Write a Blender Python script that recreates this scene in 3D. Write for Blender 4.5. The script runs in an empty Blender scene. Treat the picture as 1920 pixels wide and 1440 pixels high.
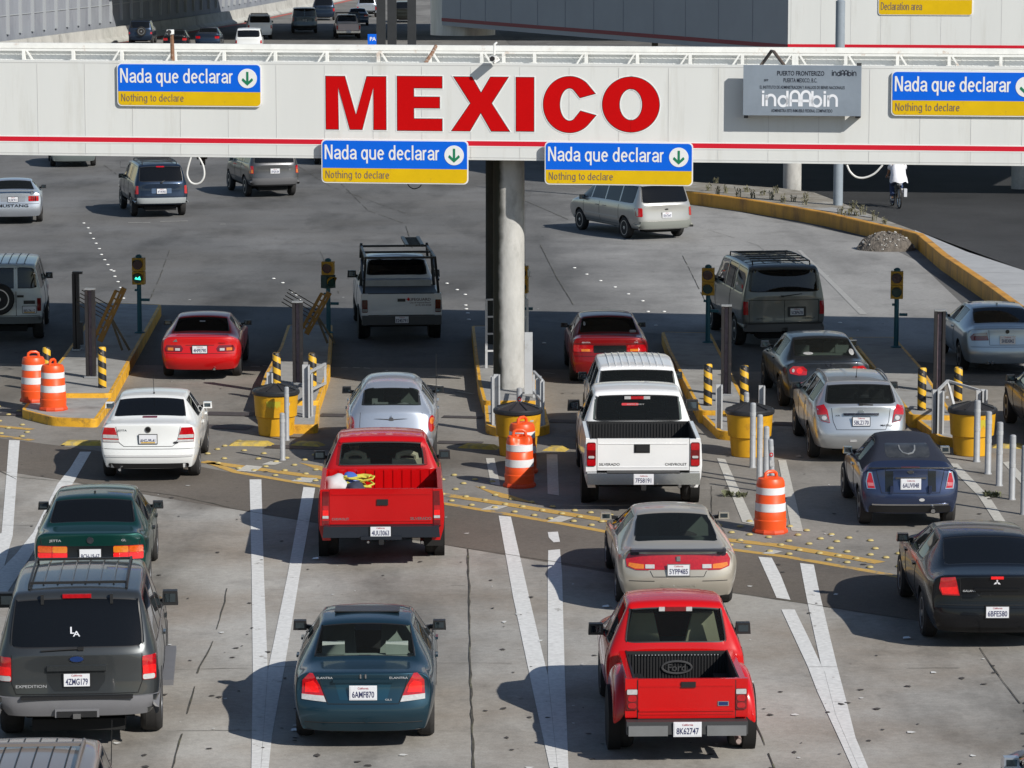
import bpy, bmesh, math, random
from math import sin, cos, tan, pi, radians, atan, atan2, hypot
from mathutils import Vector, Matrix
from mathutils.bvhtree import BVHTree
from mathutils import noise as mnoise

# ------------------------------------------------------------------ camera, sky, sun
SC = bpy.context.scene
COL = SC.collection
RND = random.Random(11)
FPX, CAMH, HOR = 6500.0, 10.05, 905.0          # focal length in photo pixels, camera height, rows from centre up to the horizon
TILT = atan(HOR / FPX)
cam_d = bpy.data.cameras.new('camera')
cam_d.sensor_width = 36.0
cam_d.lens = 36.0 * FPX / 1920.0
cam_d.clip_start, cam_d.clip_end = 1.0, 3000.0
cam = bpy.data.objects.new('camera', cam_d)
COL.objects.link(cam)
cam.location = (0, 0, CAMH)
cam.rotation_euler = (pi / 2 - TILT, 0, 0)
SC.camera = cam
SUN_EL, SUN_AZ = radians(34.5), radians(135.0)   # azimuth clockwise from +Y
sun_dir = Vector((sin(SUN_AZ) * cos(SUN_EL), cos(SUN_AZ) * cos(SUN_EL), sin(SUN_EL)))
w = bpy.data.worlds.new('World'); SC.world = w; w.use_nodes = True
wn = w.node_tree.nodes; wl = w.node_tree.links
sky = wn.new('ShaderNodeTexSky'); sky.sky_type = 'NISHITA'; sky.sun_disc = False
sky.sun_elevation = SUN_EL; sky.sun_rotation = SUN_AZ; sky.air_density = 1.0; sky.dust_density = .3; sky.altitude = 20
wl.new(sky.outputs[0], wn['Background'].inputs[0]); wn['Background'].inputs[1].default_value = 0.088
sl = bpy.data.lights.new('sun', 'SUN'); sl.energy = 5.0; sl.angle = radians(0.5); sl.color = (1.0, 0.955, 0.88)
so = bpy.data.objects.new('sun', sl); COL.objects.link(so)
so.rotation_euler = (-sun_dir).to_track_quat('-Z', 'Y').to_euler()
SC.view_settings.view_transform = 'Standard'; SC.view_settings.look = 'None'
SC.view_settings.exposure = 0.02; SC.view_settings.gamma = 1.0
SC.cycles.max_bounces = 8; SC.cycles.transparent_max_bounces = 16
SC.cycles.use_denoising = True
SC.cycles.caustics_reflective = False; SC.cycles.caustics_refractive = False

# ------------------------------------------------------------------ placing: where the photo's sight line meets a real plane
_ct, _st = cos(TILT), sin(TILT)
def ray(px, py):
    a, b = (px - 960) / FPX, -(py - 720) / FPX
    return Vector((a, _ct + b * _st, -_st + b * _ct))
def at(px, py, z=0.0):
    d = ray(px, py); t = (z - CAMH) / d.z
    return Vector((d.x * t, d.y * t, z))
def at_dist(px, py, Y):
    d = ray(px, py); t = Y / d.y
    return Vector((d.x * t, Y, CAMH + d.z * t))

# ------------------------------------------------------------------ materials
def lin(c):
    return tuple(((v / 255) / 12.92 if v <= 10 else (((v / 255) + .055) / 1.055) ** 2.4) for v in c)
_mats = {}
def mat(name, col, rough=.5, metal=0., coat=0., var=0., scale=4., bump=0., bscale=60., spec=.5, emit=0., dirt=None, dscale=1.5, damt=.5, stretch=None, flake=0.):
    """Principled surface with noise variation (var), patches of a second colour (dirt) and a fine bump."""
    if name in _mats: return _mats[name]
    m = bpy.data.materials.new(name); m.use_nodes = True
    nt = m.node_tree; N = nt.nodes; L = nt.links; b = N['Principled BSDF']
    if len(col) == 3: col = (*col, 1)
    b.inputs['Base Color'].default_value = col
    b.inputs['Roughness'].default_value = rough; b.inputs['Metallic'].default_value = metal
    b.inputs['Coat Weight'].default_value = coat; b.inputs['Coat Roughness'].default_value = .04
    b.inputs['Specular IOR Level'].default_value = spec
    if emit:
        b.inputs['Emission Color'].default_value = col; b.inputs['Emission Strength'].default_value = emit
    tc = N.new('ShaderNodeTexCoord'); src = tc.outputs['Object']
    if stretch:
        mp = N.new('ShaderNodeMapping'); mp.inputs['Scale'].default_value = stretch; L.new(src, mp.inputs[0]); src = mp.outputs[0]
    out = None
    if var:
        n = N.new('ShaderNodeTexNoise'); n.inputs['Scale'].default_value = scale; n.inputs['Detail'].default_value = 6; n.inputs['Roughness'].default_value = .65
        L.new(src, n.inputs['Vector'])
        mr = N.new('ShaderNodeMapRange'); mr.inputs['From Min'].default_value = .3; mr.inputs['From Max'].default_value = .7
        mr.inputs['To Min'].default_value = 1 - var; mr.inputs['To Max'].default_value = 1 + var; L.new(n.outputs[0], mr.inputs[0])
        mx = N.new('ShaderNodeMix'); mx.data_type = 'RGBA'; mx.blend_type = 'MULTIPLY'; mx.inputs[0].default_value = 1
        mx.inputs[6].default_value = col; L.new(mr.outputs[0], mx.inputs[7]); out = mx.outputs[2]
    if dirt is not None:
        n = N.new('ShaderNodeTexNoise'); n.inputs['Scale'].default_value = dscale; n.inputs['Detail'].default_value = 8; n.inputs['Roughness'].default_value = .7
        L.new(src, n.inputs['Vector'])
        mr = N.new('ShaderNodeMapRange'); mr.inputs['From Min'].default_value = .62 - .25 * damt; mr.inputs['From Max'].default_value = .80 - .25 * damt
        L.new(n.outputs[0], mr.inputs[0])
        mx = N.new('ShaderNodeMix'); mx.data_type = 'RGBA'; L.new(mr.outputs[0], mx.inputs[0])
        if out: L.new(out, mx.inputs[6])
        else: mx.inputs[6].default_value = col
        mx.inputs[7].default_value = (*dirt, 1); out = mx.outputs[2]
    if out: L.new(out, b.inputs['Base Color'])
    if bump:
        n = N.new('ShaderNodeTexNoise'); n.inputs['Scale'].default_value = bscale; n.inputs['Detail'].default_value = 4; L.new(src, n.inputs['Vector'])
        bp = N.new('ShaderNodeBump'); bp.inputs['Strength'].default_value = bump; bp.inputs['Distance'].default_value = .02
        L.new(n.outputs[0], bp.inputs['Height']); L.new(bp.outputs[0], b.inputs['Normal'])
    _mats[name] = m
    return m

def ground_mat(name, col, lo=.72, hi=1.18, speck=.5, blotch=1.0, oil=0., brown=None, lanes=(), fade=None):
    """Worn pavement in world metres: broad tone drift, lengthwise wear, blotches, pores and grit."""
    m = bpy.data.materials.new(name); m.use_nodes = True
    nt = m.node_tree; N = nt.nodes; L = nt.links; b = N['Principled BSDF']
    b.inputs['Roughness'].default_value = .88; b.inputs['Specular IOR Level'].default_value = .25
    tc = N.new('ShaderNodeTexCoord'); src = tc.outputs['Object']
    def noise(sc, det=5, st=None, rough=.6):
        s = src
        if st:
            mp = N.new('ShaderNodeMapping'); mp.inputs['Scale'].default_value = st; L.new(src, mp.inputs[0]); s = mp.outputs[0]
        n = N.new('ShaderNodeTexNoise'); n.inputs['Scale'].default_value = sc; n.inputs['Detail'].default_value = det; n.inputs['Roughness'].default_value = rough
        L.new(s, n.inputs['Vector']); return n.outputs[0]
    def rng(i, a, b_, c, d):
        r = N.new('ShaderNodeMapRange'); r.inputs['From Min'].default_value = a; r.inputs['From Max'].default_value = b_
        r.inputs['To Min'].default_value = c; r.inputs['To Max'].default_value = d; L.new(i, r.inputs[0]); return r.outputs[0]
    def mul(a, c):
        q = N.new('ShaderNodeMath'); q.operation = 'MULTIPLY'; L.new(a, q.inputs[0]); L.new(c, q.inputs[1]); return q.outputs[0]
    f = rng(noise(.09, 3), .3, .7, lo, hi)
    f = mul(f, rng(noise(.35, 5, (1, .16, 1)), .3, .7, 1 - .16 * blotch, 1 + .12 * blotch))
    f = mul(f, rng(noise(.8, 8, None, .7), .52, .78, 1, 1 - .35 * blotch))
    f = mul(f, rng(noise(9, 6, None, .7), .3, .7, .86, 1.12))
    f = mul(f, rng(noise(45, 3), .3, .7, 1 - .22 * speck, 1 + .22 * speck))
    f = mul(f, rng(noise(5.5, 4, (1, .55, 1), .5), .70, .745, 1, 1 - .55 * speck))
    f = mul(f, rng(noise(3.1, 4, None, .5), .735, .77, 1, 1 + .5 * speck))
    if oil: f = mul(f, rng(noise(.5, 4, (1, .30, 1)), .50, .72, 1, 1 - oil))
    for c in lanes:                                   # drip trails and tyre polish along each lane
        sx = N.new('ShaderNodeSeparateXYZ'); L.new(src, sx.inputs[0])
        q = N.new('ShaderNodeMath'); q.operation = 'MULTIPLY_ADD'; L.new(sx.outputs[1], q.inputs[0]); q.inputs[1].default_value = .02; q.inputs[2].default_value = -c - .02 * 45
        q2 = N.new('ShaderNodeMath'); q2.operation = 'ADD'; L.new(q.outputs[0], q2.inputs[0]); L.new(sx.outputs[0], q2.inputs[1])
        q3 = N.new('ShaderNodeMath'); q3.operation = 'ABSOLUTE'; L.new(q2.outputs[0], q3.inputs[0])
        g = rng(q3.outputs[0], .15, 1.15, 1., 0.); g = mul(g, rng(noise(.55, 5, (1, .35, 1), .65), .38, .62, 0, 1))
        f = mul(f, rng(g, 0, 1, 1, .52))
    fmask = None
    if fade:                                          # the pale pavement gives way to the darker one in a ragged edge
        sx = N.new('ShaderNodeSeparateXYZ'); L.new(src, sx.inputs[0])
        q = N.new('ShaderNodeMath'); q.operation = 'MULTIPLY_ADD'; L.new(sx.outputs[1], q.inputs[0]); q.inputs[1].default_value = fade[2]; L.new(sx.outputs[0], q.inputs[2])
        q2 = N.new('ShaderNodeMath'); q2.operation = 'MULTIPLY_ADD'; L.new(noise(.22, 6, None, .65), q2.inputs[0]); q2.inputs[1].default_value = 7.; L.new(q.outputs[0], q2.inputs[2]); fmask = rng(q2.outputs[0], fade[0], fade[1], 1, 0)
    mx = N.new('ShaderNodeMix'); mx.data_type = 'RGBA'; mx.blend_type = 'MULTIPLY'; mx.inputs[0].default_value = 1
    base = N.new('ShaderNodeMix'); base.data_type = 'RGBA'; base.inputs[6].default_value = (*col, 1)
    base.inputs[7].default_value = (*(brown or col), 1); L.new(rng(noise(.25, 5), .42, .66, 0, 1), base.inputs[0])
    bo = base.outputs[2]
    if fade:
        fm = N.new('ShaderNodeMix'); fm.data_type = 'RGBA'; L.new(fmask, fm.inputs[0]); L.new(bo, fm.inputs[6]); fm.inputs[7].default_value = (*fade[3], 1); bo = fm.outputs[2]
    L.new(bo, mx.inputs[6]); L.new(f, mx.inputs[7]); L.new(mx.outputs[2], b.inputs['Base Color'])
    bp = N.new('ShaderNodeBump'); bp.inputs['Strength'].default_value = .25; bp.inputs['Distance'].default_value = .01
    L.new(noise(70, 3), bp.inputs['Height']); L.new(bp.outputs[0], b.inputs['Normal'])
    return m

def worn_paint(name, col, under, wear=.5, scale=2.2):
    """Road paint that has chipped through to the pavement in patches."""
    m = bpy.data.materials.new(name); m.use_nodes = True
    nt = m.node_tree; N = nt.nodes; L = nt.links; b = N['Principled BSDF']; b.inputs['Roughness'].default_value = .8
    tc = N.new('ShaderNodeTexCoord')
    n = N.new('ShaderNodeTexNoise'); n.inputs['Scale'].default_value = scale; n.inputs['Detail'].default_value = 9; n.inputs['Roughness'].default_value = .72; L.new(tc.outputs['Object'], n.inputs['Vector'])
    r = N.new('ShaderNodeMapRange'); r.inputs['From Min'].default_value = .74 - .3 * wear; r.inputs['From Max'].default_value = .80 - .3 * wear; L.new(n.outputs[0], r.inputs[0])
    n2 = N.new('ShaderNodeTexNoise'); n2.inputs['Scale'].default_value = 14; n2.inputs['Detail'].default_value = 5; L.new(tc.outputs['Object'], n2.inputs['Vector'])
    r2 = N.new('ShaderNodeMapRange'); r2.inputs['From Min'].default_value = .3; r2.inputs['From Max'].default_value = .7; r2.inputs['To Min'].default_value = .82; r2.inputs['To Max'].default_value = 1.06; L.new(n2.outputs[0], r2.inputs[0])
    mu = N.new('ShaderNodeMix'); mu.data_type = 'RGBA'; mu.blend_type = 'MULTIPLY'; mu.inputs[0].default_value = 1; mu.inputs[6].default_value = (*col, 1); L.new(r2.outputs[0], mu.inputs[7])
    mx = N.new('ShaderNodeMix'); mx.data_type = 'RGBA'; L.new(r.outputs[0], mx.inputs[0]); L.new(mu.outputs[2], mx.inputs[6]); mx.inputs[7].default_value = (*under, 1)
    L.new(mx.outputs[2], b.inputs['Base Color'])
    return m

def glass_mat(name, tint, see=.5, rough=.02):
    """Car glass: a clear tinted layer under a mirror-like skin; see = how much passes through."""
    m = bpy.data.materials.new(name); m.use_nodes = True
    nt = m.node_tree; N = nt.nodes; L = nt.links; b = N['Principled BSDF']
    b.inputs['Base Color'].default_value = (*[t * .06 for t in tint], 1); b.inputs['Roughness'].default_value = rough; b.inputs['Specular IOR Level'].default_value = .6
    tr = N.new('ShaderNodeBsdfTransparent'); tr.inputs[0].default_value = (*tint, 1)
    fr = N.new('ShaderNodeFresnel'); fr.inputs[0].default_value = 1.5
    r = N.new('ShaderNodeMapRange'); r.inputs['To Min'].default_value = 1 - see; r.inputs['To Max'].default_value = 1.0; L.new(fr.outputs[0], r.inputs[0])
    mx = N.new('ShaderNodeMixShader'); L.new(r.outputs[0], mx.inputs[0]); L.new(tr.outputs[0], mx.inputs[1]); L.new(b.outputs[0], mx.inputs[2])
    L.new(mx.outputs[0], N['Material Output'].inputs[0])
    return m

# ------------------------------------------------------------------ objects
def tag(o, label=None, cat=None, group=None, kind=None):
    if label: o['label'] = label
    if cat: o['category'] = cat
    if group: o['group'] = group
    if kind: o['kind'] = kind
    return o
def empty(name, loc=(0, 0, 0), rz=0., **k):
    o = bpy.data.objects.new(name, None); COL.objects.link(o)
    o.location = loc; o.rotation_euler = (0, 0, rz); o.empty_display_size = .3
    return tag(o, **k)
def kids(o): return [c for c in COL.objects if c.parent == o]
def copy_tree(o, loc=None, rz=None, parent=None, **k):
    c = o.copy(); COL.objects.link(c)
    if parent is not None: c.parent = parent
    if loc is not None: c.location = loc
    if rz is not None: c.rotation_euler = (0, 0, rz)
    for ch in o.children: copy_tree(ch, parent=c)
    return tag(c, **k)
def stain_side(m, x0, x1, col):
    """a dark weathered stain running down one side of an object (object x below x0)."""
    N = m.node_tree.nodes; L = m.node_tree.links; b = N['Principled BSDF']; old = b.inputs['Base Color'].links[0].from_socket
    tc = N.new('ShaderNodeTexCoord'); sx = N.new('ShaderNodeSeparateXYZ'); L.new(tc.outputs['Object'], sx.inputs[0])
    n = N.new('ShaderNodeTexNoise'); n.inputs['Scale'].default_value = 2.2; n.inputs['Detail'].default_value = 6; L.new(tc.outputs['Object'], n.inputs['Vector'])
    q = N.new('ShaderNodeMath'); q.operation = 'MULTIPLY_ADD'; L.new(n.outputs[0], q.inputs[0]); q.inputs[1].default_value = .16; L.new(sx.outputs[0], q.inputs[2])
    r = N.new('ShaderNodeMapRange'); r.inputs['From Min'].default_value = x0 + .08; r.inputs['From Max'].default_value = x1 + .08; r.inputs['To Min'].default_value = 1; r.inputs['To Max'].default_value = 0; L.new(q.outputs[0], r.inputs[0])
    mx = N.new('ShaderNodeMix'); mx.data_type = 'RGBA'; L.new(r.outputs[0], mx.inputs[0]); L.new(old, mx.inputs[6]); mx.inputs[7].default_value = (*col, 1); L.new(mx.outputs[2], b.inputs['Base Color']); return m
def link_mesh(name, me, parent=None, loc=None):
    o = bpy.data.objects.new(name, me); COL.objects.link(o)
    if parent is not None: o.parent = parent
    if loc is not None: o.location = loc
    return o
def finish(me, angle=40):
    me.polygons.foreach_set('use_smooth', [True] * len(me.polygons))
    me.set_sharp_from_angle(angle=radians(angle)); me.update()

class MB:
    """Collects boxes, bars, tubes, lathes and prisms into ONE mesh."""
    def __init__(s): s.bm = bmesh.new(); s.mi = 0
    def m(s, i): s.mi = i; return s
    def face(s, vs):
        try:
            f = s.bm.faces.new(vs); f.material_index = s.mi; return f
        except ValueError: return None
    def verts(s, pts): return [s.bm.verts.new(p) for p in pts]
    def poly(s, pts): return s.face(s.verts(pts))
    def box(s, c, size, rot=None, taper=None):
        x, y, z = [v / 2 for v in size]; t = taper or (1, 1)
        P = [(-x, -y, -z), (x, -y, -z), (x, y, -z), (-x, y, -z), (-x * t[0], -y * t[1], z), (x * t[0], -y * t[1], z), (x * t[0], y * t[1], z), (-x * t[0], y * t[1], z)]
        M = Matrix.Translation(c) @ (rot if rot is not None else Matrix.Identity(4))
        v = s.verts([M @ Vector(p) for p in P])
        for f in ((3, 2, 1, 0), (4, 5, 6, 7), (0, 1, 5, 4), (1, 2, 6, 5), (2, 3, 7, 6), (3, 0, 4, 7)): s.face([v[i] for i in f])
        return s
    def bar(s, a, b, wx, wz):
        a, b = Vector(a), Vector(b); d = b - a
        q = d.to_track_quat('Z', 'X').to_matrix().to_4x4()
        return s.box((a + b) / 2, (wx, wz, d.length), q)
    def tube(s, pts, r, n=10, cap=True, close=False):
        pts = [Vector(p) for p in pts]; rs = r if isinstance(r, (list, tuple)) else [r] * len(pts)
        rings = []; up = None
        for i, p in enumerate(pts):
            if close: d = pts[(i + 1) % len(pts)] - pts[i - 1]
            else: d = pts[min(i + 1, len(pts) - 1)] - pts[max(i - 1, 0)]
            d.normalize()
            if up is None or abs(up.dot(d)) > .98: up = Vector((0, 0, 1)) if abs(d.z) < .9 else Vector((0, 1, 0))
            x = d.cross(up).normalized(); y = x.cross(d).normalized(); up = y
            rings.append(s.verts([p + (x * cos(2 * pi * k / n) + y * sin(2 * pi * k / n)) * rs[i] for k in range(n)]))
        m_ = len(rings)
        for i in range(m_ if close else m_ - 1):
            a, b = rings[i], rings[(i + 1) % m_]
            for k in range(n): s.face([a[k], a[(k + 1) % n], b[(k + 1) % n], b[k]])
        if cap and not close:
            s.face(rings[0][::-1]); s.face(rings[-1])
        return s
    def lathe(s, prof, n=24, c=(0, 0, 0), axis='z', mis=None):
        """prof: (radius, height) from bottom to top; closed at the ends."""
        c = Vector(c); rings = []
        for r, h in prof:
            ring = []
            for k in range(n):
                a = 2 * pi * k / n; u, v = r * cos(a), r * sin(a)
                ring.append(c + (Vector((u, v, h)) if axis == 'z' else Vector((h, u, v)) if axis == 'x' else Vector((v, h, u))))
            rings.append(s.verts(ring))
        for i in range(len(rings) - 1):
            if mis: s.mi = mis[i]
            for k in range(n): s.face([rings[i][k], rings[i][(k + 1) % n], rings[i + 1][(k + 1) % n], rings[i + 1][k]])
        s.face(rings[0][::-1]); s.face(rings[-1]); return s
    def prism(s, poly, z0, z1, cap=True):
        a = s.verts([(p[0], p[1], z0) for p in poly]); b = s.verts([(p[0], p[1], z1) for p in poly]); n = len(poly)
        for i in range(n): s.face([a[i], a[(i + 1) % n], b[(i + 1) % n], b[i]])
        if cap: s.face(a[::-1]); s.face(b)
        return s
    def plate(s, poly, y0, y1):
        """poly in (x, z): an upright slab from y0 (front) to y1."""
        a = s.verts([(p[0], y0, p[1]) for p in poly]); b = s.verts([(p[0], y1, p[1]) for p in poly]); n = len(poly)
        for i in range(n): s.face([a[i], b[i], b[(i + 1) % n], a[(i + 1) % n]])
        s.face(a); s.face(b[::-1]); return s
    def strip(s, pts, wd, z, taper=False):
        """a flat ribbon of width wd along ground points."""
        pts = [Vector((p[0], p[1], 0)) for p in pts]; L, Rr = [], []
        for i, p in enumerate(pts):
            d = (pts[min(i + 1, len(pts) - 1)] - pts[max(i - 1, 0)]).normalized(); nrm = Vector((-d.y, d.x, 0))
            ww = (wd[i] if isinstance(wd, (list, tuple)) else wd) / 2
            L.append((p + nrm * ww)[:2] + (z,)); Rr.append((p - nrm * ww)[:2] + (z,))
        l, r = s.verts(L), s.verts(Rr)
        for i in range(len(pts) - 1): s.face([r[i], r[i + 1], l[i + 1], l[i]])
        return s
    def build(s, name, mats, parent=None, bevel=0., seg=2, smooth=40, loc=None, recalc=True):
        if bevel:
            es = [e for e in s.bm.edges if len(e.link_faces) == 2 and e.calc_face_angle(0) > .5]
            bmesh.ops.bevel(s.bm, geom=es, offset=bevel, segments=seg, affect='EDGES', profile=.5, clamp_overlap=True)
        if recalc: bmesh.ops.recalc_face_normals(s.bm, faces=s.bm.faces)
        me = bpy.data.meshes.new(name); s.bm.to_mesh(me); s.bm.free()
        for m_ in (mats if isinstance(mats, (list, tuple)) else [mats]): me.materials.append(m_)
        if smooth: finish(me, smooth)
        return link_mesh(name, me, parent, loc)

_dg = bpy.context.evaluated_depsgraph_get
def text_mesh(txt, size, bold=0., xs=1., align='CENTER', depth=0.):
    """Lettering as a flat mesh in the x-z plane facing -y, baseline at z = 0."""
    cu = bpy.data.curves.new('lettering', 'FONT'); cu.body = txt; cu.size = size; cu.align_x = align
    cu.offset = bold * size; cu.extrude = depth; cu.resolution_u = 3
    o = bpy.data.objects.new('lettering', cu); COL.objects.link(o)
    me = bpy.data.meshes.new_from_object(o.evaluated_get(_dg()))
    bpy.data.objects.remove(o); bpy.data.curves.remove(cu)
    me.transform(Matrix(((xs, 0, 0, 0), (0, 0, -1, 0), (0, 1, 0, 0), (0, 0, 0, 1))))
    return me
def put_text(name, txt, size, m, parent, loc, **k):
    fit = k.pop('fit', None)
    me = text_mesh(txt, size, **k)
    if fit:
        xs = [v.co.x for v in me.vertices]
        f = fit / max(1e-6, max(xs) - min(xs)); me.transform(Matrix.Diagonal((f, 1, 1, 1)))
    me.materials.clear(); me.materials.append(m)
    return link_mesh(name, me, parent, loc)
def _arc(cx, cz, rx, rz, a0, a1, n=14): return [(cx + rx * cos(radians(a0 + (a1 - a0) * k / n)), cz + rz * sin(radians(a0 + (a1 - a0) * k / n))) for k in range(n + 1)]
_ring = lambda: _arc(.25, .345, .185, .30, 0, 360, 26)
GLYPH = {'N': ([[(.07, 0), (.07, 1)], [(.09, .98), (.51, .02)], [(.53, 0), (.53, 1)]], .70), 'a': ([[(.08, .50)] + _arc(.255, .49, .175, .165, 155, 0, 12) + [(.43, .12), (.465, 0)], [(.43, .385), (.27, .36)] + _arc(.205, .205, .14, .145, 80, 290, 14) + [(.34, .10), (.43, .20)]], .56),
         'd': ([_ring(), [(.44, 0), (.44, 1)]], .60), 'q': ([_ring(), [(.44, .69), (.44, -.26)]], .60), 'u': ([[(.07, .69), (.07, .24)] + _arc(.255, .24, .185, .19, 180, 360) + [(.44, .3)], [(.44, .69), (.44, 0)]], .60),
         'e': ([[(.08, .365), (.43, .365)], _arc(.25, .345, .185, .30, 4, 318, 24)], .56), 'c': ([_arc(.25, .345, .185, .30, 42, 318, 22)], .53), 'l': ([[(.07, 0), (.07, 1)]], .24), 'r': ([[(.07, 0), (.07, .69)], [(.07, .42)] + _arc(.26, .43, .19, .22, 180, 84, 8)], .37),
         'o': ([_ring()], .57), 't': ([[(.15, .88), (.15, .16)] + _arc(.25, .155, .10, .10, 180, 290, 8), [(.02, .63), (.30, .63)]], .36), 'h': ([[(.07, 0), (.07, 1)], [(.07, .42)] + _arc(.255, .44, .185, .20, 180, 0) + [(.44, 0)]], .60), 'n': ([[(.07, 0), (.07, .69)], [(.07, .42)] + _arc(.255, .44, .185, .20, 180, 0) + [(.44, 0)]], .60),
         'i': ([[(.07, 0), (.07, .69)], [(.07, .86), (.07, 1.0)]], .24), 'g': ([_ring(), [(.44, .69), (.44, -.06)] + _arc(.255, -.07, .185, .145, 0, -150, 10)], .60), 'D': ([[(.07, 0), (.07, 1)], [(.07, .935), (.24, .935)] + _arc(.24, .5, .29, .435, 90, -90, 16) + [(.07, .065)]], .68), ' ': ([], .27)}
def sign_text(name, txt, cap, m, parent, loc, fit, wd=.135):
    """plain grotesque sign lettering drawn with even strokes; fit = width."""
    b = MB(); x = 0.; lay = 0
    tot = sum(GLYPH[ch][1] for ch in txt) - .1
    for ch in txt:
        for st in GLYPH[ch][0]:
            P = [Vector(((p[0] + x) / tot * fit, p[1] * cap)) for p in st]; w_ = wd * cap / 2; Lf, Rt = [], []
            for i, p in enumerate(P):
                d1 = (P[i] - P[i - 1]).normalized() if i else (P[1] - P[0]).normalized(); d2 = (P[i + 1] - P[i]).normalized() if i < len(P) - 1 else d1
                d = (d1 + d2).normalized(); n = Vector((-d.y, d.x)) * w_; Lf.append(p + n); Rt.append(p - n)
            lay = (lay + 1) % 5; y = -.0004 * lay
            for i in range(len(P) - 1): b.poly([(q.x, y, q.y) for q in (Rt[i], Rt[i + 1], Lf[i + 1], Lf[i])])
        x += GLYPH[ch][1]
    return b.build(name, m, parent, smooth=0, loc=loc, recalc=False)
def rrect(x0, z0, x1, z1, r, n=5):
    P = []
    for cx, cz, a0 in ((x1 - r, z0 + r, -90), (x1 - r, z1 - r, 0), (x0 + r, z1 - r, 90), (x0 + r, z0 + r, 180)):
        for k in range(n + 1):
            a = radians(a0 + 90 * k / n); P.append((cx + r * cos(a), cz + r * sin(a)))
    return P
def struct(o, label=None, cat=None):
    o['kind'] = 'structure'
    if label: o['label'] = label
    return o

# ================================================================== THE SETTING
def sheet(name, m, pix, z, world=None):
    b = MB(); pts = world or [at(*p) for p in pix]
    b.poly([(p[0], p[1], z) for p in pts])
    for f in b.bm.faces:
        if f.normal.z < 0 or True:
            f.normal_update()
            if f.normal.z < 0: f.normal_flip()
    bmesh.ops.triangulate(b.bm, faces=b.bm.faces[:])
    return struct(b.build(name, m, smooth=0, recalc=False))

M_SLAB = ground_mat('slab_concrete', (.385, .370, .342), lo=.80, hi=1.12, oil=.35, brown=(.285, .25, .21), lanes=(-5.3, -1.75, 2.0, 6.3))
M_BAND = ground_mat('asphalt_patch', (.138, .121, .104), speck=.8, blotch=.6, brown=(.155, .134, .112))
M_PLAZA = ground_mat('plaza_asphalt', (.150, .149, .147), lo=.72, hi=1.25, speck=.45, oil=.40, brown=(.132, .128, .122))
M_APRON = ground_mat('apron_concrete', (.31, .305, .295), lo=.8, hi=1.12, speck=.3, oil=.3, fade=(6.2, 9.6, .012, (.150, .149, .147)))
M_LANE = ground_mat('booth_lane_concrete', (.26, .245, .222), oil=.35, brown=(.21, .19, .165))
M_DARKROAD = ground_mat('dark_asphalt', (.040, .041, .043), lo=.7, hi=1.4, speck=.4)
M_FAR = ground_mat('far_road_concrete', (.20, .195, .185), oil=.3)
M_WALK = mat('island_concrete', (.30, .298, .29), .85, var=.16, scale=2.5, bump=.15, dirt=(.17, .16, .15), dscale=.9, damt=.35)
M_YKERB = mat('kerb_yellow_paint', (.70, .37, .022), .6, var=.18, scale=3, dirt=(.22, .12, .03), dscale=3.2, damt=.42, bump=.2, bscale=30)
M_OKERB = mat('planter_ochre_paint', (.56, .27, .03), .65, var=.16, scale=1.5, dirt=(.26, .12, .03), dscale=1.2, damt=.5, stretch=(1, 1, .35))
M_JOINT = mat('joint_filler', (.06, .055, .045), .9, var=.5, scale=4, dirt=(.16, .16, .09), dscale=1.6, damt=.4)
M_WHITEP = worn_paint('lane_white_paint', (.66, .66, .645), (.24, .225, .205), .42, 3.5)
M_WHITEOLD = worn_paint('faded_white_paint', (.50, .485, .44), (.25, .235, .21), .45)
M_YELP = worn_paint('road_yellow_paint', (.52, .32, .075), (.20, .175, .145), .62, 1.4)
M_CONC = mat('column_concrete', (.44, .435, .415), .85, var=.14, scale=3, bump=.35, bscale=14, dirt=(.24, .235, .22), dscale=1.2, damt=.45, stretch=(1, 1, .5))
M_CREAM = mat('cream_panel_paint', (.69, .70, .68), .5, var=.03, scale=.7, spec=.25, dirt=(.60, .60, .565), dscale=1.3, damt=.36, stretch=(1.6, 1, .16))
M_WHITEST = mat('white_steel_paint', (.72, .715, .68), .5, var=.08, scale=3, dirt=(.4, .24, .14), dscale=2.5, damt=.15)
M_SEAM = mat('panel_joint_grey', (.55, .55, .54), .7)
M_RED = mat('sign_red', (.53, .001, .002), .6, var=.04, scale=2, spec=.12)
M_REDBAND = mat('red_stripe_paint', (.60, .014, .032), .6, spec=.15)
M_BLACK = mat('black_outline', (.02, .018, .018), .6)

# ground: one sheet to the horizon, then thin sheets laid on it
sheet('ground', M_PLAZA, None, 0.0, [(-400, -60), (400, -60), (400, 1500), (-400, 1500)])
UP = [(-160, 800), (0, 822), (117, 837), (300, 862), (443, 888), (607, 917), (833, 947), (958, 968), (1067, 987), (1355, 1030), (1470, 1045), (1680, 1082), (1920, 1120), (2150, 1158)]
LOW = [(2150, 1230), (1920, 1195), (1590, 1145), (1362, 1110), (1067, 1062), (833, 1022), (467, 960), (267, 927), (130, 903), (0, 883), (-160, 860)]
lo_w = [at(*p) for p in LOW]
sheet('lane_slab', M_SLAB, None, .004, [(-14, 18), (14, 18)] + lo_w)
sheet('asphalt_band', M_BAND, UP + LOW, .006)
up_w = [at(*p) for p in UP]
sheet('booth_slab', M_LANE, None, .0035, up_w + [at(2150, 705), at(-160, 680)])
sheet('concrete_apron', M_APRON, [(985, 600), (985, 520), (985, 400), (1000, 345), (1285, 372), (1400, 400), (1500, 420), (1640, 450), (1720, 490), (1830, 595), (1930, 660), (1930, 700)], .004)
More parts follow.
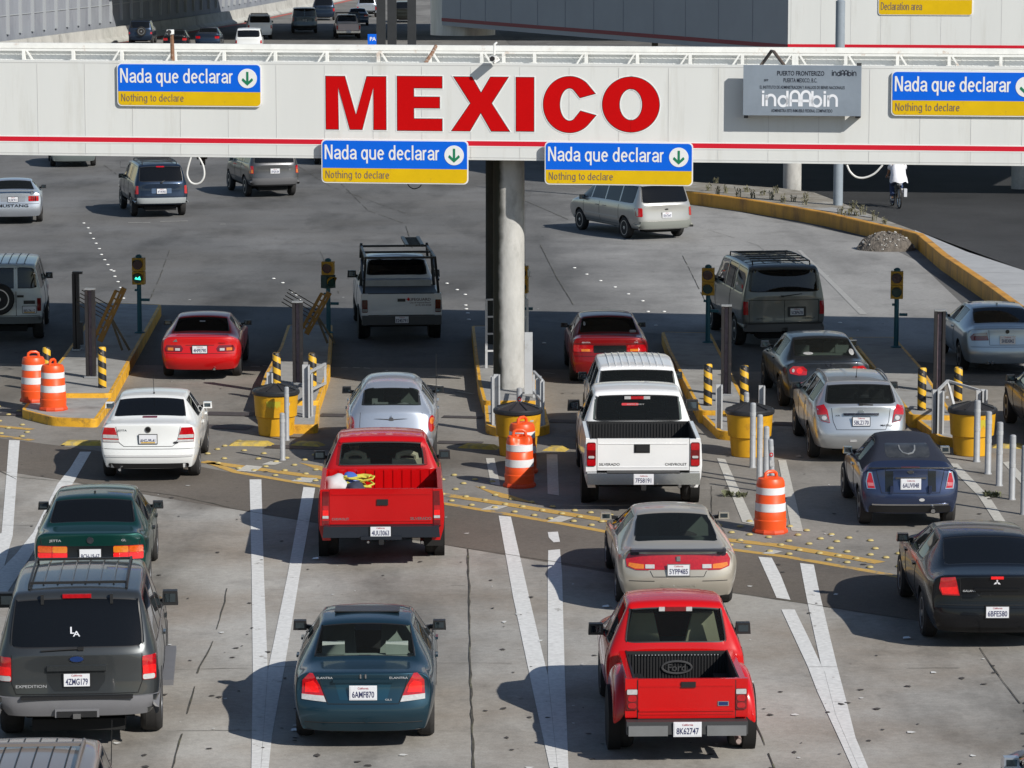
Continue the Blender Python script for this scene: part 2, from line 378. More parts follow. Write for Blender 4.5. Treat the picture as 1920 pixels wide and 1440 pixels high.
sheet('side_road', M_DARKROAD, [(1290, 352), (1470, 366), (1580, 395), (1700, 442), (1813, 490), (1920, 540), (2120, 640), (2120, 250), (1290, 250)], .005)
sheet('far_road', M_FAR, None, .0045, [(-45, 205), (-4, 180), (0, 240), (-6, 420), (-14, 520), (-40, 520)])

# painted lines: each one a sheet of its own
def line(name, pix, m=M_WHITEP, z=.011):
    return sheet(name, m, pix, z)
line('lane_line', [(17, 826), (37, 827), (31, 905), (24, 1005), (8, 1062), (-14, 1085), (-14, 1010), (3, 1000), (11, 905)])
line('lane_line', [(150, 848), (171, 848), (137, 907), (82, 1000), (57, 1045), (18, 1105), (-30, 1190), (-60, 1190), (-14, 1085), (30, 1040), (62, 1000), (108, 908), (132, 878)])
line('lane_line', [(468, 900), (490, 900), (495, 1080), (502, 1258), (487, 1470), (471, 1470), (474, 1260), (472, 1080)])
line('lane_line', [(569, 914), (591, 916), (562, 1080), (534, 1250), (510, 1380), (501, 1470), (487.5, 1470), (502.5, 1258), (539, 1080)])
line('lane_line', [(935, 968), (958, 970), (992, 1120), (1027, 1267), (1048, 1470), (1037, 1470), (1000, 1300), (962, 1120)])
line('lane_line', [(1028, 1033), (1050, 1031), (1054, 1080), (1059, 1267), (1067, 1470), (1048.5, 1470), (1027.6, 1267), (1027, 1080)])
line('lane_line', [(1027, 999), (1046, 998), (1050, 1017), (1038, 1018), (1029, 1009)])
line('lane_line', [(1422, 1045), (1447, 1047), (1464, 1080), (1482, 1126), (1456, 1122), (1440, 1085)])
line('lane_line', [(1465, 1144), (1490, 1144), (1515, 1195), (1546, 1262), (1566, 1340), (1622, 1470), (1611, 1470), (1575, 1390), (1532, 1297), (1515, 1252)])
line('lane_line', [(1500, 1057), (1526, 1060), (1534, 1100), (1542, 1135), (1555, 1190), (1570, 1252), (1588, 1320), (1604, 1384), (1640, 1470), (1622.5, 1470), (1566.5, 1340), (1546.5, 1262), (1540, 1250), (1518, 1150), (1510, 1110)])
line('faded_line', [(1344, 860), (1360, 862), (1416, 985), (1392, 980)], M_WHITEOLD)
line('faded_line', [(1459, 863), (1474, 864), (1506, 998), (1484, 996)], M_WHITEOLD)
line('faded_line', [(1775, 870), (1795, 870), (1855, 932), (1925, 1040), (1898, 1030), (1835, 932)], M_WHITEOLD)
line('faded_line', [(1880, 868), (1894, 866), (1930, 905), (1930, 925)], M_WHITEOLD)
line('faded_line', [(1025, 853), (1045, 853), (1048, 930), (1027, 927)], M_WHITEOLD)
line('faded_line', [(911, 860), (927, 860), (938, 912), (920, 908)], M_WHITEOLD)
line('faded_line', [(1495, 470), (1502, 470), (1626, 590), (1612, 590)], mat('old_grey_paint', (.34, .335, .32), .8, var=.1))
def yline(pix, wd, z=.009):
    b = MB(); pts = [at(*p) for p in pix]; b.strip(pts, wd, z)
    return struct(b.build('yellow_line', M_YELP, smooth=0))
yline([(-60, 812), (0, 818), (60, 826)], .17)
yline([(393, 868), (443, 886), (607, 914), (833, 945), (958, 966), (1067, 985), (1143, 999), (1355, 1029), (1470, 1044), (1620, 1070), (1690, 1083)], .17)
yline([(-60, 795), (0, 800), (60, 806)], .2)
yline([(380, 866), (607, 897), (829, 928), (917, 941), (1104, 971), (1352, 1012), (1455, 1023), (1497, 1030), (1600, 1047), (1650, 1056)], .26)
for q in ([(443, 884), (478, 886), (492, 876), (462, 873)], [(545, 903), (582, 906), (596, 898), (566, 896)], [(900, 957), (932, 957), (954, 950), (925, 948)], [(1025, 979), (1052, 980), (1076, 972), (1050, 968)], [(1428, 1039), (1450, 1040), (1468, 1035), (1450, 1032)],
          [(490, 872), (515, 873), (530, 868), (507, 866)]):
    line('hatch_mark', q, M_WHITEOLD, .012)
for q in ([(560, 868), (600, 874), (660, 890), (610, 886)], [(890, 912), (960, 930), (1010, 946), (940, 934)]):
    line('yellow_wear', q, M_YELP, .0075)

# joints and cracks between the slabs
jb = MB()
def joint(pix, wd=.03):
    pts = [at(*p) for p in pix]; out = []
    for a, b_ in zip(pts, pts[1:]):
        n = max(1, int((b_ - a).length / .35))
        for k in range(n):
            p = a.lerp(b_, k / n); out.append(p + Vector((RND.uniform(-.007, .007), RND.uniform(-.02, .02), 0)))
    out.append(pts[-1])
    k = 0
    while k < len(out) - 1:
        e_ = len(out) if wd > .034 else k + RND.randint(2, 9)
        seg = out[k:min(len(out), e_ + 1)]
        if len(seg) > 1: jb.strip(seg, [wd * RND.uniform(.25, .8) for _ in seg], .0135)
        k = e_ + (RND.randint(0, 3) if wd <= .034 else 0)
for pth, wd in (([(877, 1030), (880, 1110), (881, 1245), (885, 1340), (889, 1460)], .045), ([(1837, 1215), (1860, 1250), (1930, 1345)], .03), ([(425, 1105), (422, 1130), (395, 1215), (374, 1252), (352, 1340), (318, 1460)], .03),
                ([(1403, 1325), (1430, 1385), (1458, 1460)], .028), ([(300, 1257), (472, 1254)], .022), ([(330, 1372), (480, 1371)], .022), ([(820, 1245), (960, 1245)], .02), ([(502, 1252), (560, 1251)], .02),
                ([(1700, 1254), (1800, 1254)], .018), ([(1515, 1252), (1570, 1252)], .018), ([(845, 1099), (873, 1099)], .02), ([(1334, 912), (1334, 1000)], .02), ([(0, 986), (62, 986)], .025), ([(30, 900), (0, 884)], .03),
                ([(62, 1045), (100, 985), (130, 920)], .03), ([(640, 345), (690, 395), (760, 420), (775, 470)], .03), ([(980, 375), (1065, 412)], .035), ([(1013, 460), (1043, 520), (1075, 572)], .035), ([(318, 470), (300, 520), (282, 560)], .03),
                ([(1100, 330), (1290, 420), (1420, 460), (1520, 540)], .02), ([(1280, 480), (1320, 560), (1345, 600)], .03), ([(540, 300), (620, 350), (760, 400)], .03), ([(430, 312), (540, 330)], .02), ([(195, 310), (230, 335)], .03), ([(0, 467), (300, 470), (560, 462)], .018),
                ([(560, 480), (600, 470), (640, 560)], .02), ([(250, 585), (520, 588)], .03), ([(240, 650), (440, 652)], .025), ([(1010, 652), (1090, 655)], .03), ([(980, 330), (1130, 342)], .02), ([(990, 318), (1100, 328)], .02), ([(700, 320), (905, 335)], .02), ([(1440, 610), (1590, 630)], .03),
                ([(1240, 918), (1340, 920)], .02), ([(1500, 921), (1580, 924)], .02), ([(1790, 921), (1900, 930)], .02), ([(640, 880), (980, 905)], .02)):
    joint(pth, wd)
for pth in ([(20, 894), (150, 907), (330, 930), (470, 961), (640, 990), (840, 1024), (950, 1040)], [(950, 1040), (1120, 1068), (1362, 1111), (1545, 1138), (1700, 1162)]): joint(pth, .035)
struct(jb.build('pavement_joints', M_JOINT, smooth=0))
gb = MB()                                                       # dark steel treadles set across the booth lanes
for a, b_, wd in (((387, 776), (478, 778), .5), ((385, 800), (470, 804), .45), ((600, 779), (648, 780), .4), ((830, 782), (905, 784), .3), ((1030, 790), (1095, 792), .4), ((1448, 795), (1502, 797), .5), ((0, 776), (60, 778), .5), ((500, 838), (650, 842), .4), ((820, 830), (905, 832), .35)):
    gb.strip([at(*a), at(*b_)], wd, .0145)
struct(gb.build('drain_grates', mat('grate_steel', (.06, .052, .052), .7, var=.3, scale=8), smooth=0))
lb = MB()                                                       # scraps of litter and gum on the slabs
for k in range(420):
    p = at(RND.uniform(-40, 1960), 300 + 1150 * RND.random() ** .7); r = RND.uniform(.012, .05); a0 = RND.uniform(0, 6.3)
    lb.m(0 if RND.random() < .72 else 1).poly([(p.x + r * RND.uniform(.5, 1.4) * cos(a0 + q * 1.257), p.y + r * RND.uniform(.5, 1.8) * sin(a0 + q * 1.257), .016) for q in range(5)])
struct(lb.build('road_specks', [mat('old_gum', (.06, .054, .05), .9), mat('paper_scrap', (.6, .6, .58), .9)], smooth=0))

# ---------------------------------------------------------------- the gantry frame of reference
G0 = Vector((0, 69.0, 0)); GA = atan(-.147)
UX = Vector((cos(GA), sin(GA), 0)); UY = Vector((-sin(GA), cos(GA), 0))
def gp(px, py, off=0.):
    """photo sight line onto the front face of the gantry (off metres in front of it): (u, z)."""
    d = ray(px, py); o = Vector((0, 0, CAMH)); q = G0 - UY * off
    t = (q - o).dot(UY) / d.dot(UY); h = o + d * t
    return ((h - G0).dot(UX), h.z)
ZB, ZT, GD = 4.94, 6.865, 10.2
gan = empty('gantry', G0, GA, label='long cream gantry across the lanes lettered in red', cat='gantry')
U0, U1 = -17., 17.
b = MB(); b.box(((U0 + U1) / 2, .06, (ZB + ZT) / 2), (U1 - U0, .12, ZT - ZB)); b.build('front_panel', M_CREAM, gan, bevel=.012, seg=1)
b = MB()
for k in range(-16, 17):
    u = k * .988 + .16; b.box((u, -.001, (ZB + ZT) / 2 - .02), (.010, .006, ZT - ZB - .1))
b.box(((U0 + U1) / 2, -.001, ZT - .045), (U1 - U0, .006, .012)); b.box(((U0 + U1) / 2, -.001, ZB + .05), (U1 - U0, .006, .012))
b.build('panel_joint', M_SEAM, gan, smooth=0)
b = MB(); b.box(((U0 + U1) / 2, -.003, 5.27), (U1 - U0, .008, .095)); b.build('red_stripe', M_REDBAND, gan, smooth=0)
b = MB(); b.box(((U0 + U1) / 2, -.002, 5.27), (U1 - U0, .006, .14)); b.build('stripe_border', mat('stripe_white', (.8, .8, .79), .5), gan, smooth=0)
b = MB(); b.box(((U0 + U1) / 2, GD / 2 + .1, 6.0), (U1 - U0, GD - .3, .22)); b.build('roof_deck', M_CREAM, gan, smooth=0)
for k, yy in enumerate((1.2, 4.2, 7.2)):
    b = MB(); b.box(((U0 + U1) / 2, yy, 5.55), (U1 - U0, .25, .66)); b.build('roof_beam', mat('beam_grey', (.25, .25, .25), .6), gan, smooth=0)
b = MB(); b.box(((U0 + U1) / 2, GD, (ZB + 6.74) / 2), (U1 - U0, .1, 6.74 - ZB)); b.build('rear_panel', mat('corrugated_cream', (.70, .70, .68), .5, var=.05, scale=6), gan, smooth=0)
b = MB()
for k in range(int((U1 - U0) / .12)): b.box((U0 + k * .12, GD - .053, 6.3), (.03, .008, .78))
b.build('panel_ribs', mat('corrugated_cream', (.70, .70, .68)), gan, smooth=0)
b = MB(); b.box(((U0 + U1) / 2, GD - .06, 6.735), (U1 - U0, .22, .12)); b.box(((U0 + U1) / 2, GD - .20, 6.64), (U1 - U0, .05, .05)); b.build('top_rail', M_WHITEST, gan, bevel=.015, seg=1)
for k, px in enumerate((-52, 44, 137, 228, 328, 420, 516, 613, 709, 806, 903, 944, 1002, 1099, 1195, 1294, 1392, 1488, 1494, 1586, 1683, 1780, 1877, 1972)):
    d = ray(px, 100); o = Vector((0, 0, CAMH)); q = G0 + UY * (GD - .25); t = (q - o).dot(UY) / d.dot(UY); u = (o + d * t - G0).dot(UX)
    b = MB(); b.box((u, GD - .22, 6.25), (.07, .08, .74)); b.build('truss_post', M_WHITEST, gan, smooth=0)
    sgn = 1 if px in (-52, 44, 709, 806, 903, 1494, 1586, 1683, 1780) else -1
    if px not in (944, 137, 1877, 1002): b = MB(); b.bar((u + sgn * .07, GD - .22, 6.62), (u + sgn * .60, GD - .22, 5.8), .04, .04); b.build('truss_brace', M_WHITEST, gan, smooth=0)
b = MB(); b.box(((U0 + U1) / 2, .25, ZB + .06), (U1 - U0, .26, .08)); b.build('soffit_trim', mat('soffit_shade', (.3, .3, .29), .6), gan, smooth=0)

# the red letters, each a raised slab with a black edge
def ellipse(cx, cz, rx, rz, a0, a1, n=40): return [(cx + rx * cos(radians(a0 + (a1 - a0) * k / n)), cz + rz * sin(radians(a0 + (a1 - a0) * k / n))) for k in range(n + 1)]
def letter(px0, px1, py0, py1, shape):
    u0, zt = gp(px0, py0); u1, zb = gp(px1, py1)
    W, H = u1 - u0, zt - zb
    polys = shape(); mb = MB(); me_ = MB()
    for P in polys:
        Q = [(u0 + x * W, zb + y * H) for x, y in P]
        mb.plate(Q, -.0125, -.003)
    o = mb.build('letter', M_RED, gan, smooth=0, recalc=False)
    for P in polys:
        Q = [Vector((u0 + x * W, zb + y * H)) for x, y in P]
        n = len(Q); area = sum(Q[i].x * Q[(i + 1) % n].y - Q[(i + 1) % n].x * Q[i].y for i in range(n)); sg = 1 if area > 0 else -1
        for q in (0.011, .03):
            E = []
            for i in range(n):
                d1 = (Q[i] - Q[i - 1]).normalized(); d2 = (Q[(i + 1) % n] - Q[i]).normalized()
                nn = Vector((d1.y, -d1.x)) * sg + Vector((d2.y, -d2.x)) * sg
                nn = nn / max(.35, nn.length_squared / 2)
                E.append(Q[i] + nn * q)
            me_.m(0 if q < .02 else 1).plate([tuple(e) for e in E], (-.0095 if q < .02 else -.0065), -.002)
    me_.build('letter_edge', [M_BLACK, mat('letter_white_edge', (.82, .82, .81), .5)], o, smooth=0, recalc=False)
def sM(): return [[(0, 0), (.205, 0), (.205, .80), (.40, 0), (.60, 0), (.795, .80), (.795, 0), (1, 0), (1, 1), (.685, 1), (.50, .27), (.315, 1), (0, 1)]]
def sE(): return [[(0, 0), (1, 0), (1, .215), (.365, .215), (.365, .42), (.945, .42), (.945, .62), (.365, .62), (.365, .79), (1, .79), (1, 1), (0, 1)]]
def sX(): return [[(0, 0), (.315, 0), (.505, .345), (.69, 0), (1, 0), (.69, .515), (.98, 1), (.675, 1), (.51, .70), (.35, 1), (.04, 1), (.33, .515)]]
def sI(): return [[(0, 0), (1, 0), (1, 1), (0, 1)]]
def sC():
    o = ellipse(.5, .5, .5, .5, 44, 318, 48); i = ellipse(.50, .5, .19, .295, 318, 44, 36)
    o = [(.985, .70)] + o[1:] ; o[-1] = (1., .31)
    i = [(.71, .385)] + i[3:-3] + [(.70, .625)]
    return [o + i]
def sO():
    o = ellipse(.5, .5, .5, .5, 90, 269.5, 40); i = ellipse(.5, .5, .205, .29, 269.5, 90, 40)
    o2 = ellipse(.5, .5, .5, .5, -90, 90, 40); i2 = ellipse(.5, .5, .205, .29, 90, -90, 40)
    return [o + i, o2 + i2]
letter(611, 724, 143, 243, sM); letter(745, 829, 143, 245, sE); letter(847, 955, 144, 246, sX)
letter(968, 1001, 145, 246, sI); letter(1019, 1117, 143, 249, sC); letter(1130, 1236, 144, 248, sO)

# ---------------------------------------------------------------- the customs signs
M_SBLUE = mat('sign_blue', (.003, .125, .70), .55, spec=.15, var=.04, scale=2); M_SYEL = mat('sign_yellow', (.70, .45, .006), .55, spec=.15, var=.06, scale=2, dirt=(.45, .27, .03), dscale=6, damt=.1)
M_SWHITE = mat('sign_white', (.80, .80, .79), .45); M_SGREY = mat('sign_grey_text', (.20, .145, .10), .6); M_SGREEN = mat('sign_green', (.006, .19, .085), .5); M_STEEL = mat('galvanised_steel', (.38, .39, .40), .45, metal=.5, var=.12, scale=6)
def customs_sign(corner0, corner1, label, y_off, parent_frame, top='Nada que declarar', low='Nothing to declare', split=.655, arrow=True, xy=None):
    if xy: (u0, z1), (u1, z0) = xy
    else: (u0, z1), (u1, z0) = gp(*corner0, y_off), gp(*corner1, y_off)
    W, H = u1 - u0, z1 - z0; org, rz, ux, uy = parent_frame
    r = empty('road_sign', org + ux * u0 - uy * y_off + Vector((0, 0, z0)), rz, label=label, cat='sign', group='blue and yellow customs signs')
    zs = H * (1 - split)
    b = MB(); b.plate(rrect(0, 0, W, H, .09), 0, .03); b.build('sign_panel', M_SWHITE, r, smooth=0, recalc=False)
    full = rrect(.022, .022, W - .022, H - .022, .08)
    lowp = [p for p in full if p[1] < zs]; upp = [p for p in full if p[1] >= zs]
    bl = MB(); bl.plate([(.022, zs)] + [p for p in lowp if p[0] < W / 2] + [p for p in lowp if p[0] >= W / 2] + [(W - .022, zs)], -.006, -.001)
    bl.build('yellow_field', M_SYEL, r, smooth=0, recalc=False)
    bu = MB(); bu.plate([(W - .022, zs)] + [p for p in upp if p[0] >= W / 2] + [p for p in upp if p[0] < W / 2] + [(.022, zs)], -.006, -.001)
    bu.build('blue_field', M_SBLUE, r, smooth=0, recalc=False)
    sign_text('lettering', top, H * .335, M_SWHITE, r, (W * .022, -.010, zs + H * .20), W * (.78 if arrow else .9), .118)
    sign_text('lettering', low, H * .175, M_SGREY, r, (W * .027, -.010, zs * .33), W * .435, .10)
    if arrow:
        cx, cz, rr = W * .905, zs + H * split * .485, H * .225
        b = MB(); b.plate(ellipse(cx, cz, rr, rr, 0, 351, 39), -.012, -.007); d = b.build('arrow_disc', M_SWHITE, r, smooth=0, recalc=False)
        s = rr
        b = MB(); b.plate([(cx - .12 * s, cz + .68 * s), (cx - .12 * s, cz - .30 * s), (cx - .46 * s, cz + .04 * s), (cx - .58 * s, cz - .10 * s), (cx - .58 * s, cz - .22 * s), (cx, cz - .74 * s), (cx + .58 * s, cz - .22 * s), (cx + .58 * s, cz - .10 * s), (cx + .46 * s, cz + .04 * s), (cx + .12 * s, cz - .30 * s), (cx + .12 * s, cz + .68 * s)][::-1], -.016, -.0125)
        b.build('arrow', M_SGREEN, d, smooth=0, recalc=False)
    return r
GF = (G0, GA, UX, UY)
customs_sign((219, 118), (490.5, 201), 'blue and yellow sign high on the gantry, left of the red letter M', .05, GF)
customs_sign((602.5, 261), (878, 346), 'blue and yellow sign hanging below the red letters, left of the round pillar', .14, GF)
customs_sign((1021.5, 265), (1299, 349), 'blue and yellow sign hanging below the red letters, right of the round pillar', .14, GF)
customs_sign((1672, 132.5), (1949, 219.5), 'blue and yellow sign beside the grey metal plate, cut by the frame edge', .05, GF)

# grey federal plate
(u0, z1), (u1, z0) = gp(1394, 122, .3), gp(1614, 218, .3); W, H = u1 - u0, z1 - z0
r = empty('notice_board', G0 + UX * u0 - UY * .3 + Vector((0, 0, z0)), GA, label='grey metal notice board with white and black lettering, hung off the gantry', cat='sign')
M_PLATE = mat('notice_grey', (.33, .385, .46), .32, metal=.45, var=.12, scale=1.2)
b = MB(); b.box((W / 2, .03, H / 2), (W, .06, H)); b.build('board', M_PLATE, r, bevel=.01, seg=1)
for c_, s_ in (((.02, .17, H * .5), (.05, .24, .08)), ((W - .06, .17, .02), (.10, .24, .12)), ((W - .05, .1, H + .02), (.09, .1, .06)), ((.05, .15, -.02), (.07, .2, .08))):
    b = MB(); b.box(c_, s_); b.build('bracket', mat('dark_bracket', (.05, .05, .05), .6), r, smooth=0)
DK = mat('notice_black', (.012, .016, .03), .6); LT = mat('notice_white', (.80, .82, .86), .5)
put_text('lettering', 'PUERTO FRONTERIZO', .125, DK, r, (W * .285, -.004, H * .80), fit=W * .40, align='LEFT', bold=.02)
put_text('lettering', 'PUERTA MEXICO, B.C.', .115, DK, r, (W * .34, -.004, H * .665), fit=W * .285, align='LEFT', bold=.012)
put_text('lettering', 'EL INSTITUTO DE ADMINISTRACION Y AVALUOS DE BIENES NACIONALES', .085, DK, r, (W * .14, -.004, H * .535), fit=W * .72, align='LEFT', bold=.012)
put_text('lettering', 'ADMINISTRA ESTE INMUEBLE FEDERAL COMPARTIDO', .085, DK, r, (W * .24, -.004, H * .07), fit=W * .52, align='LEFT', bold=.012)
put_text('lettering', 'SFP', .06, DK, r, (W * .175, -.004, H * .68), align='LEFT', bold=.02)
def ind(u, z, s, m, wd):
    """the rounded word mark drawn with even strokes."""
    b = MB()
    def stroke(pts):
        L, Rr = [], []
        P = [Vector(p) for p in pts]
        for i, p in enumerate(P):
            d = (P[min(i + 1, len(P) - 1)] - P[max(i - 1, 0)]).normalized(); n = Vector((-d.y, d.x)) * wd / 2
            L.append(p + n); Rr.append(p - n)
        for i in range(len(P) - 1):
            b.poly([(q.x, -.005, q.y) for q in (L[i], L[i + 1], Rr[i + 1], Rr[i])])
    def arc(cx, cz, r_, a0, a1, n=14): return [(cx + r_ * cos(radians(a0 + (a1 - a0) * k / n)), cz + r_ * sin(radians(a0 + (a1 - a0) * k / n))) for k in range(n + 1)]
    x = u
    def i_():
        nonlocal x
        stroke([(x, z), (x, z + .75 * s)]); stroke([(x, z + .84 * s), (x, z + 1.0 * s)]); x += wd * 1.5
    def n_():
        nonlocal x
        r_ = .30 * s; stroke([(x, z), (x, z + .72 * s)]); stroke([(x, z + .40 * s)] + arc(x + r_, z + .42 * s, r_, 180, 0) + [(x + 2 * r_, z)]); x += 2 * r_ + wd * 1.5
    def ring(cx): stroke(arc(cx, z + .33 * s, .31 * s, 0, 360, 26))
    def d_():
        nonlocal x
        ring(x + .31 * s); stroke([(x + .62 * s, z), (x + .62 * s, z + 1.0 * s)]); x += .62 * s + wd * 1.4
    def b_():
        nonlocal x
        stroke([(x, z), (x, z + 1.0 * s)]); ring(x + .31 * s); x += .62 * s + wd * 1.5
    def A_():
        nonlocal x
        r_ = .31 * s; stroke([(x, z)] + [(x, z + .62 * s)] + arc(x + r_, z + .66 * s, r_, 180, 0) + [(x + 2 * r_, z)]); stroke([(x, z + .36 * s), (x + 2 * r_, z + .36 * s)]); x += 2 * r_ + wd * .9
    i_(); n_(); d_(); A_(); A_(); b_(); i_(); n_()
    o = b.build('word_mark', m, None, smooth=0, recalc=True)
    return o, x
for (fx, fz, fw, fh, m_) in ((.17, .185, .655, .31, LT), (.755, .80, .21, .11, DK)):
    s_ = H * fh; o, xe = ind(0, 0, s_, m_, s_ * .17); k = W * fw / xe
    for v in o.data.vertices: v.co.x *= k
    o.parent = r; o.location = (W * fx, -.001, H * fz)

# small fittings on the gantry
def tubes(name, label, cat, pts_r, m, **k):
    b = MB()
    for pts, rr in pts_r: b.tube(pts, rr, k.get('n', 8))
    return tag(b.build(name, m), label, cat)
def gw(u, dep, z): return G0 + UX * u + UY * dep + Vector((0, 0, z))
M_RUST = mat('rusty_pipe', (.20, .10, .055), .85, var=.35, scale=9, dirt=(.5, .46, .4), dscale=7, damt=.4)
M_CAMW = mat('camera_white', (.72, .72, .70), .4)
def cctv(u, dep, z, label, pole):
    r = empty('security_camera', gw(u, dep, z), GA, label=label, cat='camera')
    b = MB(); b.box((0, -.12, .03), (.11, .24, .10)); b.build('camera_body', M_CAMW, r, bevel=.015)
    b = MB(); b.lathe([(.05, 0), (.05, .03), (.02, .03)], 14, (0, -.26, .03), 'y'); b.build('lens', M_BLACK, r)
    b = MB()
    if pole: b.tube([(0, 0, -.02), (0, .02, -.2), (.01, .03, -.75)], [.035, .045, .05], 8)
    else: b.tube([(0, .02, .09), (0, .04, .3), (0, .3, .32)], .022, 8); b.tube([(.05, -.02, .05), (.10, -.02, .0), (.02, -.2, -.06)], .02, 8)
    b.build('camera_mount', M_RUST if pole else M_WHITEST, r)
    return r
u, z = gp(926, 112, .14); cctv(u, -.10, z, 'small white security camera above the letter X casting a shadow', False)
d = ray(322, 62); t = (G0 + UY * 7.6 - Vector((0, 0, CAMH))).dot(UY) / d.dot(UY); h = Vector((0, 0, CAMH)) + d * t
cctv((h - G0).dot(UX), 7.6, h.z, 'security camera on a rust-peeled post on the gantry roof', True)
def roofp(px, py, dep):
    d = ray(px, py); t = (G0 + UY * dep - Vector((0, 0, CAMH))).dot(UY) / d.dot(UY); return Vector((0, 0, CAMH)) + d * t
tubes('rusty_pipe', 'short rusty pipe leaning against the gantry roof truss', 'pipe', [([roofp(817, 87, 4.2), roofp(810, 100, 3.4), roofp(797, 119, 2.6)], .04)], M_RUST)
tubes('bent_conduit', 'bent dark conduit behind the grey notice board', 'conduit', [([roofp(1426, 124, 1.5), roofp(1447, 95, 1.6), roofp(1451, 97, 1.4), roofp(1470, 122, .9)], .035)], mat('conduit_brown', (.12, .09, .07), .7))
def hang(pix, dep, r_, m, name, label, cat):
    pts = []
    for p in pix:
        d = ray(*p); t = (G0 + UY * dep - Vector((0, 0, CAMH))).dot(UY) / d.dot(UY); pts.append(Vector((0, 0, CAMH)) + d * t)
    # smooth the drop
    out = []
    for i in range(len(pts) - 1):
        p0, p1, p2, p3 = pts[max(i - 1, 0)], pts[i], pts[i + 1], pts[min(i + 2, len(pts) - 1)]
        for k in range(5):
            q = k / 5; out.append(.5 * ((2 * p1) + (p2 - p0) * q + (2 * p0 - 5 * p1 + 4 * p2 - p3) * q * q + (3 * p1 - p0 - 3 * p2 + p3) * q ** 3))
    out.append(pts[-1]); b = MB(); b.tube(out, r_, 8)
    return tag(b.build(name, m), label, cat)
M_HOSE = mat('white_cable_sheath', (.68, .68, .66), .5)
hang([(359, 292), (353, 312), (351, 328), (357, 341), (367, 345), (377, 341), (383, 329), (381, 311), (372, 293)], .02, .02, M_HOSE, 'hanging_cable', 'white cable loop hanging under the gantry beside the dark blue wagon', 'cable')
hang([(1588, 309), (1594, 322), (1606, 332), (1622, 333), (1640, 325), (1655, 309)], .02, .02, M_HOSE, 'hanging_cable', 'white cable drooping under the gantry next to the cyclist', 'cable')
hang([(764, 344), (768, 350), (776, 354), (786, 351), (790, 346)], .3, .010, M_BLACK, 'hanging_cable', 'thin black cable below the sign left of the pillar', 'cable')
for px, lab in ((371, 'small junction box under the gantry by the white cable loop'), (1588, 'small lamp box under the gantry by the steel post')):
    u, z = gp(px, 301); r_ = MB(); r_.box((0, .3, .05), (.2, .2, .12)); r_.box((.02, .22, -.06), (.10, .1, .12)); tag(r_.build('junction_box', M_BLACK if px < 400 else M_STEEL, None, bevel=.01, loc=gw(u, .25, z)), lab, 'box')

# round pillars under the gantry
def pillar(p, rad, h, label, m=M_CONC, n=40):
    b = MB(); b.lathe([(rad, 0)] + [(rad * (1 + .006 * (k % 2)), h * k / 7) for k in range(1, 7)] + [(rad, h)], n)
    return tag(b.build('concrete_pillar', m, None, loc=(p[0], p[1], 0)), label, 'pillar')
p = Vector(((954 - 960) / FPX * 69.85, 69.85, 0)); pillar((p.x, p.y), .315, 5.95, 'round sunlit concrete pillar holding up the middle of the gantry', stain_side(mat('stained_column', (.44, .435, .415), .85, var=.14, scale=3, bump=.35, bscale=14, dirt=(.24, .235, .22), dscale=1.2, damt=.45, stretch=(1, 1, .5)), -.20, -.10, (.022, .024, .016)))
p2 = at(941, 690); p2 = Vector((941 - 960, 0, 0)); pillar(((941 - 960) / FPX * 77.2, 77.0), .36, 5.95, 'dark round pillar in shade just behind the sunlit pillar', mat('shade_dark_column', (.035, .036, .032), .9, var=.3, scale=2))  # the gantry's shade is put into this near-black column colour

# ---------------------------------------------------------------- second gantry and its long side wall
F0 = at_dist(1477, 100, 117.0); FA = GA
fux, fuy = UX, UY
far = empty('gantry', Vector((F0.x, F0.y, 0)), FA, label='second cream gantry behind, with a long shaded side wall', cat='gantry')
def fp(px, py):
    d = ray(px, py); o = Vector((0, 0, CAMH)); q = Vector((F0.x, F0.y, 0)); t = (q - o).dot(fuy) / d.dot(fuy); h = o + d * t
    return ((h - q).dot(fux), h.z)
zb2 = 4.85
b = MB(); b.box((15.0, .08, (zb2 + 8.6) / 2), (30, .16, 8.6 - zb2)); b.build('front_panel', M_CREAM, far, smooth=0)
b = MB()
for k in range(30): b.box((.1 + k * 1.0, -.001, 6.8), (.016, .006, 3.6))
b.build('panel_joint', M_SEAM, far, smooth=0)
zs = fp(1600, 87)[1]
b = MB(); b.box((15.0, -.004, zs), (30, .008, .13)); b.build('red_stripe', M_REDBAND, far, smooth=0)
w0 = Vector((F0.x, F0.y, 0)); e = at_dist(818, 33, 144.5); w1 = Vector((e.x, e.y, 0))
dw = (w1 - w0); lw = dw.length; dwn = dw.normalized(); nw = Vector((-dwn.y, dwn.x, 0))
if nw.x > 0: nw = -nw
inv = far.matrix_world
def loc_far(v): v = v - Vector((F0.x, F0.y, 0)); return Vector((v.dot(fux), v.dot(fuy), v.z))
M_SHADE = mat('shaded_side_panel', (.30, .315, .34), .6, var=.06, scale=.5)  # side wall's shade worked into the colour, darker than the cream front
def wall_slab(name, a, b_, z0, z1, th, m, parent, nrm, off=0.):
    mb = MB(); P = [a + nrm * off, b_ + nrm * off, b_ + nrm * (off - th), a + nrm * (off - th)]
    P = [loc_far(v) for v in P]
    mb.prism([(v.x, v.y) for v in P], z0, z1); return mb.build(name, m, parent, smooth=0)
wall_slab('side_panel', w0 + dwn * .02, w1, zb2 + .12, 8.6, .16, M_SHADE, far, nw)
wall_slab('red_stripe', w0 + dwn * .02, w1, zs - .09, zs + .05, .02, mat('shaded_red_stripe', (.22, .02, .03), .6), far, nw, .012)  # stripe red darkened in its colour to carry the wall's shade
mb = MB()
